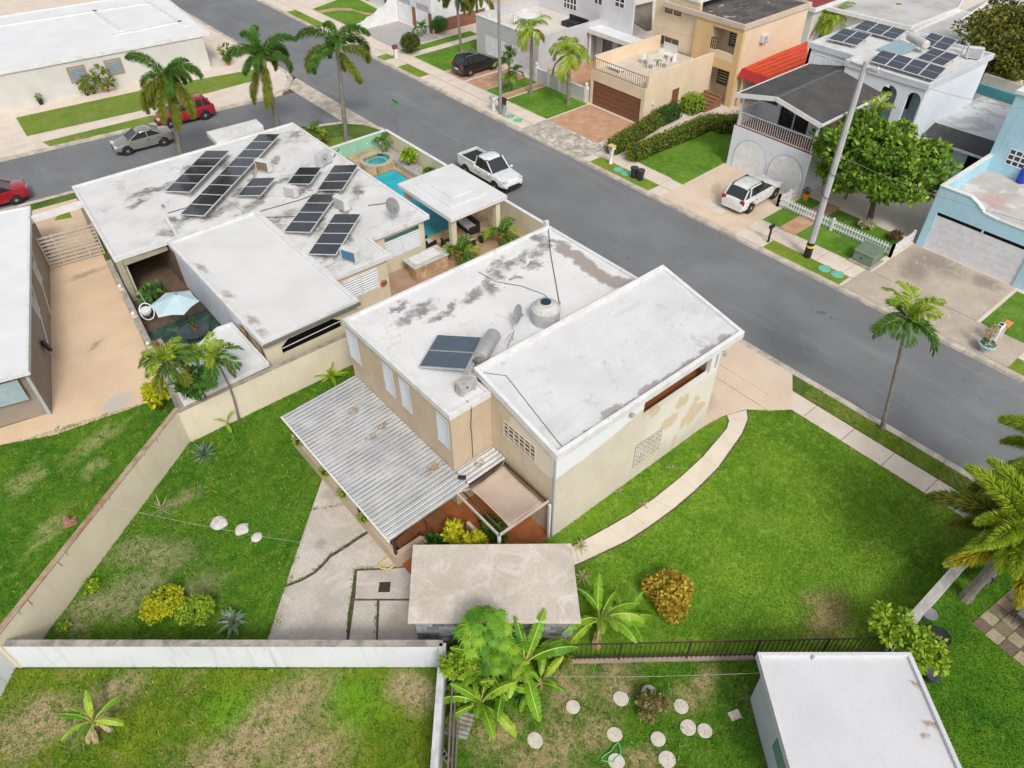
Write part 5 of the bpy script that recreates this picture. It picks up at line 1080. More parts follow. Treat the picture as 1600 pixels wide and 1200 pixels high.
# terrace furniture
WPL = plain('white plastic', (.8, .8, .78), .5)
t = thing('terrace_table', 'round white table on the tan roof terrace', 'table', (49.3, 40.3, 2.86)); MB().lathe([(0, .7), (.62, .7), (.62, .74), (0, .74)], (0, 0, 0), 24).build('top', plain('cream top', (.75, .7, .5), .5), t, local=True)
for a in range(4): MB().tube([(.35*math.cos(a*1.57), .35*math.sin(a*1.57), .7), (.45*math.cos(a*1.57), .45*math.sin(a*1.57), 0)], .03, 6).build('leg', WPL, t, local=True)
def wchair(label, loc, rz, grp='white chairs on the roof terrace'):
    t = thing('white_chair', label, 'chair', loc, rz, grp); MB().box(-.26, .26, -.25, .25, .4, .44).build('seat', WPL, t, local=True, bevel=.01)
    for k in range(5): MB().box(-.25+.105*k, -.18+.105*k, .24, .27, .44, .98).build('back_slat', WPL, t, local=True)
    for sx in (-1, 1):
        MB().box(sx*.27-.03, sx*.27+.03, -.25, .25, .62, .65).build('armrest', WPL, t, local=True)
        for sy in (-1, 1): MB().box(sx*.24-.025, sx*.24+.025, sy*.22-.025, sy*.22+.025, 0, .62).build('leg', WPL, t, local=True)
for a, l_ in ((20, 'next to the tall slatted bench'), (110, 'facing the left parapet'), (200, 'facing the railing'), (290, 'facing the side door parapet')): wchair('white plastic chair at the round terrace table, '+l_, (49.3+.85*math.cos(R(a)), 40.3+.85*math.sin(R(a)), 2.86), R(a-90))
t = thing('sun_lounger', 'low white lounger behind the tan terrace railing', 'lounger', (46.0, 41.6, 2.86)); MB().box(-.3, .3, -.8, .8, .22, .28).build('bed', WPL, t, local=True)
for sx in (-1, 1):
    for sy in (-1, 1): MB().box(sx*.25-.03, sx*.25+.03, sy*.7-.03, sy*.7+.03, 0, .22).build('leg', WPL, t, local=True)
t = thing('terrace_bench', 'tall white slatted bench back on the tan roof terrace', 'bench', (51.4, 40.6, 2.86))
for k in range(6): MB().box(-.03, 0, -.75, .75, .45+.13*k, .55+.13*k).build('back_slat', WPL, t, local=True)
MB().box(-.5, 0, -.75, .75, .38, .43).build('seat', WPL, t, local=True)
for sy in (-1, 1): MB().box(-.5, .0, sy*.74-.03, sy*.74+.03, 0, .62).build('side_frame', WPL, t, local=True)

# ---- red awning between the houses
AW = thing('awning', 'bright red corrugated awning between the tan and the white arched house', 'awning', (57, 33.4, 0)); RED = mat('red metal roofing', (.62, .08, .03), .5, (.52, .06, .025), 1, .05)
q = [P(1158, 106, 3.0), P(1262, 64, 3.25), P(1262, 104, 3.0), P(1208, 124, 2.8)]
for k in range(12):
    u0, u1 = k/12+.004, (k+1)/12-.004; a0, a1 = q[0].lerp(q[3], u0), q[0].lerp(q[3], u1); b0, b1 = q[1].lerp(q[2], u0), q[1].lerp(q[2], u1); up_ = Vector((0, 0, .05*(k % 2)))
    MB().add([a0+up_, a1+up_, b1+up_, b0+up_]+[p_-Vector((0, 0, .03)) for p_ in (a0, a1, b1, b0)], [(0, 1, 2, 3), (7, 6, 5, 4), (0, 4, 5, 1), (1, 5, 6, 2), (2, 6, 7, 3), (3, 7, 4, 0)]).build('roof_sheet', RED, AW, fixn=True)
a, b = q[0]-Vector((.05, 0, 0)), q[3]-Vector((.05, 0, 0)); MB().add([a, b, b+Vector((-.5, 0, -.55)), a+Vector((-.5, 0, -.55))], [(0, 1, 2, 3)]).build('valance', mat('dark red metal', (.42, .03, .03), .5), AW).modifiers.new('s', 'SOLIDIFY').thickness = .02
MB().box(53.6, 53.75, 34.5, 34.65, 0, 2.7).box(53.4, 53.55, 31.9, 32.05, 0, 2.7).build('post', TAN1, AW)
MB().box(57.5, 57.7, 31.8, 34.9, 0, 2.8).build('back_wall', DARK, AW)

# ---- white house with arched doors, balcony and gable roof
AH = thing('house', 'white two-storey house with twin arched garage doors and balcony', 'house', (51, 24.5, 0))
WB = mat('bluish white paint', (.76, .8, .85), .8, (.71, .75, .8), .7, .04, .06, 40); fX = 44.5
MB().box(fX, 52, 22.35, 28.65, 0, 3.0).build('garage_block', WB, AH, bevel=.015)
PLK = plain('white planks', (.85, .86, .87), .6)
arch_door(AH, fX, 25.45, 28.15, 2.4, PLK, 13); arch_door(AH, fX, 22.55, 25.2, 2.4, PLK, 13)
MB().box(fX+.02, 52, 22.4, 28.6, 3.0, 3.06).build('balcony_floor', mat('terracotta balcony tile', (.36, .15, .08), .6, (.3, .12, .06), 2), AH)
rails(AH, (fX+.1, 22.45), (fX+.1, 28.5), 3.06, 4.0, 34, ALU)
MB().box(fX+.4, 46.6, 28.4, 28.6, 3.06, 4.1).build('balcony_wall', WB, AH)
w = MB(); wall_x(w, 46.6, 46.8, 22.5, 28.5, 3.06, 5.2, [(22.9, 24.0, 4.3, 5.1), (24.3, 26.6, 3.1, 5.2), (26.9, 28.2, 4.3, 5.1)]); w.build('porch_wall', WB, AH)
MB().box(46.72, 46.76, 22.9, 28.2, 3.1, 5.19).build('glass_door', GLASS, AH); MB().box(46.65, 46.7, 25.4, 25.5, 3.1, 5.19).build('door_frame', ALU, AH)
for y in (28.35, 22.5): MB().box(fX+.05, fX+.2, y-.08, y+.08, 3.0, 5.3).build('porch_post', WTRIM, AH)
SHING = mat('dark grey roofing felt', (.085, .083, .082), .9, (.11, .108, .105), .9, .15, .3, 25, layers=[dict(col=(.2, .19, .18), thr=(.62, .74), scale=1.3, amt=.5)])
zr0, zri = 5.32, 5.98; yr = 25.55; X0, X1 = 43.95, 52.55
for ya, yb_ in ((28.65, yr), (22.0, yr)): 
    MB().add([(X0, ya, zr0), (X1, ya, zr0), (X1, yb_, zri), (X0, yb_, zri), (X0, ya, zr0-.1), (X1, ya, zr0-.1), (X1, yb_, zri-.1), (X0, yb_, zri-.1)], [(0,1,2,3),(7,6,5,4),(0,4,5,1),(1,5,6,2),(2,6,7,3),(3,7,4,0)]).build('gable_roof', SHING, AH, fixn=True)
    MB().beam((X0-.03, ya, zr0-.08), (X0-.03, yb_, zri-.08), .06, .3, up=(0, 0, 1)).build('bargeboard', WTRIM, AH); MB().beam((X0, ya, zr0-.05), (X1, ya, zr0-.05), .1, .16).build('eave_board', WTRIM, AH)
MB().beam((X0, yr, zri+.01), (X1, yr, zri+.01), .3, .03).build('ridge_cap', mat('ridge felt', (.15, .148, .145), .9), AH)
# upper block: front steps forward on the arched side
ZU = 6.75; ub = [(52.6, 29.1), (52.6, 25.4), (51.35, 25.4), (51.35, 19.35), (60.3, 19.2), (60.3, 29.0)]
w = MB(); aw = [(PX(1371, 155, 51.45).y, PX(1399, 155, 51.45).y), (PX(1410, 170, 51.45).y, PX(1434, 170, 51.45).y)]
hol = [(min(p), max(p), 3.0, 6.0) for p in aw]; wall_x(w, 51.45, 51.7, 19.45, 25.3, 0, 6.5, hol)
ac_z = 6.0
for (a_, b_, c_, d_) in hol:
    r_ = (b_-a_)/2; yc = (a_+b_)/2
    prof = [(yc+r_*math.cos(t_), ac_z-r_+r_*math.sin(t_)) for t_ in np.linspace(0, math.pi, 13)]
    pass
w.box(51.7, 60.2, 19.4, 19.6, 0, 6.5); w.box(52.7, 52.9, 25.4, 29.0, 3, 6.5); w.box(52.7, 60.2, 28.8, 29.0, 0, 6.5); w.build('wall', WB, AH)
for (a_, b_, c_, d_) in hol:   # spandrels turn the openings into arches
    r_ = (b_-a_)/2; yc = (a_+b_)/2; m_ = MB(); ths = list(np.linspace(0, math.pi, 13))
    for t0, t1 in zip(ths[:-1], ths[1:]):
        y_0, z_0, y_1, z_1 = yc+r_*math.cos(t0), ac_z-r_+r_*math.sin(t0), yc+r_*math.cos(t1), ac_z-r_+r_*math.sin(t1)
        for X_ in (51.452, 51.69): m_.add([(X_, y_0, z_0), (X_, y_1, z_1), (X_, y_1, ac_z), (X_, y_0, ac_z)], [(0, 1, 2, 3)])
        m_.add([(51.452, y_0, z_0), (51.452, y_1, z_1), (51.69, y_1, z_1), (51.69, y_0, z_0)], [(0, 1, 2, 3)])
    m_.build('arch_head', WB, AH); MB().box(52.9, 53.0, max(19.65, a_-.6), b_+.1, 2.9, 6.5).build('loggia_wall', plain('pale aqua wall', (.45, .6, .66), .8), AH); MB().box(52.84, 52.89, max(19.7, a_-.45), a_+.35, 4.3, 5.7).build('loggia_window', DARK, AH)
louvre(AH, 'x', 52.7, 25.75, 26.95, 5.2, 6.1, 5, name='louvre_window', glass=DARK); louvre(AH, 'x', 52.7, 27.15, 28.4, 5.2, 6.1, 5, name='louvre_window', glass=DARK)
ROOF5 = mat('arched house roof', (.7, .7, .68), .8, (.62, .62, .6), .7, .08, .1, 30, layers=[dict(col=(.36, .33, .28), thr=(.56, .7), scale=.6, amt=.6, speck=4)])
flat_roof(AH, ub, 6.55, ZU, .22, .2, ROOF5, mat('bluish parapet', (.68, .7, .73), .8, (.6, .62, .65), 1.2))
zp = 6.72
def roofarr(label, tl, tr, br, bl_, n, cols, hi=.35): return solar(label, [P(*tl, zp+hi), P(*tr, zp+hi), P(*br, zp+.05), P(*bl_, zp+.05)], n, legs=True, cells=CELLB, zleg=6.56, cols=cols, split=1, group='solar arrays on the arched house')
roofarr('pair of solar panels at the corner of the arched house roof nearest the red awning', (1318, 44), (1363, 54), (1333, 74), (1293, 62), 1, 2)
roofarr('three solar panels along the back edge of the arched house roof', (1352, 31), (1418, 48), (1388, 65), (1332, 45), 1, 3, .3)
roofarr('front row of four solar panels above the arches', (1378, 78), (1480, 107), (1456, 125), (1358, 96), 1, 4)
roofarr('middle pair of solar panels beside the roof water heater', (1458, 75), (1500, 87), (1474, 105), (1431, 92), 1, 2)
roofarr('rear pair of solar panels beside the roof water heater', (1455, 51), (1497, 63), (1474, 80), (1435, 68), 1, 2)
t = thing('solar_water_heater', 'white-drum solar water heater among the panels of the arched house', 'water heater', P(1410, 70, 6.56)); q = [P(1405, 61, 7.0), P(1433, 72, 7.0), P(1410, 84, 6.7), P(1370, 76, 6.7)]
MB().add(q+[p-Vector((0, 0, .08)) for p in q], [(0,1,2,3),(7,6,5,4),(0,4,5,1),(1,5,6,2),(2,6,7,3),(3,7,4,0)]).build('collector', plain('pale collector glass', (.3, .42, .47), .2), t, fixn=True)
d0, d1 = P(1421, 56, 7.15), P(1448, 71, 7.15); dd = (d1-d0).normalized(); LD = (d1-d0).length
MB().lathe([(0, 0), (.24, 0), (.3, .06), (.3, LD-.06), (.24, LD), (0, LD)], d0, 20, dd.to_track_quat('Z', 'Y').to_matrix()).build('drum', plain('white drum', (.6, .6, .58), .4), t, smooth=True)
for k in (.2, .8): p = d0.lerp(d1, k); MB().beam((p.x, p.y, 6.55), p, .05).build('stand', STEEL, t)
dish('small white satellite dish behind the solar panels of the arched house', P(1502, 84, 6.56), Vector((.4, -.6, .6)), .32, .6, WTRIM, tripod=False)
ac_unit('white air conditioner on the rear corner of the arched house roof', P(1519, 92, 6.56), R(120))
# ---- low wing between the arched and the blue house
LW = thing('house', 'low pale blue house with patchy white roof and dark front slope', 'house', (56, 17, 0))
PATCH = mat('patched white roof', (.7, .7, .69), .8, (.62, .62, .61), .8, .06, .1, 30, layers=[dict(col=(.42, .42, .44), thr=(.5, .54), scale=.55, amt=.7, detail=2), dict(col=(.5, .5, .5), thr=(.6, .7), scale=1.4, amt=.5)])
q = [P(1448, 187, 3.25), P(1535, 150, 3.25), P(1588, 172, 3.25), P(1562, 224, 3.25)]
MB().prism([tuple(p[:2]) for p in q], 3.05, 3.25).build('roof', PATCH, LW)
q2 = [P(1448, 187, 3.28), P(1562, 223, 3.28), P(1540, 246, 2.75), P(1425, 207, 2.75)]
MB().add(q2+[p-Vector((0, 0, .1)) for p in q2], [(0,1,2,3),(7,6,5,4),(0,4,5,1),(1,5,6,2),(2,6,7,3),(3,7,4,0)]).build('front_slope', SHING, LW, fixn=True); MB().beam(q2[2]+Vector((-.05, 0, -.1)), q2[3]+Vector((-.05, 0, -.1)), .12, .14).build('fascia', WTRIM, LW)
lx = q2[3].x+.45; PB = mat('pale blue paint', (.42, .56, .63), .82, (.38, .51, .58), .7, .05)
w = MB(); wall_x(w, lx, lx+.2, 14.3, 19.2, 0, 2.75, [(15.3, 16.2, 1.2, 2.4), (17.2, 18.1, 1.6, 2.4)]); w.build('wall', PB, LW); MB().box(lx+.1, lx+.14, 15.3, 18.1, 1.2, 2.4).build('pane', DARK, LW)
tw = thing('garden_wall', 'turquoise-edged wall behind the low pale blue house', 'wall', (62, 17, 0)); MB().beam(P(1528, 137, 3.3), P(1598, 160, 3.3), .25, .7).build('turquoise_band', plain('turquoise paint', (.1, .36, .42), .7), tw); MB().beam(P(1528, 142, 1.4), P(1598, 165, 1.4), .3, 2.8).build('wall_face', PALEG, tw)

# ---- light blue house with the wide garage
BH = thing('house', 'light blue house with wide pale garage door and stained roof terrace', 'house', (50, 10, 0))
BLU = mat('sky blue paint', (.44, .68, .8), .82, (.4, .63, .75), .6, .06, .08, 40, streak=.35, streakcol=(.2, .3, .36)); bX = 44.75
w = MB(); wall_x(w, bX, bX+.25, 7.6, 14.2, 0, 3.05, [(8.35, 13.75, 0, 2.45)]); w.build('garage_front', BLU, BH)
w = MB(); w.add([(x, y, z) for x in (bX, bX+.2) for y, z in ((14.2, 3.05), (14.2, 3.98), (12.4, 3.98), (11.9, 3.75), (11.4, 3.38), (10.6, 3.3), (7.6, 3.3), (7.6, 3.05))], [tuple(range(8)), tuple(range(15, 7, -1))]+[(i, 8+i, 8+(i+1) % 8, (i+1) % 8) for i in range(8)]); w.build('parapet', BLU, BH, fixn=True)
cp = [(14.2, 3.98), (12.4, 3.98), (11.9, 3.75), (11.4, 3.38), (10.6, 3.3), (7.6, 3.3)]
MB().loft([[(bX-.05, y, z+.005), (bX+.25, y, z+.005), (bX+.25, y, z+.07), (bX-.05, y, z+.07)] for y, z in cp]).build('coping', WTRIM, BH, fixn=True)
rails(BH, (bX+.1, 7.6), (bX+.1, 11.2), 3.35, 3.75, 18, ALU)
MB().box(bX+.1, bX+.14, 8.35, 13.75, 0, 2.2).build('garage_door', plain('pale grey door', (.72, .73, .77), .5), BH); MB().box(bX+.12, bX+.13, 8.35, 13.75, 2.2, 2.45).build('transom', DARK, BH); MB().box(bX+.05, bX+.1, 11.0, 11.1, 2.2, 2.45).build('mullion', ALU, BH)
for k in range(5): MB().box(bX+.085, bX+.099, 8.37, 13.73, .03+.43*k, .43+.43*k).build('door_panel', plain('pale grey door', (.72, .73, .77), .5), BH)
TER = mat('stained terrace', (.6, .56, .52), .85, (.5, .46, .42), .6, .1, .1, 30, layers=[dict(col=(.5, .28, .25), blobs=[(47.4, 11.9, 3, 1.0, .8, 2, 20)], amt=.6, soft=.7), dict(col=(.72, .7, .67), thr=(.5, .65), scale=.8, amt=.7)])
MB().box(bX+.25, 51, 7.6, 14.0, 2.9, 3.05).build('terrace_floor', TER, BH)
MB().box(bX+.25, 51, 14.0, 14.2, 0, 3.95).build('side_wall', BLU, BH); MB().box(bX+.2, 51, 13.97, 14.23, 3.955, 4.02).build('coping', WTRIM, BH)
w = MB(); wall_x(w, 51, 51.2, 4, 14.2, 0, 7.8, [(10.9, 13.2, 3.75, 4.75)]); w.box(51.2, 60, 14.0, 14.2, 0, 7.8); w.build('wall', BLU, BH)
MB().box(50.9, 60, 3.9, 14.3, 7.8, 8.0).build('roof', ROOF4, BH)
grille(BH, 'x', 51.0, 10.9, 13.2, 3.75, 4.75, 6, 3, bar=.07)
t = thing('plastic_barrel', 'bright blue plastic drum on the stained terrace', 'drum', P(1594, 285, 3.06)); MB().lathe([(.22, 0), (.28, .05), (.28, .4), (.3, .42), (.28, .45), (.28, .8), (.24, .86), (0, .86)], (0, 0, 0), 18).build('shell', plain('royal blue plastic', (.01, .05, .4), .4), t, local=True, smooth=True); MB().lathe([(.06, .86), (.06, .9), (0, .9)], (.1, 0, 0), 8).build('cap', plain('royal blue plastic', (.01, .05, .4), .4), t, local=True)

# ---- grey house with terrace above the garage
GH = thing('house', 'pale grey house with white garage and enclosed roof terrace', 'house', (50, 53, 0))
LG = mat('pale grey paint', (.56, .56, .58), .82, (.5, .5, .52), .8, .05, .06, 40); hX = 45.3
w = MB(); wall_x(w, hX, hX+.2, 50.3, 59.2, 0, 3.35, [(51.2, 54.2, 0, 2.1), (54.8, 57.8, 0, 2.1)]); w.box(hX+.2, 53, 59.0, 59.2, 0, 3.5); w.box(hX+.2, 53, 50.3, 50.5, 0, 3.5); w.build('garage_block', LG, GH)
MB().box(hX-.04, hX+.24, 50.25, 59.25, 3.355, 3.45).build('coping', WTRIM, GH)
for a_, b_ in ((51.2, 54.2), (54.8, 57.8)):
    gd = MB().box(hX+.08, hX+.12, a_, b_, 0, 2.1).build('garage_door', ALU, GH)
    for k in range(5): MB().box(hX+.055, hX+.079, a_+.03, b_-.03, .02+.42*k, .42*k+.4).build('door_panel', ALU, gd)
MB().box(hX+.2, 53, 50.5, 59.0, 2.6, 2.75).build('terrace_floor', mat('cream terrace 2', (.68, .63, .55), .8, (.62, .57, .5), 1, .05), GH)
w = MB(); wall_x(w, 53, 53.2, 46.5, 59.2, 0, 7.0, [(53.6, 55.4, 3.4, 5.0), (50.3, 51.4, 4.6, 6.2), (47.6, 48.8, 4.9, 6.2)]); w.build('wall', mat('white lap wall', (.68, .68, .7), .82, (.62, .62, .64), .8, .04), GH)
for a_, b_, c_, d_, n_ in ((53.6, 55.4, 3.4, 5.0, 4), (50.3, 51.4, 4.6, 6.2, 2), (47.6, 48.8, 4.9, 6.2, 2)): grille(GH, 'x', 53, a_, b_, c_, d_, n_, 3, bar=.08)
MB().box(53.2, 62, 46.5, 59.2, 6.8, 7.0).build('roof', ROOF4, GH)
# ground-floor veranda of the grey house, set back
MB().box(51.3, 53, 43.6, 50.3, 2.75, 3.0).build('veranda_roof', ROOF4, GH); MB().box(51.2, 51.3, 43.5, 50.35, 2.7, 3.08).build('veranda_fascia', WTRIM, GH)
w = MB(); wall_x(w, 52.4, 52.6, 43.6, 50.2, 0, 2.75, [(48.0, 49.4, .2, 2.4), (46.7, 47.4, .2, 2.4), (44.2, 45.6, 1.0, 2.2)]); w.build('veranda_wall', LG, GH)
for a_, b_, c_, d_ in ((48.0, 49.4, .2, 2.4), (46.7, 47.4, .2, 2.4), (44.2, 45.6, 1.0, 2.2)): grille(GH, 'x', 52.4, a_, b_, c_, d_, 1, 1, glass=plain('grey glass', (.1, .11, .12), .2), name='french_door')
for y in (45.8, 50.0): MB().box(51.35, 51.5, y-.08, y+.08, 0, 2.7).build('veranda_post', WTRIM, GH)
MB().box(45.2, 52.4, 43.6, 50.2, 0, .12).build('veranda_floor', PAVER, GH)
SL = mat('grey brown roofing', (.3, .26, .22), .9, (.22, .2, .17), 1.0, .1); q = [P(963, 16, 4.3), P(1020, 2, 4.3), P(1018, 45, 3.1), P(1010, 46, 3.05)]
MB().add(q+[p-Vector((0, 0, .15)) for p in q], [(0,1,2,3),(7,6,5,4),(0,4,5,1),(1,5,6,2),(2,6,7,3),(3,7,4,0)]).build('lean_roof', SL, GH, fixn=True)
t = thing('terrace_dining_set', 'white oval table on the enclosed terrace of the grey house', 'table', (48.6, 55.6, 2.75)); MB().lathe([(0, .7), (.9, .7), (.9, .74), (0, .74)], (0, 0, 0), 24).build('top', WPL, t, local=True); MB().lathe([(.3, 0), (.08, .1), (.08, .7)], (0, 0, 0), 12).build('pedestal', WPL, t, local=True)
for a, l_ in ((60, 'towards the white house'), (150, 'above the garage doors'), (240, 'nearest the coping'), (330, 'beside the black sofa')): wchair('white plastic chair at the oval table of the enclosed terrace, '+l_, (48.6+1.05*math.cos(R(a)), 55.6+1.05*math.sin(R(a)), 2.75), R(a-90), 'white chairs on the enclosed terrace')
t = thing('outdoor_sofa', 'black sofa on the enclosed terrace of the grey house', 'sofa', (51.3, 52.0, 2.75), R(0)); MB().box(-.6, .6, -1.2, 1.2, 0, .4).build('base', BLACK, t, local=True, bevel=.03); MB().box(.4, .6, -1.2, 1.2, .4, .8).build('backrest', BLACK, t, local=True, bevel=.03); MB().box(-.55, .38, -.6, .6, .4, .5).build('cushion', BLACK, t, local=True, bevel=.03)
# front garden wall with globe lamps
t = gwall('white front garden wall with globe lamps below the tan terrace', [(44.75, 43.35), (44.75, 50.2)], 1.15, .18, LG, WTRIM, name='front_wall')
for y in (43.6, 46.8, 48.2, 49.9):
    o = MB().box(44.6, 44.9, y-.15, y+.15, 0, 1.35).build('pier', WTRIM, t); MB().lathe([(.04, 0), (.13, .05), (.16, .16), (.1, .28), (0, .3)], (44.75, y, 1.36), 14).build('globe_lamp', plain('cream globe', (.75, .65, .5), .4), o, smooth=True)
# ---- white house at the top with brick-trimmed garage
NH = thing('house', 'white house with brick base and two panelled garage doors', 'house', (48, 68, 0)); BRK = mat('brick facing', (.36, .16, .1), .9, (.26, .11, .07), 3.5, .2, .4, 14)
w = MB(); wall_x(w, 45.2, 45.4, 66.4, 73.2, 0, 5.5, [(66.9, 69.2, 0, 2.5), (70.2, 72.5, 0, 2.5)]); w.box(45.4, 53, 66.4, 66.6, 0, 5.5); w.build('wall', WPAINT, NH)
for a_, b_ in ((66.9, 69.2), (70.2, 72.5)):
    gd = MB().box(45.28, 45.32, a_, b_, 0, 2.5).build('garage_door', ALU, NH)
    for k in range(4):
        for j in range(4): MB().box(45.255, 45.279, a_+.05+j*.56, a_+.05+j*.56+.5, .05+k*.6, .05+k*.6+.52).build('door_panel', GREYMET if k == 3 else ALU, gd)
for a_ in (66.4, 69.3, 72.6): MB().box(45.12, 45.198, a_, a_+.5 if a_ < 72 else a_+.6, 0, 1.9).build('brick_pier', BRK, NH)
MB().box(45.4, 52.0, 66.3, 66.398, 0, 1.2).build('brick_base', BRK, NH); grille(NH, 'y', 66.35, 49.0, 50.0, .2, 2.4, 2, 5, bar=.08, name='french_door')
flat_roof(NH, rect(45.1, 56, 66.2, 84), 5.6, 5.75, .2, .25, ROOF4, WTRIM); MB().box(46.3, 46.5, 73.2, 84, 0, 5.5).build('left_wall', WPAINT, NH); MB().box(46.22, 46.29, 76.4, 76.9, 0, 2.6).box(46.22, 46.29, 80.4, 81.4, 0, 2.6).build('door', plain('teal door', (.1, .2, .22), .5), NH)
sw = thing('garden_wall', 'white wall with stepped curved top beside the grey paved drive', 'wall', (43, 73, 0)); ptz = [(39.9, .5), (40.8, .6), (41.4, .95), (42.2, 1.05), (42.8, 1.5), (43.6, 1.65), (44.2, 2.2), (45.15, 2.4)]
m_ = MB(); m_.loft([[(x, 72.55, 0), (x, 72.75, 0), (x, 72.75, z), (x, 72.55, z)] for x, z in ptz]); m_.build('wall_face', WPAINT, sw, fixn=True)
for x, z in ptz[1::2]: MB().box(x-.12, x+.12, 72.5, 72.8, z+.002, z+.08).build('cap', WTRIM, sw)
# ---- roofs farther back
BR1 = mat('weathered flat roof', (.6, .59, .57), .85, (.45, .44, .42), .35, .1, .1, 20, layers=[dict(col=(.3, .28, .26), thr=(.55, .7), scale=.5, amt=.6, speck=3)])
def back_house(label, q, z, rm=BR1, wm=PALEG):
    t = thing('house', label, 'house', (*P(*q[0], z)[:2], 0)); pl = PP(q, z); flat_roof(t, pl, z-.1, z, .25, .25, rm, WTRIM); MB().prism(inset(pl, .35), 0, z-.36).build('wall', wm, t); return t
back_house('house with wide weathered grey roof behind the arched house', [(1290, 10), (1345, -30), (1520, -20), (1500, 12), (1425, 42)], 3.2)
back_house('white-walled house far behind the rust-green tree', [(1500, 30), (1560, -10), (1640, 0), (1640, 50), (1560, 60)], 3.2)
back_house('house with red roof behind the tan house', [(1225, 0), (1290, -25), (1335, -8), (1275, 14)], 3.4, mat('dull red roof', (.34, .07, .06), .8, (.26, .05, .05), 1))
back_house('low grey house behind the arched house solar panels', [(1425, 48), (1500, 15), (1560, 28), (1495, 65)], 3.0, BR1, WB)
t = thing('fence', 'pale slatted fence along the back lots behind the arched house', 'fence', (75, 27, 0)); a, b = P(1440, 50, 2.2), P(1545, 0, 2.2)
for k in range(24):
    p = a.lerp(b, k/24); q_ = a.lerp(b, (k+.7)/24); MB().beam((p.x, p.y, 1.2), (q_.x, q_.y, 1.2), .04, 2.2).build('board', plain('grey blue board', (.55, .59, .64), .7), t)
# carport roof strip beside the big tree, and the far corner lot walls

# ================================================================== vegetation builders
def kite_array(B, D, Wd, L, sag):
    """leaf kites: B base points, D directions, Wd width vectors, L lengths, sag at tip"""
    mid = B+D*(L*.45)[:, None]; tip = B+D*L[:, None]; mid[:, 2] -= sag*.25; tip[:, 2] -= sag
    V = np.empty((len(B), 4, 3)); V[:, 0] = B; V[:, 1] = mid+Wd; V[:, 2] = tip; V[:, 3] = mid-Wd; return V
def join_mesh(name, V, mb, m_leaf, m_stem):
    """leaf kites plus a stem MB in one mesh"""
    n = len(V); vs = V.reshape(-1, 3).tolist()+[list(v) for v in mb.v]; fs = [(4*i, 4*i+1, 4*i+2, 4*i+3) for i in range(n)]+[tuple(a+4*n for a in f) for f in mb.f]
    me = bpy.data.meshes.new(name); me.from_pydata(vs, [], fs); me.materials.append(m_leaf); me.materials.append(m_stem)
    me.polygons.foreach_set('material_index', [0]*n+[1]*len(mb.f)); me.update(); return me
def frond_mesh(L, e0, bend, nl, ll, lw, plum, mt, seed, sag=.35, stemr=.025):
    rg = np.random.default_rng(seed); k = 24; t = np.linspace(0, 1, k); th = e0-bend*t**1.25
    dx = np.cos(th); dz = np.sin(th); x = np.concatenate([[0], np.cumsum((dx[:-1]+dx[1:])/2)*L/(k-1)]); z = np.concatenate([[0], np.cumsum((dz[:-1]+dz[1:])/2)*L/(k-1)])
    yy = rg.normal(0, .06)*L*t**2; R_ = np.stack([x, yy, z], 1)
    s = np.sort(rg.uniform(.1, 1.0, nl)); base = np.stack([np.interp(s, t, R_[:, i]) for i in range(3)], 1); ths = np.interp(s, t, th)
    T = np.stack([np.cos(ths), np.zeros(nl), np.sin(ths)], 1); N = np.stack([-np.sin(ths), np.zeros(nl), np.cos(ths)], 1); Sd = np.array([0, 1.0, 0])
    if plum: ang = rg.uniform(0, 2*np.pi, nl)
    else: ang = np.where(rg.random(nl) < .5, rg.normal(.25, .18, nl), np.pi-rg.normal(.25, .18, nl))
    rad = np.cos(ang)[:, None]*Sd+np.sin(ang)[:, None]*N; fwd = rg.uniform(.55, .95, nl)[:, None]+(s**3)[:, None]*.8
    D = rad+T*fwd; D /= np.linalg.norm(D, axis=1)[:, None]; Ln = ll*(np.sin(np.pi*np.clip(s*.86+.1, 0, 1))**.6)*rg.uniform(.8, 1.15, nl)
    Wd = np.cross(D, N+rg.normal(0, .4, (nl, 3))); Wd /= np.linalg.norm(Wd, axis=1)[:, None]; Wd *= lw
    V = kite_array(base, D, Wd, Ln, sag*Ln); mb = MB().tube([tuple(p) for p in R_[::3]], [stemr*(1-.75*q) for q in np.linspace(0, 1, len(R_[::3]))], 5)
    return join_mesh('frond', V, mb, mt, MATS['frond stem'])
plain('frond stem', (.3, .33, .08), .6)
FRCACHE = {}
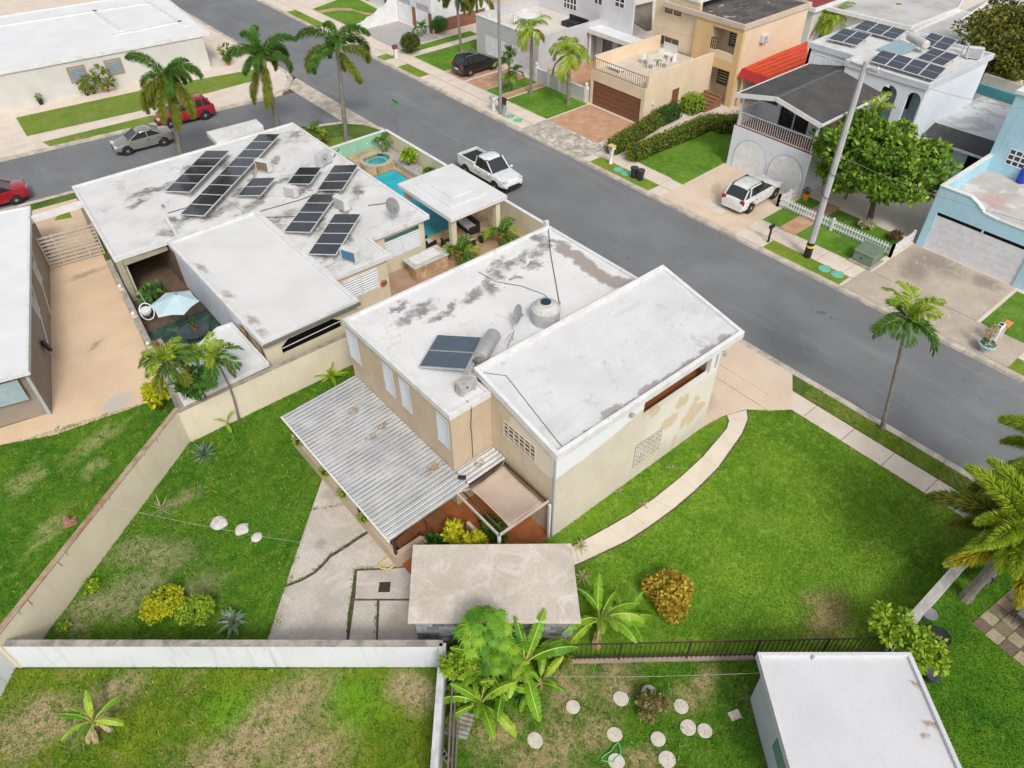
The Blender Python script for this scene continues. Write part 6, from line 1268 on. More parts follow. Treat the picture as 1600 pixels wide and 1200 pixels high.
def frond_set(kind):
    if kind in FRCACHE: return FRCACHE[kind]
    out = []
    if kind == 'foxtail':     # plumose: up, mid, drooping, old
        for i, (e, b, m_) in enumerate(((80, 120, L_PALM), (62, 150, L_PALM), (45, 160, L_PALM), (25, 135, L_PALMO), (-5, 90, L_PALMO), (-35, 52, L_PALMO))): out.append(frond_mesh(3.3, R(e), R(b), 750, .6, .024, True, m_, 10+i))
    if kind == 'foxtailgold':
        for i, (e, b, m_) in enumerate(((70, 80, L_PALMY), (52, 85, L_PALMY), (38, 80, L_PALMY), (24, 70, L_PALMY), (10, 55, L_PALMO), (0, 45, L_PALMB))): out.append(frond_mesh(3.3, R(e), R(b), 1300, .62, .024, True, m_, 30+i, .15))
    if kind == 'feather':
        for i, (e, b, m_) in enumerate(((70, 110, L_PALMY), (50, 125, L_PALMY), (30, 130, L_PALMY), (10, 110, L_PALMY), (-15, 70, L_PALMB))): out.append(frond_mesh(2.4, R(e), R(b), 150, .75, .028, False, m_, 50+i, .6))
    if kind == 'young':
        for i, (e, b, m_) in enumerate(((75, 80, L_PALMY), (55, 95, L_PALMY), (35, 100, L_PALM), (15, 95, L_PALM), (-25, 60, L_PALMO))): out.append(frond_mesh(1.75, R(e), R(b), 130, .58, .03, False, m_, 70+i, .3))
    if kind == 'stubby':
        for i, (e, b, m_) in enumerate(((75, 90, L_PALM), (50, 110, L_PALMY), (30, 110, L_PALM), (10, 100, L_PALM))): out.append(frond_mesh(1.25, R(e), R(b), 70, .5, .03, False, m_, 90+i, .25))
    FRCACHE[kind] = out; return out
def palm(label, base, top, kind, n, r0=.15, r1=.09, scale=1.0, shaft=.7, name='palm_tree', curve=0.0, group=None, old=1.0, a0=0.0):
    base = Vector(base); top = Vector(top); t = thing(name, label, 'palm tree', base, group=group)
    pts = []; rr = []
    side = Vector((1, .3, 0))
    for i in range(13):
        k = i/12; p = base.lerp(top, k)+side*curve*math.sin(k*math.pi); pts.append(p); rr.append((r0*(1.35 if i == 0 else 1))*(1-k)+r1*k+(.012 if i % 2 else 0)*r0*5)
    MB().tube(pts, rr, 9).build('trunk', TRUNK, t, smooth=True)
    if shaft: MB().tube([top-Vector((0, 0, shaft*.5)), top, top+Vector((0, 0, shaft*.5))], [r1*1.1, r1*1.45, r1*.5], 9).build('crownshaft', plain('green crownshaft', (.2, .26, .08), .5), t, smooth=True)
    fs = frond_set(kind)
    for i in range(n):
        v = int(max(0, min(len(fs)-1, (i/n)**old*len(fs)+random.gauss(0, .7)))); a = a0+i*2.39996+random.gauss(0, .35); sc = scale*random.uniform(.72, 1.12)
        link('frond', fs[v], t, top+Vector((0, 0, shaft*.35*(1-i/n))), rot=(random.gauss(0, .2), random.gauss(0, .1), a), scale=(sc,)*3)
    return t
def leaf_cloud(c, rad, n, size, flat=.3, shell=.55, rg=RNG, up=.5, seedv=None):
    """n leaf kites through an ellipsoid, denser at the skin, with their faces turned outwards"""
    d = rg.normal(size=(n, 3)); d /= np.linalg.norm(d, axis=1)[:, None]; r = rg.uniform(shell, 1, n)**.6
    B = np.array(c)+d*np.array(rad)*r[:, None]
    D = d*.6+rg.normal(0, .6, (n, 3)); D[:, 2] += up*.3; D /= np.linalg.norm(D, axis=1)[:, None]
    nr = d+np.array([0, 0, up])+rg.normal(0, flat, (n, 3)); Wd = np.cross(D, nr); Wd /= (np.linalg.norm(Wd, axis=1)[:, None]+1e-9)
    L = size*rg.uniform(.7, 1.3, n); return kite_array(B, D, Wd*(L*.28)[:, None], L, L*.15)
def lumps(V_list): return np.concatenate(V_list)
def shrub(label, c, rad, n, size, mt, name='shrub', cat='shrub', k=9, stem=True, group=None, zmin=.02, lump=.45):
    c = Vector(c); t = thing(name, label, cat, (c.x, c.y, 0), group=group); parts = []
    for i in range(k):
        d = Vector(RNG.normal(size=3)).normalized(); d.z = abs(d.z)*.9-.1; q = Vector((c.x+d.x*rad[0]*.62, c.y+d.y*rad[1]*.62, c.z+d.z*rad[2]*.62)); f = lump*RNG.uniform(.8, 1.2)
        parts.append(leaf_cloud(q, (rad[0]*f, rad[1]*f, rad[2]*f), n//k, size))
    V = np.concatenate(parts); V[:, :, 2] = np.maximum(V[:, :, 2], zmin)
    link('foliage', fastmesh('foliage', V-np.array([c.x, c.y, 0]), mt), t, (0, 0, 0), local=True)
    if stem:
        mb = MB()
        for i in range(4):
            d = Vector((RNG.normal()*.4*rad[0], RNG.normal()*.4*rad[1], c.z)); mb.tube([(0, 0, 0), tuple(d*.6), tuple(d)], [.035, .025, .012], 5)
        mb.build('stem', BARK, t, local=True)
    return t
def tree(label, base, crown_c, rad, n, size, mt, k=40, r=.16, name='tree', group=None, lump=.3):
    base = Vector(base); cc = Vector(crown_c); t = thing(name, label, 'tree', base, group=group); parts = []; mb = MB(); mb.tube([base, base.lerp(cc, .3)+Vector((.1, -.08, 0)), base.lerp(cc, .65)], [r, r*.8, r*.6], 9)
    for i in range(k):
        d = Vector(RNG.normal(size=3)).normalized(); d.z = d.z*.8+.15; rr = RNG.uniform(.45, .92); q = cc+Vector((d.x*rad[0]*rr, d.y*rad[1]*rr, d.z*rad[2]*rr)); f = lump*RNG.uniform(.7, 1.3)
        parts.append(leaf_cloud(q, (rad[0]*f, rad[1]*f, rad[2]*f*.75), n//k, size, up=.9))
        if i % 2 == 0: st = base.lerp(cc, .5); mb.tube([st, st.lerp(q, .5)+Vector((0, 0, .15)), q], [r*.45, r*.25, .02], 5)
    mb.build('trunk', BARK, t); link('crown', fastmesh('crown', np.concatenate(parts)-np.array(base), mt), t, (0, 0, 0), local=True); return t
def paddle_mesh(L, W, e0, bend, mt, seed, torn=.25, fold=.35, petiole=.25):
    """banana leaf: petiole, folded blade in ragged segments, midrib"""
    rg = np.random.default_rng(seed); k = 16; t = np.linspace(0, 1, k+1); th = e0-bend*t**1.4
    x = np.concatenate([[0], np.cumsum(np.cos(th[:-1]))*L/k]); z = np.concatenate([[0], np.cumsum(np.sin(th[:-1]))*L/k]); V = []
    for i in range(k):
        if t[i] < petiole: continue
        for s in (-1, 1):
            w0 = W*math.sin(math.pi*min(1, max(0, (t[i]-petiole)/(1-petiole)*.92+.06)))**.6; w1 = W*math.sin(math.pi*min(1, max(0, (t[i+1]-petiole)/(1-petiole)*.92+.06)))**.6
            jit = rg.uniform(-torn, torn)*.25*W; f = fold+rg.normal(0, .15)
            a = [x[i], 0, z[i]]; b = [x[i+1], 0, z[i+1]]; c = [x[i+1]+jit*.4, s*(w1*(1+rg.uniform(-torn, 0)*.5)), z[i+1]-abs(w1)*f]; d = [x[i]+jit*.4, s*w0, z[i]-abs(w0)*f]; V.append([a, b, c, d])
    mb = MB().tube([(x[i], 0, z[i]+.005) for i in range(0, k+1, 2)], [.035*(1-.8*q) for q in np.linspace(0, 1, len(range(0, k+1, 2)))], 5)
    me = join_mesh('leaf', np.array(V), mb, mt, plain('pale midrib', (.5, .55, .12), .5)); return me
BANC = [paddle_mesh(1.9, .2, R(e), R(b), m_, 100+i, .55, .3+.12*(i % 3)) for i, (e, b, m_) in enumerate(((80, 75, L_BAN), (62, 105, L_BAN), (48, 125, L_BAN), (34, 110, L_BAN), (70, 60, L_BAN), (22, 95, L_BAN)))]
DRYL = [paddle_mesh(1.1, .16, R(e), R(b), L_DRY, 120+i, .6, 1.2) for i, (e, b) in enumerate(((20, 130), (0, 110)))]
def banana(label, base, n, scale, h=.6, dry=0, group=None, a0=0.0):
    base = Vector(base); t = thing('banana_plant', label, 'plant', base, group=group); MB().tube([(0, 0, 0), (.02, 0, h*.6), (0, 0, h)], [.13*scale, .1*scale, .06*scale], 9).build('stalk', mat('banana stalk', (.25, .27, .1), .7, (.3, .2, .1), 4), t, local=True)
    for i in range(n): link('leaf', BANC[i % 6], t, (0, 0, h*(.85+.1*random.random())), local=True, rot=(random.gauss(0, .12), 0, a0+i*2.4+random.gauss(0, .25)), scale=(scale*random.uniform(.8, 1.1),)*3)
    for i in range(dry): link('dry_leaf', DRYL[i % 2], t, (0, 0, h*.7), local=True, rot=(0, 0, i*1.7+.4), scale=(scale,)*3)
    return t
def rosette(label, base, n, L, w, mt, cat='plant', name='agave', e=(10, 80), group=None, curl=.3):
    base = Vector(base); t = thing(name, label, cat, base, group=group)
    mb = MB(); ms = []
    for s in range(3):
        k = 6; V = []
        el = R(e[0]+(e[1]-e[0])*s/2)
        for i in range(k):
            t0, t1 = i/k, (i+1)/k; f = lambda q: (L*q*math.cos(el-curl*q), L*q*math.sin(el-curl*q)); w_ = lambda q: w*(math.sin(math.pi*min(1, q*.75+.25))**.8 if q < 1 else 0)
            a, b = f(t0), f(t1)
            for sg in (-1, 1): V.append([[a[0], 0, a[1]], [b[0], 0, b[1]], [b[0], sg*w_(t1), b[1]+w_(t1)*.4], [a[0], sg*w_(t0), a[1]+w_(t0)*.4]])
        ms.append(fastmesh('leaf', np.array(V), mt))
    for i in range(n): s = min(2, int(3*i/n)); link('leaf', ms[s], t, (0, 0, .03), local=True, rot=(0, random.gauss(0, .12), i*2.4+random.gauss(0, .15)), scale=(random.uniform(.8, 1.1),)*3)
    MB().lathe([(L*.08, 0), (L*.05, L*.12), (0, L*.16)], (0, 0, 0), 8).build('core', mt, t, local=True); return t
def pot(t, r, h, mt, loc=(0, 0, 0)):
    return MB().lathe([(r*.65, 0), (r*.95, h*.85), (r*1.05, h*.87), (r*1.05, h), (r*.9, h), (r*.85, h*.9), (0, h*.9)], loc, 18).build('pot', mt, t, local=True, smooth=True)
def potted(label, loc, r, h, pm, n, L, lm, kind='spray', cat='potted plant', group=None):
    t = thing('potted_plant', label, cat, loc, group=group); pot(t, r, h, pm); k = n
    if kind == 'spray':
        fs = frond_set('stubby')
        for i in range(n): link('frond', fs[i % 4], t, (0, 0, h), local=True, rot=(0, 0, i*2.4), scale=(L/1.25,)*3)
    else:
        V = leaf_cloud((0, 0, h+L*.5), (L*.5, L*.5, L*.55), n, L*.3); link('foliage', fastmesh('foliage', V, lm), t, (0, 0, 0), local=True)
        MB().tube([(0, 0, h*.8), (0, 0, h+L*.5)], .02, 5).build('stem', BARK, t, local=True)
    return t
def hedge(label, a, b, r, h, mt, n, name='hedge', group=None):
    a = Vector((*a, 0)); b = Vector((*b, 0)); t = thing(name, label, 'hedge', (a+b)/2, group=group); d = b-a; L = d.length; org = (a+b)/2; parts = []; k = max(3, int(L/.45)); side = Vector((-d.y, d.x, 0)).normalized(); nr = max(1, round(r/.45))
    for i in range(k+1):
        for j in range(-nr, nr+1):
            c = a+d*(i/k)+side*(j/(nr+.0)*max(0, r-.35))+Vector((RNG.normal()*.05, RNG.normal()*.05, h*.55)); parts.append(leaf_cloud(c-org, (.38, .38, h*.48*RNG.uniform(.92, 1.06)), max(40, n//((k+1)*(2*nr+1))), .13, shell=.7))
    V = np.concatenate(parts); V[:, :, 2] = np.maximum(V[:, :, 2], .01); link('foliage', fastmesh('foliage', V, mt), t, (0, 0, 0), local=True)
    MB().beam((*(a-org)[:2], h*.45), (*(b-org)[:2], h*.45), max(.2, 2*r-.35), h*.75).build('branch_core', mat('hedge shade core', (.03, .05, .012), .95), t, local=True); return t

# ---- palms
def pal(label, basepx, crownpx, Y, kind, n, **kw):
    tp_ = PY(*crownpx, Y); bs = PY(*basepx, Y); k = tp_.z/(tp_.z-bs.z) if bs.z < tp_.z-.1 else 1; bx = tp_.x+(bs.x-tp_.x)*k; return palm(label, (bx, Y, 0), tp_, kind, n, **kw)
pal('foxtail palm drooping over the silver and red cars', (281, 232), (262, 128), 53.4, 'foxtail', 17, r0=.2, r1=.14, scale=.92, old=.8)
pal('foxtail palm behind the longest solar row, leaning over the side street', (433, 190), (412, 98), 53.2, 'foxtail', 15, r0=.2, r1=.14, scale=.95, a0=1.0)
pal('tall foxtail palm beside the mint green wall corner', (541, 218), (528, 82), 50.4, 'foxtail', 11, r0=.19, r1=.13, scale=1.0, a0=2.0, shaft=1.2)
pal('slender palm with yellowing frond on the lawn of the grey house', (829, 146), (831, 48), P(829, 146).y, 'feather', 15, r0=.14, r1=.1, scale=.85)
pal('bushy yellow-green palm in front of the white garden wall', (888, 163), (889, 84), P(888, 163).y, 'feather', 20, r0=.17, r1=.13, scale=.95, a0=1.3)
pal('slim tall palm on the lawn behind the black car', (721, 80), (712, -10), P(721, 80).y, 'foxtail', 12, r0=.14, r1=.09, scale=.8)
pal('slim tall palm next to the garage corner of the grey house', (748, 73), (744, -10), P(748, 73).y, 'foxtail', 12, r0=.15, r1=.1, scale=.8, a0=.7)
b_ = P(1378, 670); tp_ = PX(1417, 502, b_.x-.3)
palm('young leaning palm in the grass verge at the kerb', (b_.x, b_.y, 0), tp_, 'young', 15, r0=.1, r1=.055, scale=1.0, curve=.22, shaft=.5)
b_ = P(322, 672); palm('small palm with thin bent trunk by the beige boundary wall, left of the pair', b_, PY(262, 565, b_.y-.2), 'young', 17, r0=.05, r1=.035, scale=.8, curve=.25, shaft=.25)
bpy.context.view_layer.update()
b_ = P(374, 658); palm('small palm with thin trunk by the beige boundary wall, nearer the two-storey house', b_, PY(336, 560, b_.y-.1), 'young', 16, r0=.05, r1=.035, scale=.75, curve=.15, shaft=.25, a0=1.1)
tp_ = P(1598, 836, 4.4); palm('large golden foxtail palm beside the checkered patio', (tp_.x+.2, tp_.y+.2, 0), tp_, 'foxtailgold', 24, r0=.2, r1=.15, scale=.88, old=1.0)
tp_ = P(1672, 735, 4.8); palm('golden foxtail palm at the roadside next to the large one', (tp_.x+.2, tp_.y+.3, 0), tp_, 'foxtailgold', 18, r0=.2, r1=.15, scale=.95, a0=2.2)
for i in range(2):
    x, y = ((485, 205), (497, 222))[i]; 
potted('spiky pot palm between the low house and the corner tree', P(489, 215, 0), .18, .3, TERRA, 10, 1.3, None)
rosette('clump of bronze strap leaves behind the low house roof', P(507, 222), 26, 1.0, .06, L_PALMO, e=(20, 75), name='strap_plant')

# ---- the big tree and others
tb = P(1385, 352); tc_ = Vector((46.0, 18.2, 3.7))
tree('large leafy green tree in front of the low pale blue house', (45.2, 17.6, 0), (45.2, 18.4, 3.6), (3.5, 4.4, 2.8), 20000, .36, L_TREE, k=95, r=.2, lump=.185)
palm('young palm poking out of the top of the large tree', (46.6, 20.2, 0), (46.6, 20.2, 5.9), 'young', 9, r0=.07, r1=.05, scale=.85, shaft=.3)
q = P(1575, 95, 3.0); tree('rust-green spreading tree behind the low pale blue house', (q.x, q.y, 0), (q.x, q.y, 4.2), (4.4, 5.2, 3.8), 14000, .34, L_TREEY, k=70, r=.25, lump=.24)
q = P(1300, 42, 1.5); palm('bushy palm behind the arched house by the red awning', (q.x, q.y, 0), (q.x, q.y, 2.2), 'feather', 18, r0=.15, r1=.12, scale=1.0, shaft=.2)
q = P(1405, 38, 1.5); palm('pale palm behind the solar panels of the arched house', (q.x, q.y, 0), (q.x, q.y, 2.3), 'feather', 12, r0=.12, r1=.1, scale=.8, shaft=.2)
q = P(642, 84); shrub('round dark shrub with reddish tips on the verge by the mailbox', (q.x, q.y, 1.0), (1.0, 1.0, .95), 3200, .2, leafmat('reddish shrub leaf', ((.03, .06, .012), (.07, .13, .02), (.2, .13, .05)), scale=3), k=16)
q = P(700, 48); shrub('clipped round bush in front of the brick base', (q.x-1, q.y, .8), (1.2, 1.2, .85), 3000, .14, L_DARK, k=18)
q = P(616, 28); shrub('tall creeper shrub against the white stepped wall', (q.x, q.y+.6, 1.6), (.7, .6, 1.6), 2500, .18, L_HEDGE, k=14)
q = P(660, 58); palm('tiny palm in a white ring on the lawn', (q.x, q.y, 0), (q.x, q.y, .9), 'stubby', 9, r0=.06, r1=.05, scale=.9, shaft=0)
q = P(795, 140); 
for i, (dx, dy, h) in enumerate(((0, 0, 2.6), (.35, .3, 2.9), (-.3, .4, 2.2), (.2, -.35, 1.6), (-.25, -.3, 1.2))):
    palm(('tallest', 'second', 'third', 'short', 'lowest')[i]+' cane of the dracaena clump beside the grey garage', (q.x+dx, q.y+dy, 0), (q.x+dx*1.4, q.y+dy*1.4, h), 'stubby', 10, r0=.04, r1=.03, scale=.75, shaft=0, name='dracaena', group='dracaena canes')
hedge('clipped hedge beside the tan drive', (39.4, 35.3), (45.4, 36.4), .65, 1.1, L_HEDGE, 10000); hedge('longer clipped hedge along the arched house lawn', (39.7, 33.6), (48.9, 33.4), .65, 1.1, L_HEDGE, 14000)
hedge('rounded bushes by the side door of the tan house', (45.9, 36.5), (48.0, 36.6), .7, 1.2, L_DARK, 4000); hedge('square lime-topped hedge at the tan house steps', (49.4, 36.5), (50.6, 36.5), .9, 1.3, L_LIME, 4500)
hedge('dense shrubs at the corner of the arched house lawn', (48.6, 32.6), (50.6, 31.2), .8, 1.3, L_HEDGE, 5000)
# ---- back gardens
q = P(1044, 938); shrub('round orange and yellow croton bush on the big lawn', (q.x, q.y, .45), (1.0, 1.0, .7), 6500, .18, L_CROT, name='croton_bush', k=13, lump=.4)
q = P(262, 955); shrub('yellow flowering bush by the white wall, left half', (q.x, q.y, .5), (.95, .75, .6), 3000, .11, L_YEL, k=15, lump=.32); q = P(312, 968); shrub('yellow-green bush by the white wall next to the agave', (q.x, q.y, .55), (.75, .65, .65), 2800, .11, L_LIME, k=13, lump=.34)
q = P(255, 640); shrub('golden leafy shrub at the end of the beige wall', (q.x, q.y, .8), (.55, .8, .9), 1500, .22, L_YEL, k=10)
rosette('blue-green agave beside the beige wall', P(320, 712), 34, .75, .07, L_BLUE); rosette('agave with broad striped leaves beside the yellow bush', P(366, 975), 24, .7, .09, leafmat('striped agave', ((.08, .15, .09), (.22, .3, .2), (.45, .48, .32))), e=(25, 80))
rosette('thin spiky yucca on the back lawn', P(253, 797), 13, .75, .025, leafmat('yucca', ((.2, .25, .1), (.32, .38, .18), (.5, .52, .3))), name='yucca', e=(15, 75)); 
q = P(145, 920); shrub('small lime weed clump at the foot of the beige wall', (q.x, q.y, .15), (.3, .3, .2), 260, .16, L_LIME, k=4, stem=False, name='weed_clump'); q = P(104, 985); shrub('tiny lime seedling by the white wall corner', (q.x, q.y, .2), (.18, .18, .22), 160, .14, L_LIME, k=3, stem=False, name='weed_clump')
q = P(362, 662); banana('broad-leaved plant at the foot of the small palms', (q.x-.2, q.y-.1, 0), 5, .5, .3, group=None)
# large round leaves on the creeper by the canopy
mon = thing('climbing_plant', 'big split-leaf creeper spilling over the white canopy corner', 'plant', P(345, 655)); mcen = PY(302, 598, 27.2)
V = leaf_cloud(mcen-P(345, 655), (.75, .45, .55), 170, .42, flat=.2, shell=.2); link('foliage', fastmesh('foliage', V, L_DARK), mon, (0, 0, 0), local=True); MB().tube([P(345, 655), P(340, 640, .8), mcen], [.05, .04, .03], 6).build('stem', BARK, mon)
for k, (x, y) in enumerate(((705, 832), (742, 850))):
    q = P(x, y, .9); shrub(('yellow croton in the side planter next to the porch roof', 'yellow croton in the side planter next to the shed roof')[k], (q.x, q.y, .95), (.42, .42, .6), 800, .2, L_YEL, k=9)
q = P(680, 848, .4); shrub('dark leafy plant in the side planter', (q.x, q.y, .45), (.3, .5, .45), 420, .24, L_DARK, k=6); q = P(775, 830, .3); shrub('dark ground plant under the shade sail', (q.x, q.y, .3), (.4, 1.0, .3), 500, .2, L_DARK, k=6)
q = P(535, 588); rosette('bright green fern clump between porch and boundary wall', (q.x-.4, q.y+.3, 0), 16, 1.0, .09, L_LIME, name='fern', e=(15, 75))
# planter boxes with trailing plants under the porch eave
for i, (x, y) in enumerate(((470, 695), (507, 745), (537, 778), (572, 815))):
    c = P(x, y, .85); t = thing('hanging_pot', 'small rust pot with trailing plant under the porch eave, '+('at the fern end', 'second from the fern end', 'third from the fern end', 'nearest the yard crack')[i], 'pot', (6.98, c.y, .95), group='pots along the porch eave'); MB().lathe([(.09, 0), (.13, .18), (.0, .18)], (-.04, 0, 0), 10).build('pot', mat('rust pot', (.12, .04, .03), .7), t, local=True); link('foliage', fastmesh('foliage', leaf_cloud((-.04, 0, .22), (.2, .25, .18), 90, .12), L_LIME), t, (0, 0, 0), local=True); MB().beam((.0, 0, .1), (.08, 0, .1), .02).build('hook', IRON, t, local=True)
# banana and papaya thicket
q = P(765, 1063); banana('banana plant with broad drooping leaves next to the return wall', q, 11, 1.1, .7, 2, a0=.3); q = P(815, 1058); banana('banana plant with wide leaves beside the iron fence', (q.x+.1, q.y, 0), 12, 1.15, .9, 2, a0=1.2)
q = P(752, 1110); banana('smaller banana plant in front of the thicket', q, 10, .95, .5, 2, a0=2.0); q = P(935, 985); banana('banana plant on the big lawn behind the iron fence', (q.x, q.y, 0), 13, 1.05, .8, 3, a0=.2); q = P(975, 975); banana('young banana plant beside the one on the big lawn', q, 6, .7, .4, 0)
q = P(155, 1140); banana('sparse banana plant with yellowing leaves on the yellowing lawn', q, 7, .68, .6, 9, a0=1.0); q = P(790, 1085); banana('leafy banana sucker in the middle of the thicket', q, 9, .8, .5, 1, a0=.9); q = P(845, 1075); banana('low banana sucker at the lawn side of the thicket', q, 8, .7, .4, 2, a0=2.6); q = P(745, 1070); banana('banana sucker between the papaya stems', q, 8, .75, .6, 0, a0=1.7); q = P(730, 1045); banana('thin banana shoot against the return wall', q, 4, .6, .9, 1)
def papaya(label, base, top, n, s):
    base = Vector(base); top = Vector(top); t = thing('papaya_tree', label, 'tree', base, group='papaya trees'); MB().tube([base, base.lerp(top, .5)+Vector((.06, 0, 0)), top], [.07, .055, .04], 8).build('trunk', mat('papaya bark', (.32, .3, .22), .85, (.24, .22, .16), 5), t)
    rg = np.random.default_rng(int(abs(top.x*100))); V = []
    for j in range(9):
        a = j*2*math.pi/9*1.0; ang = -2.3+4.6*j/8; l = s*(1-.25*abs(ang)/2.3)
        for sg, off in ((0, 0), (1, .22), (-1, -.22)):
            a2 = ang+off; l2 = l*(1 if sg == 0 else .75); d = np.array([math.cos(a2), math.sin(a2), 0]); p0 = np.array([0, 0, 0.]); wv = np.array([-d[1], d[0], 0])*l*.075
            V.append([p0, d*l2*.5+wv+[0, 0, .03], d*l2-[0, 0, l2*.25], d*l2*.5-wv+[0, 0, .03]])
    lm = fastmesh('leaf', np.array(V), leafmat('papaya leaf', ((.08, .24, .02), (.18, .4, .03), (.38, .58, .06)), trans=.35, scale=3, obj=True))
    for i in range(n):
        e = R(70-75*(i/n)); a = i*2.4; L_ = s*1.7*(.6+.4*i/n); tip = top+Vector((math.cos(a)*math.cos(e), math.sin(a)*math.cos(e), math.sin(e)))*L_
        MB().tube([top, top.lerp(tip, .5)+Vector((0, 0, .05)), tip], .012, 4).build('petiole', plain('frond stem', (.3, .33, .08), .6), t); link('leaf', lm, t, tip, rot=(random.gauss(0, .25), R(20)*i/n+random.gauss(0, .2), a), scale=(random.uniform(.8, 1.15),)*3)
    return t
q = P(765, 1075); papaya('papaya tree with big lobed leaves reaching over the grey shed roof', q, P(757, 985, 2.9), 26, .46); q = P(790, 1060); papaya('shorter papaya tree with lime leaves below the taller one', q, P(785, 1025, 2.1), 18, .4)
q = P(727, 1078); 
q2_ = P(713, 1038, 1.6); t = shrub('ball of lime foliage on a pale stem above the return wall', (q2_.x, q2_.y, 1.65), (.5, .5, .42), 900, .2, L_LIME, k=10, stem=False, name='small_tree'); MB().tube([q, P(722, 1055, .8), q2_], .045, 7).build('stem', mat('pale stem', (.5, .45, .38), .85), t)
for i, (x, y, r_) in enumerate(((735, 1095, .5), (725, 1010, .4), (855, 1015, .45), (800, 1090, .45), (870, 1035, .35))):
    q = P(x, y); shrub(('leafy undergrowth beside the scrap metal sheet', 'leafy undergrowth between shed and return wall', 'tangled undergrowth between shed and iron fence', 'leafy undergrowth below the banana leaves', 'grassy undergrowth at the start of the iron fence')[i], (q.x, q.y, .3), (r_*1.2, r_, .4), 600, .2, (L_HEDGE, L_DARK)[i % 2], k=6, name='undergrowth', cat='undergrowth', stem=False)
q = P(1022, 1118); shrub('straggly drying bush among the round stepping stones', (q.x, q.y, .4), (.5, .6, .5), 900, .17, leafmat('drying leaf', ((.1, .11, .03), (.22, .2, .06), (.36, .3, .12))), k=8)
q = P(1398, 985); tree('loose lime-green tree at the end of the white boundary wall', (q.x+.2, q.y, 0), P(1400, 972, 1.8), (.85, .7, .6), 900, .2, L_LIME, k=14, r=.05, name='small_tree', lump=.3); q = P(1450, 1040); tree('loose lime-green tree behind the pale shed', (q.x, q.y, 0), P(1440, 1022, 1.6), (1.0, .75, .65), 1000, .2, L_LIME, k=15, r=.05, name='small_tree', lump=.3)
for x, y in ((1005, 790), (967, 770), (1049, 733)): 
    q = P(x, y); rosette({1005: 'pale spiky seedling by the wing wall, middle of the strip', 967: 'pale spiky seedling nearest the garden end of the wing wall', 1049: 'curled pale seedling below the breeze block panel'}[x], q, 10, .3, .02, L_DRY, name='seedling', e=(20, 70))
for x, y in ((907, 855), (910, 903)): rosette({907: 'pale spiky dracaena where the garden path ends', 910: 'pale spiky dracaena beside the shed roof corner'}[x], P(x, y), 22, .4, .022, leafmat('variegated leaf', ((.3, .3, .12), (.5, .48, .2), (.7, .66, .38))), name='dracaena', e=(15, 70))
# plants by the pool, the pavilion and across the street
potted('potted palm in a white pot at the corner of the mint wall', (26.3, 46.3, .5), .25, .55, WTRIM, 9, .9, None); q = P(632, 258); shrub('shrub with thick leaves in the white pebble bed', (26.35, 43.0, 1.1), (.5, .5, .6), 420, .32, L_LIME, k=7)
q = P(655, 268); shrub('low shrub in the white pebble bed', (26.4, 40.4, .75), (.4, .5, .35), 300, .25, L_HEDGE, k=5); shrub('spiky shrub at the pavilion end of the pebble bed', (26.45, 38.6, .8), (.4, .5, .4), 300, .26, L_DARK, k=5)
potted('potted palm in a terracotta pot by the near pavilion post', (21.95, 31.1, .02), .32, .62, TERRA, 11, 1.35, None); potted('potted palm in a terracotta pot by the far pavilion post', (25.2, 31.0, .02), .32, .62, TERRA, 11, 1.35, None)
potted('small plant in a mint pot on the bar counter', (21.0, 31.2, 1.03), .12, .22, plain('mint pot', (.4, .6, .5), .5), 60, .3, L_LIME, 'bush'); potted('dark potted plant under the pavilion', (24.3, 32.0, .02), .2, .35, BLACK, 60, .4, L_DARK, 'bush')
for i, (x, y, r_, hh, L_) in enumerate(((137, 149, .18, .4, .9), (147, 146, .2, .45, 1.1), (168, 143, .2, .5, 1.6), (65, 163, .22, .4, .5), (358, 102, .22, .6, 1.2))):
    q = P(x, y); potted(('small potted shrub at the pale house wall', 'potted shrub between the two windows of the pale house', 'tall thin potted plant under the second window of the pale house', 'squat potted plant near the corner of the pale house', 'potted shrub at the street end of the pale house')[i], q, r_, hh, (BLACK, BLACK, TERRA, BLACK, TERRA)[i], 90, L_, L_HEDGE, 'bush')
for i in range(5): potted(('reddish pot plant on the floor at the near end of the courtyard bench', 'reddish pot plant on the floor touching the bench support', 'reddish pot plant on the bench nearest its end', 'reddish pot plant in the middle of the bench', 'reddish pot plant on the bench nearest the hanging chair')[i], (4.7+.25*(i % 2), 32.0+.5*i, .05 if i < 2 else .6), .16, .25, TERRA, 50, .35, leafmat('reddish leaf', ((.08, .05, .02), (.22, .08, .05), (.3, .25, .1))), 'bush', group='pots in the courtyard')
potted('lush green fern behind the hanging chair', (6.2, 38.2, .05), .2, .3, TERRA, 200, 1.3, L_DARK, 'bush'); potted('potted plant on the courtyard table', (6.8, 34.15, .77), .15, .2, TERRA, 90, .45, L_DARK, 'bush')
for i in range(3): q = P(1205+i*0, 365); 
for i, (x, y) in enumerate(((1343, 362), (1385, 378))): q = P(x, y); shrub(('white flowering plant behind the picket fence', 'bronze spiky plant behind the picket fence')[i], (q.x+.6, q.y, .35), (.5, .5, .35), 300, .2, (leafmat('pale flower', ((.3, .3, .12), (.55, .5, .3), (.75, .7, .5))), leafmat('bronze leaf', ((.1, .05, .03), (.2, .1, .05), (.15, .2, .05))))[i], k=5)
q = P(1258, 312); potted('orange pot with plant behind the picket fence corner', q, .25, .5, plain('orange pot', (.75, .3, .02), .5), 80, .4, L_DARK, 'bush')

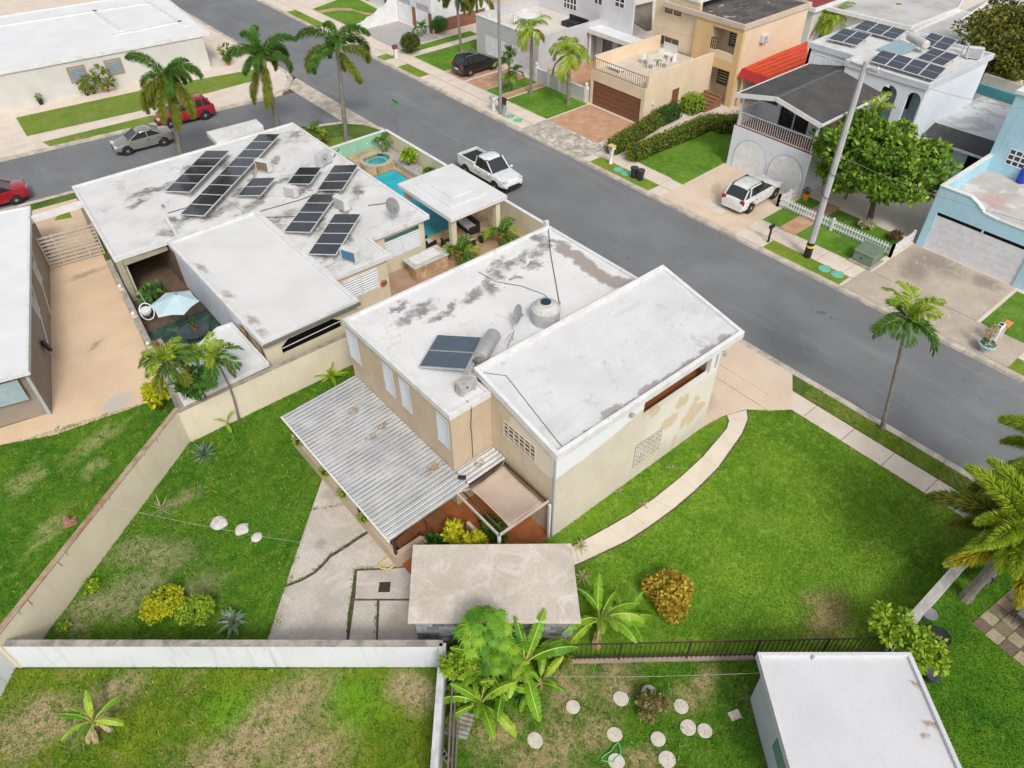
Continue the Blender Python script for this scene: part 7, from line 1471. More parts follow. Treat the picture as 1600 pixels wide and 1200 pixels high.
# ================================================================== vehicles
RUB = plain('tyre rubber', (.02, .02, .021), .85, spec=.2); RIM = plain('alloy rim', (.5, .51, .52), .35, .7); CGLASS = plain('car glass', (.025, .032, .038), .06, spec=.9)
TAIL = plain('red lamp', (.35, .01, .015), .2); HEAD = plain('clear lamp', (.6, .62, .64), .12, spec=.8); UNDER = plain('black trim', (.015, .015, .016), .6)
def paintmat(name, col, metal=.2): return plain(name, col, .28, metal, .5, .8)
def section(x, w, zb, zt, tuck=.9):
    """half rounded car section, closed loop left to right"""
    pr = [(w*.84, zb), (w*.97, zb+.1), (w, zb+(zt-zb)*.45), (w*.985, zb+(zt-zb)*.75), (w*.94, zt-.035), (w*tuck*.9, zt)]
    right = [(x, -y, z) for y, z in pr]; left = [(x, y, z) for y, z in pr[::-1]]
    return right+[(x, 0, zt+.015)]+left
def car(label, loc, rz, paint, kind, L, Wd, H, group='cars', cat='car', name='car'):
    t = thing(name, label, cat, loc, rz, group); hw = Wd/2; lp = dict(local=True)
    if kind == 'sedan': st = [(-.5, .8, .42, .72), (-.485, .88, .32, .9), (-.44, .95, .27, .98), (-.3, 1, .24, 1.0), (0, 1, .22, .97), (.22, 1, .24, .95), (.3, .99, .25, .9), (.42, .94, .28, .8), (.475, .86, .32, .7), (.5, .74, .4, .56)]; gh = (-.34, -.17, .07, .25); belt = .95
    elif kind == 'suv': st = [(-.5, .86, .45, .85), (-.488, .93, .36, 1.0), (-.45, .98, .3, 1.08), (-.3, 1, .28, 1.08), (0, 1, .27, 1.05), (.2, 1, .28, 1.04), (.29, .99, .3, 1.0), (.42, .93, .32, .92), (.47, .85, .36, .82), (.5, .68, .44, .66)]; gh = (-.47, -.37, .0, .26); belt = 1.03
    else: st = [(-.5, .92, .52, .9), (-.495, .95, .45, 1.06), (-.45, .98, .4, 1.08), (-.15, 1, .38, 1.08), (.05, 1, .38, 1.08), (.2, 1, .38, 1.08), (.27, .99, .4, 1.08), (.42, .96, .42, 1.02), (.48, .92, .45, .94), (.5, .86, .5, .75)]; gh = (-.13, -.1, .1, .24); belt = 1.06
    b = MB(); b.loft([section(x*L, w*hw, zb_, zt) for x, w, zb_, zt in st]); body = b.build('body', paint, t, smooth=True, fixn=True, **lp)
    MB().box(-.45*L, .45*L, -hw*.85, hw*.85, .2, .36).build('underbody', UNDER, t, **lp)
    # greenhouse: glass loft, painted roof and pillars
    x0, x1, x2, x3 = [q*L for q in gh]; wb, wt = hw*.9, hw*.72; zt = H-.035
    base = [(x0, -wb*.92, belt-.02), (x3, -wb*.9, belt-.02), (x3, wb*.9, belt-.02), (x0, wb*.92, belt-.02)]; tp = [(x1, -wt, zt), (x2, -wt, zt), (x2, wt, zt), (x1, wt, zt)]
    MB().add(base+tp, [(0, 1, 5, 4), (1, 2, 6, 5), (2, 3, 7, 6), (3, 0, 4, 7), (4, 5, 6, 7)]).build('window_glass', CGLASS, t, fixn=True, **lp)
    rr = [[(x1-.03+dx, -wt-.02, zt-.015), (x1-.03+dx, -wt*.75, H), (x1-.03+dx, 0, H+.02), (x1-.03+dx, wt*.75, H), (x1-.03+dx, wt+.02, zt-.015)] for dx in np.linspace(0, x2-x1+.06, 5)]
    dz_ = (-.06, -.012, 0, -.015, -.075); rr = [[(a, b2*(1 if 0 < k_ < 4 else .95), c+dz_[k_]) for a, b2, c in q_] for k_, q_ in enumerate(rr)]
    ro = MB().loft(rr, close=False).build('roof', paint, t, smooth=True, **lp); ro.modifiers.new('s', 'SOLIDIFY').thickness = .03
    for s in (-1, 1):
        for (xa, xb) in ((x3, x2), (x0, x1)): MB().beam((xa, s*wb*.91, belt), (xb, s*(wt+.005), zt), .07, .06, up=(0, s, .3)).build('pillar', paint, t, **lp)
        xm = (x1+x2)/2-.1; MB().beam((xm, s*(wb*.925), belt), (xm, s*(wt+.02), zt), .09, .04, up=(0, s, .3)).build('pillar', UNDER if kind != 'sedan' else paint, t, **lp)
        if kind == 'suv': xq = x0+.5*(x1-x0)+.55; MB().beam((xq-.1, s*(wb*.925), belt), (xq-.05, s*(wt+.02), zt), .12, .04, up=(0, s, .3)).build('pillar', paint, t, **lp)
        MB().cbox((x3-.12, s*(hw+.08), belt+.05), (.12, .2, .13)).build('mirror', paint, t, bevel=.02, **lp)
        for k, xx in enumerate((xm+.06, xm-.75 if kind != 'pickup' else xm-.35)): MB().cbox((xx, s*(hw*1.0+.004), .82), (.16, .025, .03)).build('door_handle', UNDER, t, **lp)
        MB().cbox((xm-.02, s*(hw+.001), .64), (.012, .006, .5)).build('door_seam', UNDER, t, **lp)
        MB().cbox((.485*L-.06, s*hw*.7, st[-3][3]-.1), (.22, .34, .13)).build('headlight', HEAD, t, bevel=.03, **lp); MB().cbox((-.492*L+.03, s*hw*.76, .82 if kind == 'sedan' else .92), (.12, .3, .16 if kind == 'sedan' else .3)).build('tail_light', TAIL, t, bevel=.02, **lp)
        if kind == 'suv': MB().tube([(x1+.1, s*(wt-.06), H+.05), (x2-.1, s*(wt-.06), H+.05)], .018, 6).build('roof_rail', STEEL if 'black' in label else UNDER, t, **lp)
    wr = .33 if kind == 'sedan' else .37
    for xw_ in (-.3*L if kind != 'pickup' else -.31*L, .31*L):
        for s in (-1, 1):
            M = Matrix.Rotation(R(-90*s), 3, 'X'); MB().lathe([(wr+.07, 0), (wr+.07, .008), (0, .008)], (xw_, s*(hw*.985), wr+.02), 22, M).build('wheel_arch', UNDER, t, **lp)
            wo = MB().lathe([(.0, -.16), (wr*.8, -.16), (wr, -.12), (wr, -.01), (wr*.93, .022), (wr*.68, .03)], (xw_, s*(hw*.985), wr), 24, M).build('wheel', RUB, t, smooth=True, **lp); MB().lathe([(wr*.68, .0), (wr*.68, .032), (wr*.55, .02), (wr*.2, .035), (0, .037)], (xw_, s*(hw*.985), wr), 14, M).build('rim', RIM, wo, **lp)
    MB().cbox((.497*L, 0, .5), (.05, Wd*.55, .2)).build('grille', UNDER, t, bevel=.01, **lp); MB().cbox((-.497*L, 0, .7), (.03, .5, .13)).build('number_plate', WTRIM, t, **lp); MB().cbox((.495*L, 0, .34), (.08, Wd*.78, .16)).build('bumper', paint if kind == 'sedan' else UNDER, t, bevel=.02, **lp)
    MB().cbox((-.49*L, 0, .4), (.1, Wd*.85, .18)).build('bumper', paint if kind != 'pickup' else STEEL, t, bevel=.02, **lp)
    if kind == 'pickup':
        MB().box(-.475*L, -.145*L, -hw*.82, hw*.82, 1.085, 1.1).build('bed_liner', UNDER, t, **lp)
        rim_ = MB().ring([(-.495*L, -hw*.95), (-.14*L, -hw*.95), (-.14*L, hw*.95), (-.495*L, hw*.95)], [(-.48*L, -hw*.83), (-.15*L, -hw*.83), (-.15*L, hw*.83), (-.48*L, hw*.83)], .9, 1.28); rim_.build('bed_side', paint, t, bevel=.02, **lp)
    return t
px = lambda x, y: P(x, y)
car('white crew-cab pickup truck parked at the kerb beside the pavilion', (30.15, 38.4, RD), R(-90), paintmat('white truck paint', (.74, .75, .76), 0), 'pickup', 5.3, 1.88, 1.82, 'vehicles', 'pickup truck', 'pickup_truck')
car('silver sedan on the side street', (13.2, 59.9, RD), R(180-5), paintmat('silver paint', (.42, .4, .38), .6), 'sedan', 4.4, 1.72, 1.42, 'vehicles')
car('red suv half hidden by a palm on the side street', (17.6, 62.6, RD), R(180-5), paintmat('crimson paint', (.42, .012, .03), .2), 'suv', 4.6, 1.85, 1.68, 'vehicles')
car('red sedan at the end of the tan driveway', (2.0, 57.6, RD), R(180-5), paintmat('red paint', (.4, .008, .018), .2), 'sedan', 4.7, 1.82, 1.45, 'vehicles')
car('black suv on the brick drive of the grey house', (42.2, 55.4, .02), R(0), paintmat('black paint', (.008, .008, .01), .1), 'suv', 4.4, 1.8, 1.68, 'vehicles')
car('white suv in front of the arched garage doors', (41.4, 24.2, .025), R(2), paintmat('white suv paint', (.76, .77, .78), 0), 'suv', 4.65, 1.86, 1.7, 'vehicles')

# ================================================================== street furniture
def pole(label, base, top, r0, r1, mt, band=False):
    base, top = Vector(base), Vector(top); t = thing('utility_pole', label, 'utility pole', base); n = 4 if band else 10
    MB().tube([base, base.lerp(top, .5), top], [r0, (r0+r1)/2, r1], 8 if band else 10).build('shaft', mt, t)
    if band:
        h = (top-base).length
        for a, b, m_, k in ((0, 1.05, BLACK, 1.06), (.72, .86, plain('yellow band', (.8, .6, .02), .6), 1.09)): MB().tube([base.lerp(top, a/h), base.lerp(top, b/h)], [r0*k, r0*k*.985], 8).build('band', m_, t)
        for z in (4.2, 5.6): p = base.lerp(top, z/h); MB().tube([p+Vector((math.cos(a)*r0*1.1, math.sin(a)*r0*1.1, .15*math.sin(a))) for a in np.linspace(0, 6.28, 12)], .02, 4).build('strap', BLACK, t)
        p = top-Vector((0, 0, .3)); MB().beam(p+Vector((-.1, -.8, 0)), p+Vector((.1, .8, 0)), .1, .12).build('cross_arm', GREYMET, t)
        for s in (-.7, 0, .7): MB().lathe([(.03, 0), (.06, .05), (.05, .12), (0, .14)], p+Vector((.0, s, .07)), 8).build('insulator', WTRIM, t)
    return t
PCON = mat('pale concrete pole', (.5, .51, .52), .8, (.42, .43, .44), 1.2, .08)
pb = P(1261, 401); pole('tall pale concrete utility pole with black and yellow base', pb, PY(1354, 96, pb.y), .23, .14, PCON, True)
pb2 = P(782, 178); pole('grey utility pole by the green lids and bin', pb2, (pb2.x, pb2.y, 10.5), .15, .1, mat('grey pole', (.3, .3, .29), .85, (.24, .24, .23), 2, .1))
def wire(label, a, b, sag, r=.014): 
    a, b = Vector(a), Vector(b); o = MB().tube([a.lerp(b, k/10)-Vector((0, 0, sag*4*(k/10)*(1-k/10))) for k in range(11)], r, 4).build('overhead_wire', plain('wire grey', (.2, .2, .2), .6) if r > .01 else plain('pale line', (.55, .55, .5), .6)); return tag(o, label, 'wire')
tp1 = PY(1354, 100, pb.y)
wire('overhead wire from the concrete pole to the light blue house', tp1, (51, 12, 7.5), .5); wire('overhead wire from the concrete pole to the arched house', tp1, (52.7, 26, 6.7), .4)
wire('service wire crossing the big tree from the concrete pole', PY(1310, 243, pb.y), (44.9, 9, 3.8), .3, .012)
# clothes line over the back lawn and one over the stepping stones
wire('thin washing line from the beige wall to the porch corner', P(163, 788, 1.9), (7.1, 15.6, .72), .35, .005); wire('white washing line from the thicket to the pale shed', P(850, 1057, 1.0), (13.2, 3.45, 1.9), .12, .005)
# street name sign
t = thing('street_sign', 'green street name blades on a slim post by the pool wall', 'sign', P(622, 205)); hp = 2.3; MB().tube([(0, 0, 0), (0, 0, hp)], .03, 8).build('post', STEEL, t, local=True)
SG = plain('sign green', (.02, .32, .1), .5); MB().box(-.35, .35, -.01, .01, hp-.2, hp).build('blade', SG, t, local=True); MB().box(-.01, .01, -.35, .35, hp+.01, hp+.21).build('blade', SG, t, local=True)
# green utility lids
for i, (x, y) in enumerate(((1288, 420), (1308, 429), (966, 265), (978, 271), (797, 182), (809, 188))):
    t = thing('manhole_cover', ('green lid in the verge by the concrete pole, the one beside the pole', 'green lid in the verge by the concrete pole, the one beside the stained drive', 'green lid in the grass near the bird mailbox, beside the mailbox', 'green lid in the grass near the bird mailbox, beside the bins', 'green lid at the grey pole, the one touching the pole', 'green lid at the grey pole, the one away from the pole')[i], 'manhole cover', P(x, y, .014), group='green utility lids')
    MB().lathe([(.36, 0), (.36, .02), (.3, .03), (0, .035)], (0, 0, 0), 24).build('lid', plain('aqua green lid', (.16, .5, .36), .6), t, local=True); MB().box(.3, .46, -.1, .1, 0, .025).build('hinge', plain('aqua green lid', (.16, .5, .36), .6), t, local=True)
def bin_(label, loc, mt, h=.95, grp='wheelie bins'):
    t = thing('rubbish_bin', label, 'bin', loc, group=grp); MB().loft([[(-s, -s, z), (s, -s, z), (s, s, z), (-s, s, z)] for s, z in ((.2, .05), (.27, h-.08))]).build('body', mt, t, local=True, bevel=.02); MB().cbox((0, 0, h-.03), (.6, .6, .07)).build('lid', mt, t, local=True, bevel=.02)
    for s in (-1, 1): MB().lathe([(.09, -.03), (.09, .03)], (.2, s*.2, .09), 12, Matrix.Rotation(R(90), 3, 'X')).build('wheel', RUB, t, local=True)
NAVY = plain('navy bin plastic', (.025, .03, .045), .5)
def rbin(label, loc): 
    t = thing('rubbish_bin', label, 'bin', loc, group='round bins on the verge'); MB().lathe([(.2, 0), (.27, .68), (.29, .7), (.29, .76), (0, .77)], (0, 0, 0), 18).build('body', NAVY, t, local=True, smooth=True); MB().lathe([(.22, .765), (.2, .79), (0, .8)], (0, 0, 0), 16).build('lid', plain('bin lid', (.05, .055, .07), .4), t, local=True); MB().beam((-.1, 0, .82), (.1, 0, .82), .03).build('handle', NAVY, t, local=True)
rbin('round dark bin on the verge, beside the green lid', P(990, 277, .012)); rbin('round dark bin on the verge, next to the driveway', P(1000, 281, .012))
bin_('black bin behind the grey utility pole', P(785, 172, .02), BLACK, .95); 
t = thing('mailbox', 'white curved mailbox pedestal by the grey utility pole', 'mailbox', P(771, 173, .02)); MB().loft([[(-w_, -w_, z), (w_, -w_, z), (w_, w_, z), (-w_, w_, z)] for w_, z in ((.14, 0), (.11, .35), (.13, .7), (.22, .95), (.22, 1.15))]).build('pedestal', WTRIM, t, local=True, bevel=.02); MB().cbox((-.1, 0, 1.2), (.4, .3, .12)).build('box', GREYMET, t, local=True, bevel=.03)
t = thing('notice_board', 'pale leaning board at the foot of the grey pole', 'board', P(788, 181, .02)); MB().cbox((0, 0, .42), (.05, .4, .85), Matrix.Rotation(R(12), 3, 'Y')).build('panel', plain('sage board', (.36, .4, .34), .7), t, local=True)
t = thing('mailbox', 'ornamental white mailbox post shaped like a curved fish at the hedge end', 'mailbox', P(954, 256, .02)); MB().tube([(0, 0, 0), (.06, .05, .3), (.12, .1, .6), (.02, .02, .95), (-.04, 0, 1.1)], [.16, .1, .12, .17, .1], 10).build('post', WTRIM, t, local=True, smooth=True); MB().cbox((-.02, 0, 1.25), (.34, .45, .26)).build('box', WTRIM, t, local=True, bevel=.03); MB().cbox((-.02, 0, 1.4), (.42, .55, .05)).build('roof', plain('yellow trim', (.7, .5, .15), .6), t, local=True); MB().cbox((-.2, .1, 1.25), (.02, .1, .12)).cbox((-.2, -.1, 1.25), (.02, .1, .12)).build('slot', BLACK, t, local=True)
t = thing('mailbox', 'white post mailbox with purple front beside the round shrub', 'mailbox', P(619, 92, .02)); MB().box(-.13, .13, -.13, .13, 0, .9).build('post', WTRIM, t, local=True, bevel=.01); MB().cbox((0, 0, 1.1), (.5, .32, .36)).build('box', plain('plum mailbox', (.2, .05, .1), .5), t, local=True, bevel=.05)
t = thing('mailbox', 'white mailbox on a pillar with orange tile by the kerb planter', 'mailbox', P(1549, 535, .02)); MB().box(-.14, .14, -.14, .14, 0, .85).build('pillar', WTRIM, t, local=True, bevel=.01); MB().cbox((.05, 0, 1.0), (.6, .3, .3)).build('box', WTRIM, t, local=True, bevel=.05); MB().cbox((.1, 0, 1.16), (.22, .16, .03)).cbox((-.2, 0, 1.14), (.22, .16, .03)).build('flap', BLACK, t, local=True); MB().cbox((.8, -.1, .9), (.6, .35, .06)).build('tile', plain('orange tile', (.75, .28, .1), .7), t, local=True); MB().box(.75, .85, -.15, -.05, 0, .88).build('tile_post', WTRIM, t, local=True)
t = thing('kerb_planter', 'round pale blue planter bowl at the kerb', 'planter', P(1538, 548, .02)); MB().lathe([(.22, 0), (.3, .22), (.42, .4), (.45, .42), (.45, .48), (.4, .48), (.0, .44)], (0, 0, 0), 20).build('bowl', plain('pale blue bowl', (.4, .55, .62), .6), t, local=True, smooth=True); link('foliage', fastmesh('foliage', leaf_cloud((0, 0, .5), (.34, .34, .1), 160, .14), L_HEDGE), t, (0, 0, 0), local=True); MB().tube([(.1, .1, .45), (.12, .12, 1.0)], .02, 5).build('stem', BARK, t, local=True); link('dry_foliage', fastmesh('dry_foliage', leaf_cloud((.15, .15, 1.1), (.2, .2, .4), 140, .14), L_DRY), t, (0, 0, 0), local=True)
t = thing('transformer_box', 'green metal transformer cabinet beside the picket fence', 'transformer', P(1352, 408)); TG = mat('sage green metal', (.18, .25, .18), .6, (.15, .21, .15), 2, .08, objco=True); MB().box(-.75, .75, -.75, .75, 0, .08).build('plinth', GREYCONC, t, local=True); MB().box(-.55, .55, -.62, .62, .08, .75).build('cabinet', TG, t, local=True, bevel=.03); MB().loft([[(-.6, -.66, .75), (.6, -.66, .75), (.6, .66, .75), (-.6, .66, .75)], [(-.5, -.6, .84), (.6, -.66, .92), (.6, .66, .92), (-.5, .6, .84)]]).build('lid', TG, t, local=True, fixn=True); MB().cbox((-.56, .1, .4), (.02, .12, .1)).build('lock', BLACK, t, local=True)
t = thing('mailbox', 'black post mailbox by the white picket fence', 'mailbox', P(1200, 378, .02)); MB().box(-.05, .05, -.05, .05, 0, 1.0).build('post', BLACK, t, local=True); MB().cbox((0, 0, 1.1), (.45, .2, .22)).build('box', BLACK, t, local=True, bevel=.05)
# picket fence, every picket its own piece
t = thing('picket_fence', 'low white picket fence around the big tree', 'fence', (42.2, 18.5, 0)); pkm = MB().add([(-.012, -.05, .06), (.012, -.05, .06), (.012, .05, .06), (-.012, .05, .06), (-.012, -.05, .72), (.012, -.05, .72), (.012, .05, .72), (-.012, .05, .72), (-.012, 0, .8), (.012, 0, .8)], [(0,3,2,1),(0,1,5,4),(1,2,6,5),(2,3,7,6),(3,0,4,7),(4,5,9,8),(5,6,9),(6,7,8,9),(7,4,8)]).mesh('picket', ALU)
segs = [((42.2, 22.6), (42.2, 14.5)), ((42.2, 22.6), (44.5, 22.4)), ((42.2, 14.5), (44.7, 14.5))]
for a, b in segs:
    a, b = Vector((*a, 0)), Vector((*b, 0)); L_ = (b-a).length; n_ = int(L_/.19); ang = math.atan2((b-a).y, (b-a).x)-math.pi/2
    for z in (.25, .6): MB().beam(a+Vector((0, 0, z)), b+Vector((0, 0, z)), .04, .07).build('rail', ALU, t)
    for k in range(n_+1): link('picket', pkm, t, a.lerp(b, k/n_)+(Matrix.Rotation(ang, 3, 'Z') @ Vector((-.04, 0, 0))), rot=(0, 0, ang))
    for k in (0, .5, 1): p = a.lerp(b, k); MB().box(p.x-.07, p.x+.07, p.y-.07, p.y+.07, 0, .88).build('post', ALU, t)

# ================================================================== sheds, fence and small things in the gardens
rc = [P(645, 851, 2.1), P(893, 849, 2.1), P(908, 972, 2.1), P(637, 972, 2.1)]
SH = thing('shed', 'small grey block shed with flat bare concrete roof', 'shed', ((rc[0]+rc[2])/2).to_2d().to_3d())
SROOF = mat('bare concrete slab', (.63, .56, .48), .88, (.55, .485, .41), .7, .1, .2, 35, layers=[dict(col=(.7, .66, .6), thr=(.48, .7), scale=.8, amt=.7, dist=2.0), dict(col=(.48, .41, .33), thr=(.58, .74), scale=.7, amt=.5, dist=1.0)])
MB().prism([tuple(p[:2]) for p in rc], 1.97, 2.1).build('roof_slab', SROOF, SH, bevel=.012)
ins = inset([tuple(p[:2]) for p in rc], .2); BLK = mat('dark grey block', (.24, .245, .26), .9, (.34, .345, .36), 1.8, .18, .4, 25, rpi=.5, layers=[dict(col=(.32, .33, .34), thr=(.58, .7), scale=1.6, amt=.6)])
MB().prism(inset(ins, .14), 0, 1.96).build('core_wall', mat('mortar grey', (.16, .16, .165), .95), SH)
bme = MB().box(.006, .394, -.07, .07, .006, .194).mesh('concrete_block', BLK)
for s in range(4):
    a, b = Vector((*ins[s], 0)), Vector((*ins[(s+1) % 4], 0)); d = b-a; L_ = d.length; n_ = round(L_/.4); ang = math.atan2(d.y, d.x); sx = L_/n_/.4; inw = Vector((-d.y, d.x, 0)).normalized(); c_ = (rc[0]+rc[2])/2
    if inw.dot(Vector((c_.x, c_.y, 0))-a) < 0: inw = -inw
    if s not in (1, 2, 3) : continue
    for r_ in range(9):
        off = .5*(r_ % 2)
        for k in range(n_+1):
            k0 = max(0, k-off); k1 = min(n_, k+1-off)
            if k1-k0 < .2: continue
            link('concrete_block', bme, SH, a+d*(k0/n_)+inw*(.07+RNG.normal(0, .006))+Vector((0, 0, .2*r_+.02)), rot=(0, 0, ang), scale=(sx*(k1-k0), 1, 1))
# iron fence with base wall
FA, FB = Vector((9.0, 8.72, 0)), Vector((18.3, 1.2, 0)); t = thing('iron_fence', 'brown iron bar fence on a low base behind the stepping stones', 'fence', FA); dF = FB-FA
MB().beam(FA+Vector((0, 0, .07)), FB+Vector((0, 0, .07)), .16, .14).build('base_wall', mat('pinkish base', (.46, .36, .3), .9, (.36, .28, .23), 2.5, .15), t)
for z in (1.25, .28): MB().beam(FA+Vector((0, 0, z)), FB+Vector((0, 0, z)), .035, .05).build('rail', IRON, t)
bme = MB().box(-.012, .012, -.012, .012, .14, 1.27).mesh('bar', IRON); n_ = 70; an = math.atan2(dF.y, dF.x)
for k in range(n_+1): link('bar', bme, t, FA+dF*(k/n_), rot=(0, 0, an))
for k in range(6): p = FA+dF*(k/5); MB().cbox(p+Vector((0, 0, .65)), (.06, .06, 1.3), Matrix.Rotation(an, 3, 'Z')).build('post', IRON, t)
# timber boards and drain blocks along the return wall
t = thing('board_stack', 'narrow weathered boards leaning along the white return wall', 'boards', P(706, 1100)); wa_, wb_ = Vector((6.25, 10.95, 0)), Vector((3.6, 7.75, 0)); nv_ = Vector((wb_.y-wa_.y, wa_.x-wb_.x, 0)).normalized(); nv_ = nv_ if nv_.x > 0 else -nv_
for k in range(3): MB().beam(wa_.lerp(wb_, .02+.02*k)+nv_*(.16+.1*k)+Vector((0, 0, .9-.25*k)), wa_.lerp(wb_, .95)+nv_*(.16+.1*k)+Vector((0, 0, .9-.25*k)), .05, .3).build('board', mat('grey weathered board', (.26, .22, .19), .9, (.2, .16, .13), 3, .2), t)
t = thing('scrap_sheet', 'rusty corrugated scrap sheet lying by the banana plants', 'metal sheet', P(718, 1132)); mb = MB(); rzm = Matrix.Rotation(R(-55), 3, 'Z')
for i in range(25):
    for s in (-.4, .4): v = rzm @ Vector((s, -.45+.9*i/24, .06+.02*(1 if (i//2) % 2 else 0)+.03*s)); mb.v.append(tuple(v))
mb.f = [(2*i, 2*i+1, 2*i+3, 2*i+2) for i in range(24)]; mb.build('sheet', mat('rusty tin', (.42, .41, .39), .6, (.25, .2, .16), 3, .2), t, local=True).modifiers.new('s', 'SOLIDIFY').thickness = .008
t = thing('hollow_block', 'grey hollow block lying at the foot of the return wall', 'block', P(692, 1178)); mb = MB().ring([(-.1, -.35), (.1, -.35), (.1, .35), (-.1, .35)], [(-.06, -.31), (.06, -.31), (.06, .31), (-.06, .31)], 0, .2); mb.build('block', GREYCONC, t, local=True)
for k in range(3): MB().box(-.06, .06, -.18+.16*k, -.14+.16*k, 0, .195).build('web', GREYCONC, t, local=True)
# pale shed at the bottom right
rc = [P(1183, 1019, 2.72), P(1423, 1019, 2.72), P(1503, 1200, 2.72), P(1235, 1200, 2.72)]; d1 = (rc[2]-rc[1]).normalized(); rc[2] = rc[1]+d1*4.2; rc[3] = rc[0]+(rc[2]-rc[1])
RS_ = thing('shed', 'pale grey garden building with rimmed flat white roof', 'shed', ((rc[0]+rc[2])/2).to_2d().to_3d()); rp_ = [tuple(p[:2]) for p in rc]
SR = mat('pale shed roof', (.65, .65, .66), .78, (.6, .6, .61), .4, .04, .06, 30, layers=[dict(col=(.3, .19, .1), noise=.3, nscale=3, soft=.6, amt=.9, speck=5, blobs=zb([(1453, 1132, .09, .22, 25), (1445, 1148, .13, .1, 0), (1432, 1066, .05, .2, 20)], 2.66)), dict(col=(.55, .55, .55), thr=(.5, .75), scale=.5, amt=.5)])
flat_roof(RS_, rp_, 2.62, 2.74, .13, .2, SR, mat('pale rim', (.72, .72, .74), .8, (.66, .66, .68), 1)); ins = inset(rp_, .28); WS = mat('pale grey shed wall', (.62, .65, .72), .85, (.56, .59, .66), .8, .04, .06, 40)
MB().prism(ins, 0, 2.42).build('wall', WS, RS_)
e0_, e1_ = Vector(ins[0]), Vector(ins[3]); ee = (e1_-e0_).normalized(); nn_ = Vector((ee.y, -ee.x)); nn_ = nn_ if nn_.dot(Vector(ins[0])-Vector(ins[1])) > 0 else -nn_
wo = MB().beam((*(e0_+ee*1.9+nn_*.02), 1.5), (*(e0_+ee*3.0+nn_*.02), 1.5), .06, .9).build('window', ALU, RS_); MB().beam((*(e0_+ee*1.97+nn_*.055), 1.5), (*(e0_+ee*2.93+nn_*.055), 1.5), .02, .78).build('pane', plain('teal grey glass', (.2, .32, .36), .15), wo)
MB().lathe([(.03, 0), (.03, .12), (.05, .13), (.05, .16), (0, .17)], P(1269, 1030, 2.62), 10).build('vent', GREYMET, RS_)
# stepping stones
STN = mat('pale stepping stone', (.74, .68, .58), .9, (.64, .58, .5), 4, .15, .3, 25, objco=True); sm = [MB().lathe([(.25, 0), (.26, .03), (.245, .045), (0, .05)], (0, 0, 0), 22).mesh('stepping_stone', STN)]
names = ('stepping stone standing alone beside the thicket', 'stepping stone between the thicket and the straggly bush', 'stepping stone next to the iron fence', 'stepping stone touching the top of the straggly bush', 'chipped stepping stone right of the straggly bush top', 'stepping stone beside the straggly bush', 'stepping stone in the pair right of the straggly bush', 'stepping stone above the coiled green hose', 'stepping stone at the foot of the straggly bush', 'stepping stone below the straggly bush', 'stepping stone ringed by the green hose')
for i, (x, y) in enumerate(((836, 1157), (895, 1105), (970, 1092), (1014, 1082), (1064, 1104), (1075, 1137), (1101, 1142), (960, 1148), (1028, 1155), (1042, 1187), (963, 1190))):
    o = link('stepping_stone', sm[0], None, P(x, y, .02), rot=(0, 0, i), scale=(random.uniform(.92, 1.08), random.uniform(.92, 1.08), 1)); tag(o, names[i], 'stepping stone', 'round stepping stones')
o = MB().cbox((0, 0, .03), (.4, .3, .06), Matrix.Rotation(R(-20), 3, 'Z')).build('paving_tile', STN, bevel=.01); o.location = P(1148, 1118); tag(o, 'small square tile in the grass beside the pale shed', 'tile')
# hoses
def hose(label, c, r, turns, mt, wob, rad=.018):
    c = P(*c); pts = [c+Vector((math.cos(a)*(r+wob*math.sin(3*a)+.02*a/6), math.sin(a)*(r*.8+wob*math.cos(2*a)), .05+.012*a/6)) for a in np.linspace(0, turns*6.283, turns*22)]; o = MB().tube(pts, rad, 6).build('garden_hose', mt); return tag(o, label, 'hose')
hose('coiled yellow garden hose at the porch corner', (611, 880), .36, 5, plain('yellow hose', (.66, .58, .22), .5), .06, .028); hose('loose green garden hose around a stepping stone', (958, 1180), .3, 2, plain('green hose', (.12, .5, .16), .5), .12)
# rocks, figurine and bits
for i, (x, y) in enumerate(((343, 817), (378, 827), (401, 839))):
    b = bmesh.new(); bmesh.ops.create_icosphere(b, subdivisions=2, radius=.36-.06*i)
    for v in b.verts: v.co *= 1+.25*mnoise.noise(v.co*4+Vector((i*5, 0, 0))); v.co.z *= .32
    me = bpy.data.meshes.new('rock'); b.to_mesh(me); b.free(); me.materials.append(mat('white limestone', (.8, .77, .72), .9, (.64, .61, .56), 6, .2, .5, 20)); o = link('rock', me, None, P(x, y, .06)); tag(o, ('white limestone rock nearest the yucca', 'middle white limestone rock on the back lawn', 'smallest white limestone rock on the back lawn')[i], 'rock', 'white rocks on the lawn')
t = thing('garden_ornament', 'small tiered clay ornament on a square tile on the lawn behind the beige wall', 'ornament', P(110, 817)); CL = mat('pinkish clay', (.45, .24, .17), .85, (.34, .17, .12), 6, .15, objco=True); MB().cbox((0, 0, .03), (.55, .45, .06), Matrix.Rotation(R(-10), 3, 'Z')).build('tile', CL, t, local=True, bevel=.01); MB().lathe([(.17, .06), (.16, .12), (.11, .16), (.13, .22), (.09, .26), (.1, .32), (.05, .38), (.04, .46), (0, .48)], (-.05, .08, 0), 14).build('body', CL, t, local=True, smooth=True); MB().tube([(.0, .0, .12), (.12, -.05, .14), (.2, -.12, .1)], .045, 7).build('arm', CL, t, local=True)
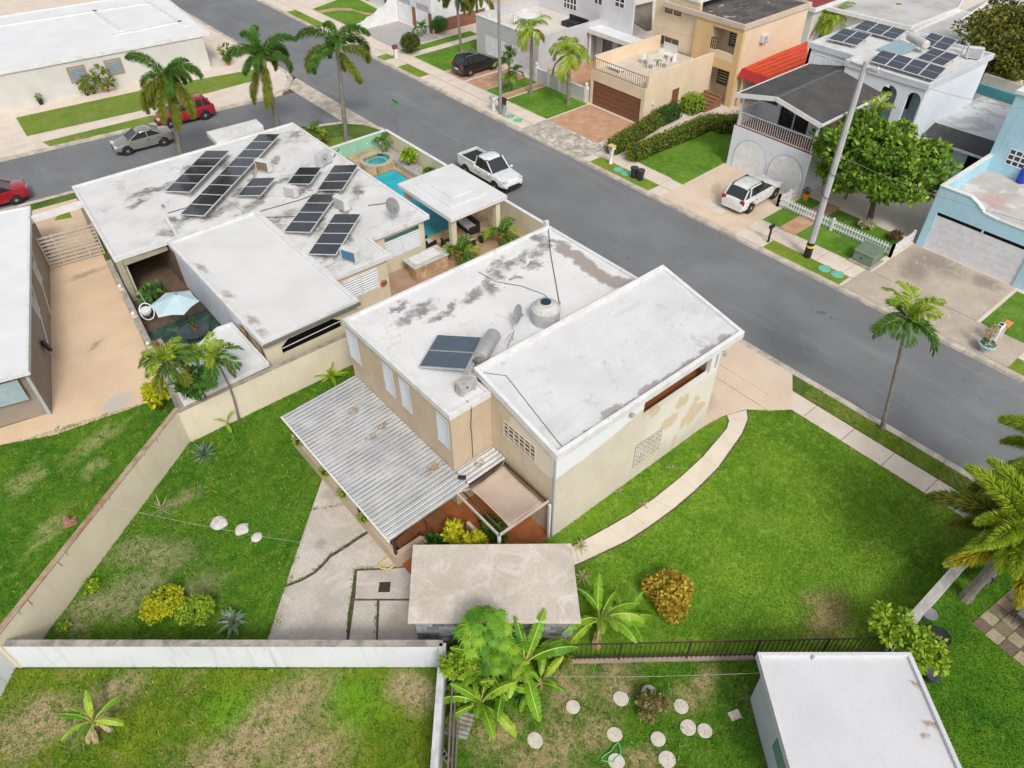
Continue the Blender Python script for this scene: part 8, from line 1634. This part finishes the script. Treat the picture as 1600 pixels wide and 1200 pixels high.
# porch furniture under the metal roof
t = thing('wooden_bench', 'brown wooden bench under the edge of the metal porch roof', 'bench', (8.0, 16.2, .05), R(10)); WD = mat('brown timber', (.25, .11, .05), .6, (.18, .08, .035), 5, .1, objco=True)
for k in range(4): MB().box(-.6, .6, -.2+.1*k, -.12+.1*k, .42, .45).build('seat_slat', WD, t, local=True)
for k in range(3): MB().box(-.6, .6, .22, .25, .55+.13*k, .64+.13*k).build('back_slat', WD, t, local=True)
for s in (-1, 1): MB().box(s*.55-.03, s*.55+.03, -.22, .26, 0, .42).build('leg_frame', WD, t, local=True)
t = thing('porch_table', 'small brown table under the metal porch roof', 'table', (9.3, 16.0, .05)); MB().box(-.4, .4, -.3, .3, .66, .7).build('top', WD, t, local=True)
for sx in (-1, 1):
    for sy in (-1, 1): MB().box(sx*.34-.03, sx*.34+.03, sy*.24-.03, sy*.24+.03, 0, .66).build('leg', WD, t, local=True)
# leaf litter and debris on the metal roof
for i, (x, y) in enumerate(((552, 642), (597, 667), (580, 683), (685, 728), (676, 733), (748, 727))):
    p = P(x, y, 2.22); p.z = pz(p.x)+.05; V = leaf_cloud((0, 0, .02), (.22, .16, .03), 40, .12); o = link('leaf_litter', fastmesh('leaf_litter', V, L_DRY), None, p); tag(o, 'small heap of dry leaves on the corrugated porch roof', 'leaf litter', 'dry leaf heaps on the porch roof')
t = thing('roof_debris', 'black plastic scrap lying on the porch roof edge', 'debris', P(722, 746, 2.32)); MB().cbox((0, 0, 0), (.32, .2, .04), Matrix.Rotation(R(-40), 3, 'Z')).build('scrap', BLACK, t, local=True, bevel=.01)
# ---- checkered stone patio at the right edge
pt = bpy.data.objects.new('stone_patio', None); COL.objects.link(pt); ORG[pt.name] = Vector((0, 0, 0)); tag(pt, kind='structure')
o0 = P(1517, 975); ax = (P(1600, 1043)-o0).normalized(); ay = Vector((-ax.y, ax.x, 0)); ay = ay if ay.dot(P(1580, 920)-o0) > 0 else -ay; s_ = .52
ang = math.atan2(ax.y, ax.x); PM = [mat('patio flag '+n, c, .8, tuple(q*.8 for q in c), 4, .15, .2, 25) for n, c in (('cream', (.5, .41, .27)), ('plum', (.25, .17, .14)), ('brown', (.3, .23, .16)), ('sand', (.42, .32, .2)))]
pms = [MB().box(.012, s_-.012, .012, s_-.012, -.02, .03).mesh('flagstone', m_) for m_ in PM]
for i in range(9):
    for j in range(8): link('flagstone', pms[(0 if (i+j) % 2 else 1) if random.random() < .7 else random.choice((2, 3))], pt, o0+ax*(i*s_)+ay*(j*s_)+Vector((0, 0, random.gauss(0, .004))), rot=(0, 0, ang))
t = thing('glass_table', 'glass-topped table on the checkered patio', 'table', o0+ax*1.3+ay*1.6+Vector((0, 0, .03)), ang); MB().box(-.55, .55, -.45, .45, .68, .695).build('top', plain('clear table glass', (.16, .19, .2), .05, spec=.8), t, local=True)
for sx in (-1, 1):
    for sy in (-1, 1): MB().tube([(sx*.48, sy*.38, .68), (sx*.48, sy*.38, 0)], .02, 6).build('leg', plain('green grey frame', (.1, .14, .13), .5), t, local=True)
t = patio_chair('metal patio chair with green cushion at the patio edge', o0+ax*3.0+ay*.9+Vector((0, 0, .03)), ang+R(150), plain('green grey frame', (.1, .14, .13), .5), 'patio seating'); MB().box(-.23, .23, -.22, .22, .452, .5).build('cushion', plain('teal cushion', (.03, .3, .27), .8), t, local=True, bevel=.02)
t = thing('barbecue', 'dark barbecue grill under the golden palm', 'barbecue', P(1537, 908)); MB().box(-.45, .45, -.25, .25, .5, .85).build('body', BLACK, t, local=True, bevel=.03); MB().box(-.42, .42, -.22, .22, .86, .88).build('grate', STEEL, t, local=True); MB().box(-.75, -.46, -.2, .2, .78, .8).build('side_shelf', STEEL, t, local=True)
for sx in (-1, 1):
    for sy in (-1, 1): MB().tube([(sx*.4, sy*.2, .5), (sx*.4, sy*.2, 0)], .02, 6).build('leg', STEEL, t, local=True)
t = thing('garden_pot', 'large black tub beside the lime trees', 'pot', P(1462, 1002)); MB().lathe([(.26, 0), (.36, .3), (.4, .32), (.4, .38), (.34, .38), (0, .25)], (0, 0, 0), 20).build('tub', BLACK, t, local=True, smooth=True); MB().lathe([(.3, .26), (0, .29)], (0, 0, 0), 14).build('soil', SOIL, t, local=True)
t = thing('garden_pot', 'dark pot at the corner of the pale shed', 'pot', P(1452, 1062)); MB().lathe([(.16, 0), (.2, .3), (.22, .34), (.18, .34), (0, .26)], (0, 0, 0), 16).build('pot', plain('slate pot', (.06, .075, .09), .5), t, local=True, smooth=True)
t = thing('garden_pot', 'grey cone-shaped pot behind the white boundary wall', 'pot', P(1447, 968)); MB().lathe([(.1, 0), (.25, .4), (.27, .42), (0, .36)], (0, 0, 0), 16).build('pot', mat('grey stoneware', (.25, .25, .26), .7), t, local=True, smooth=True)
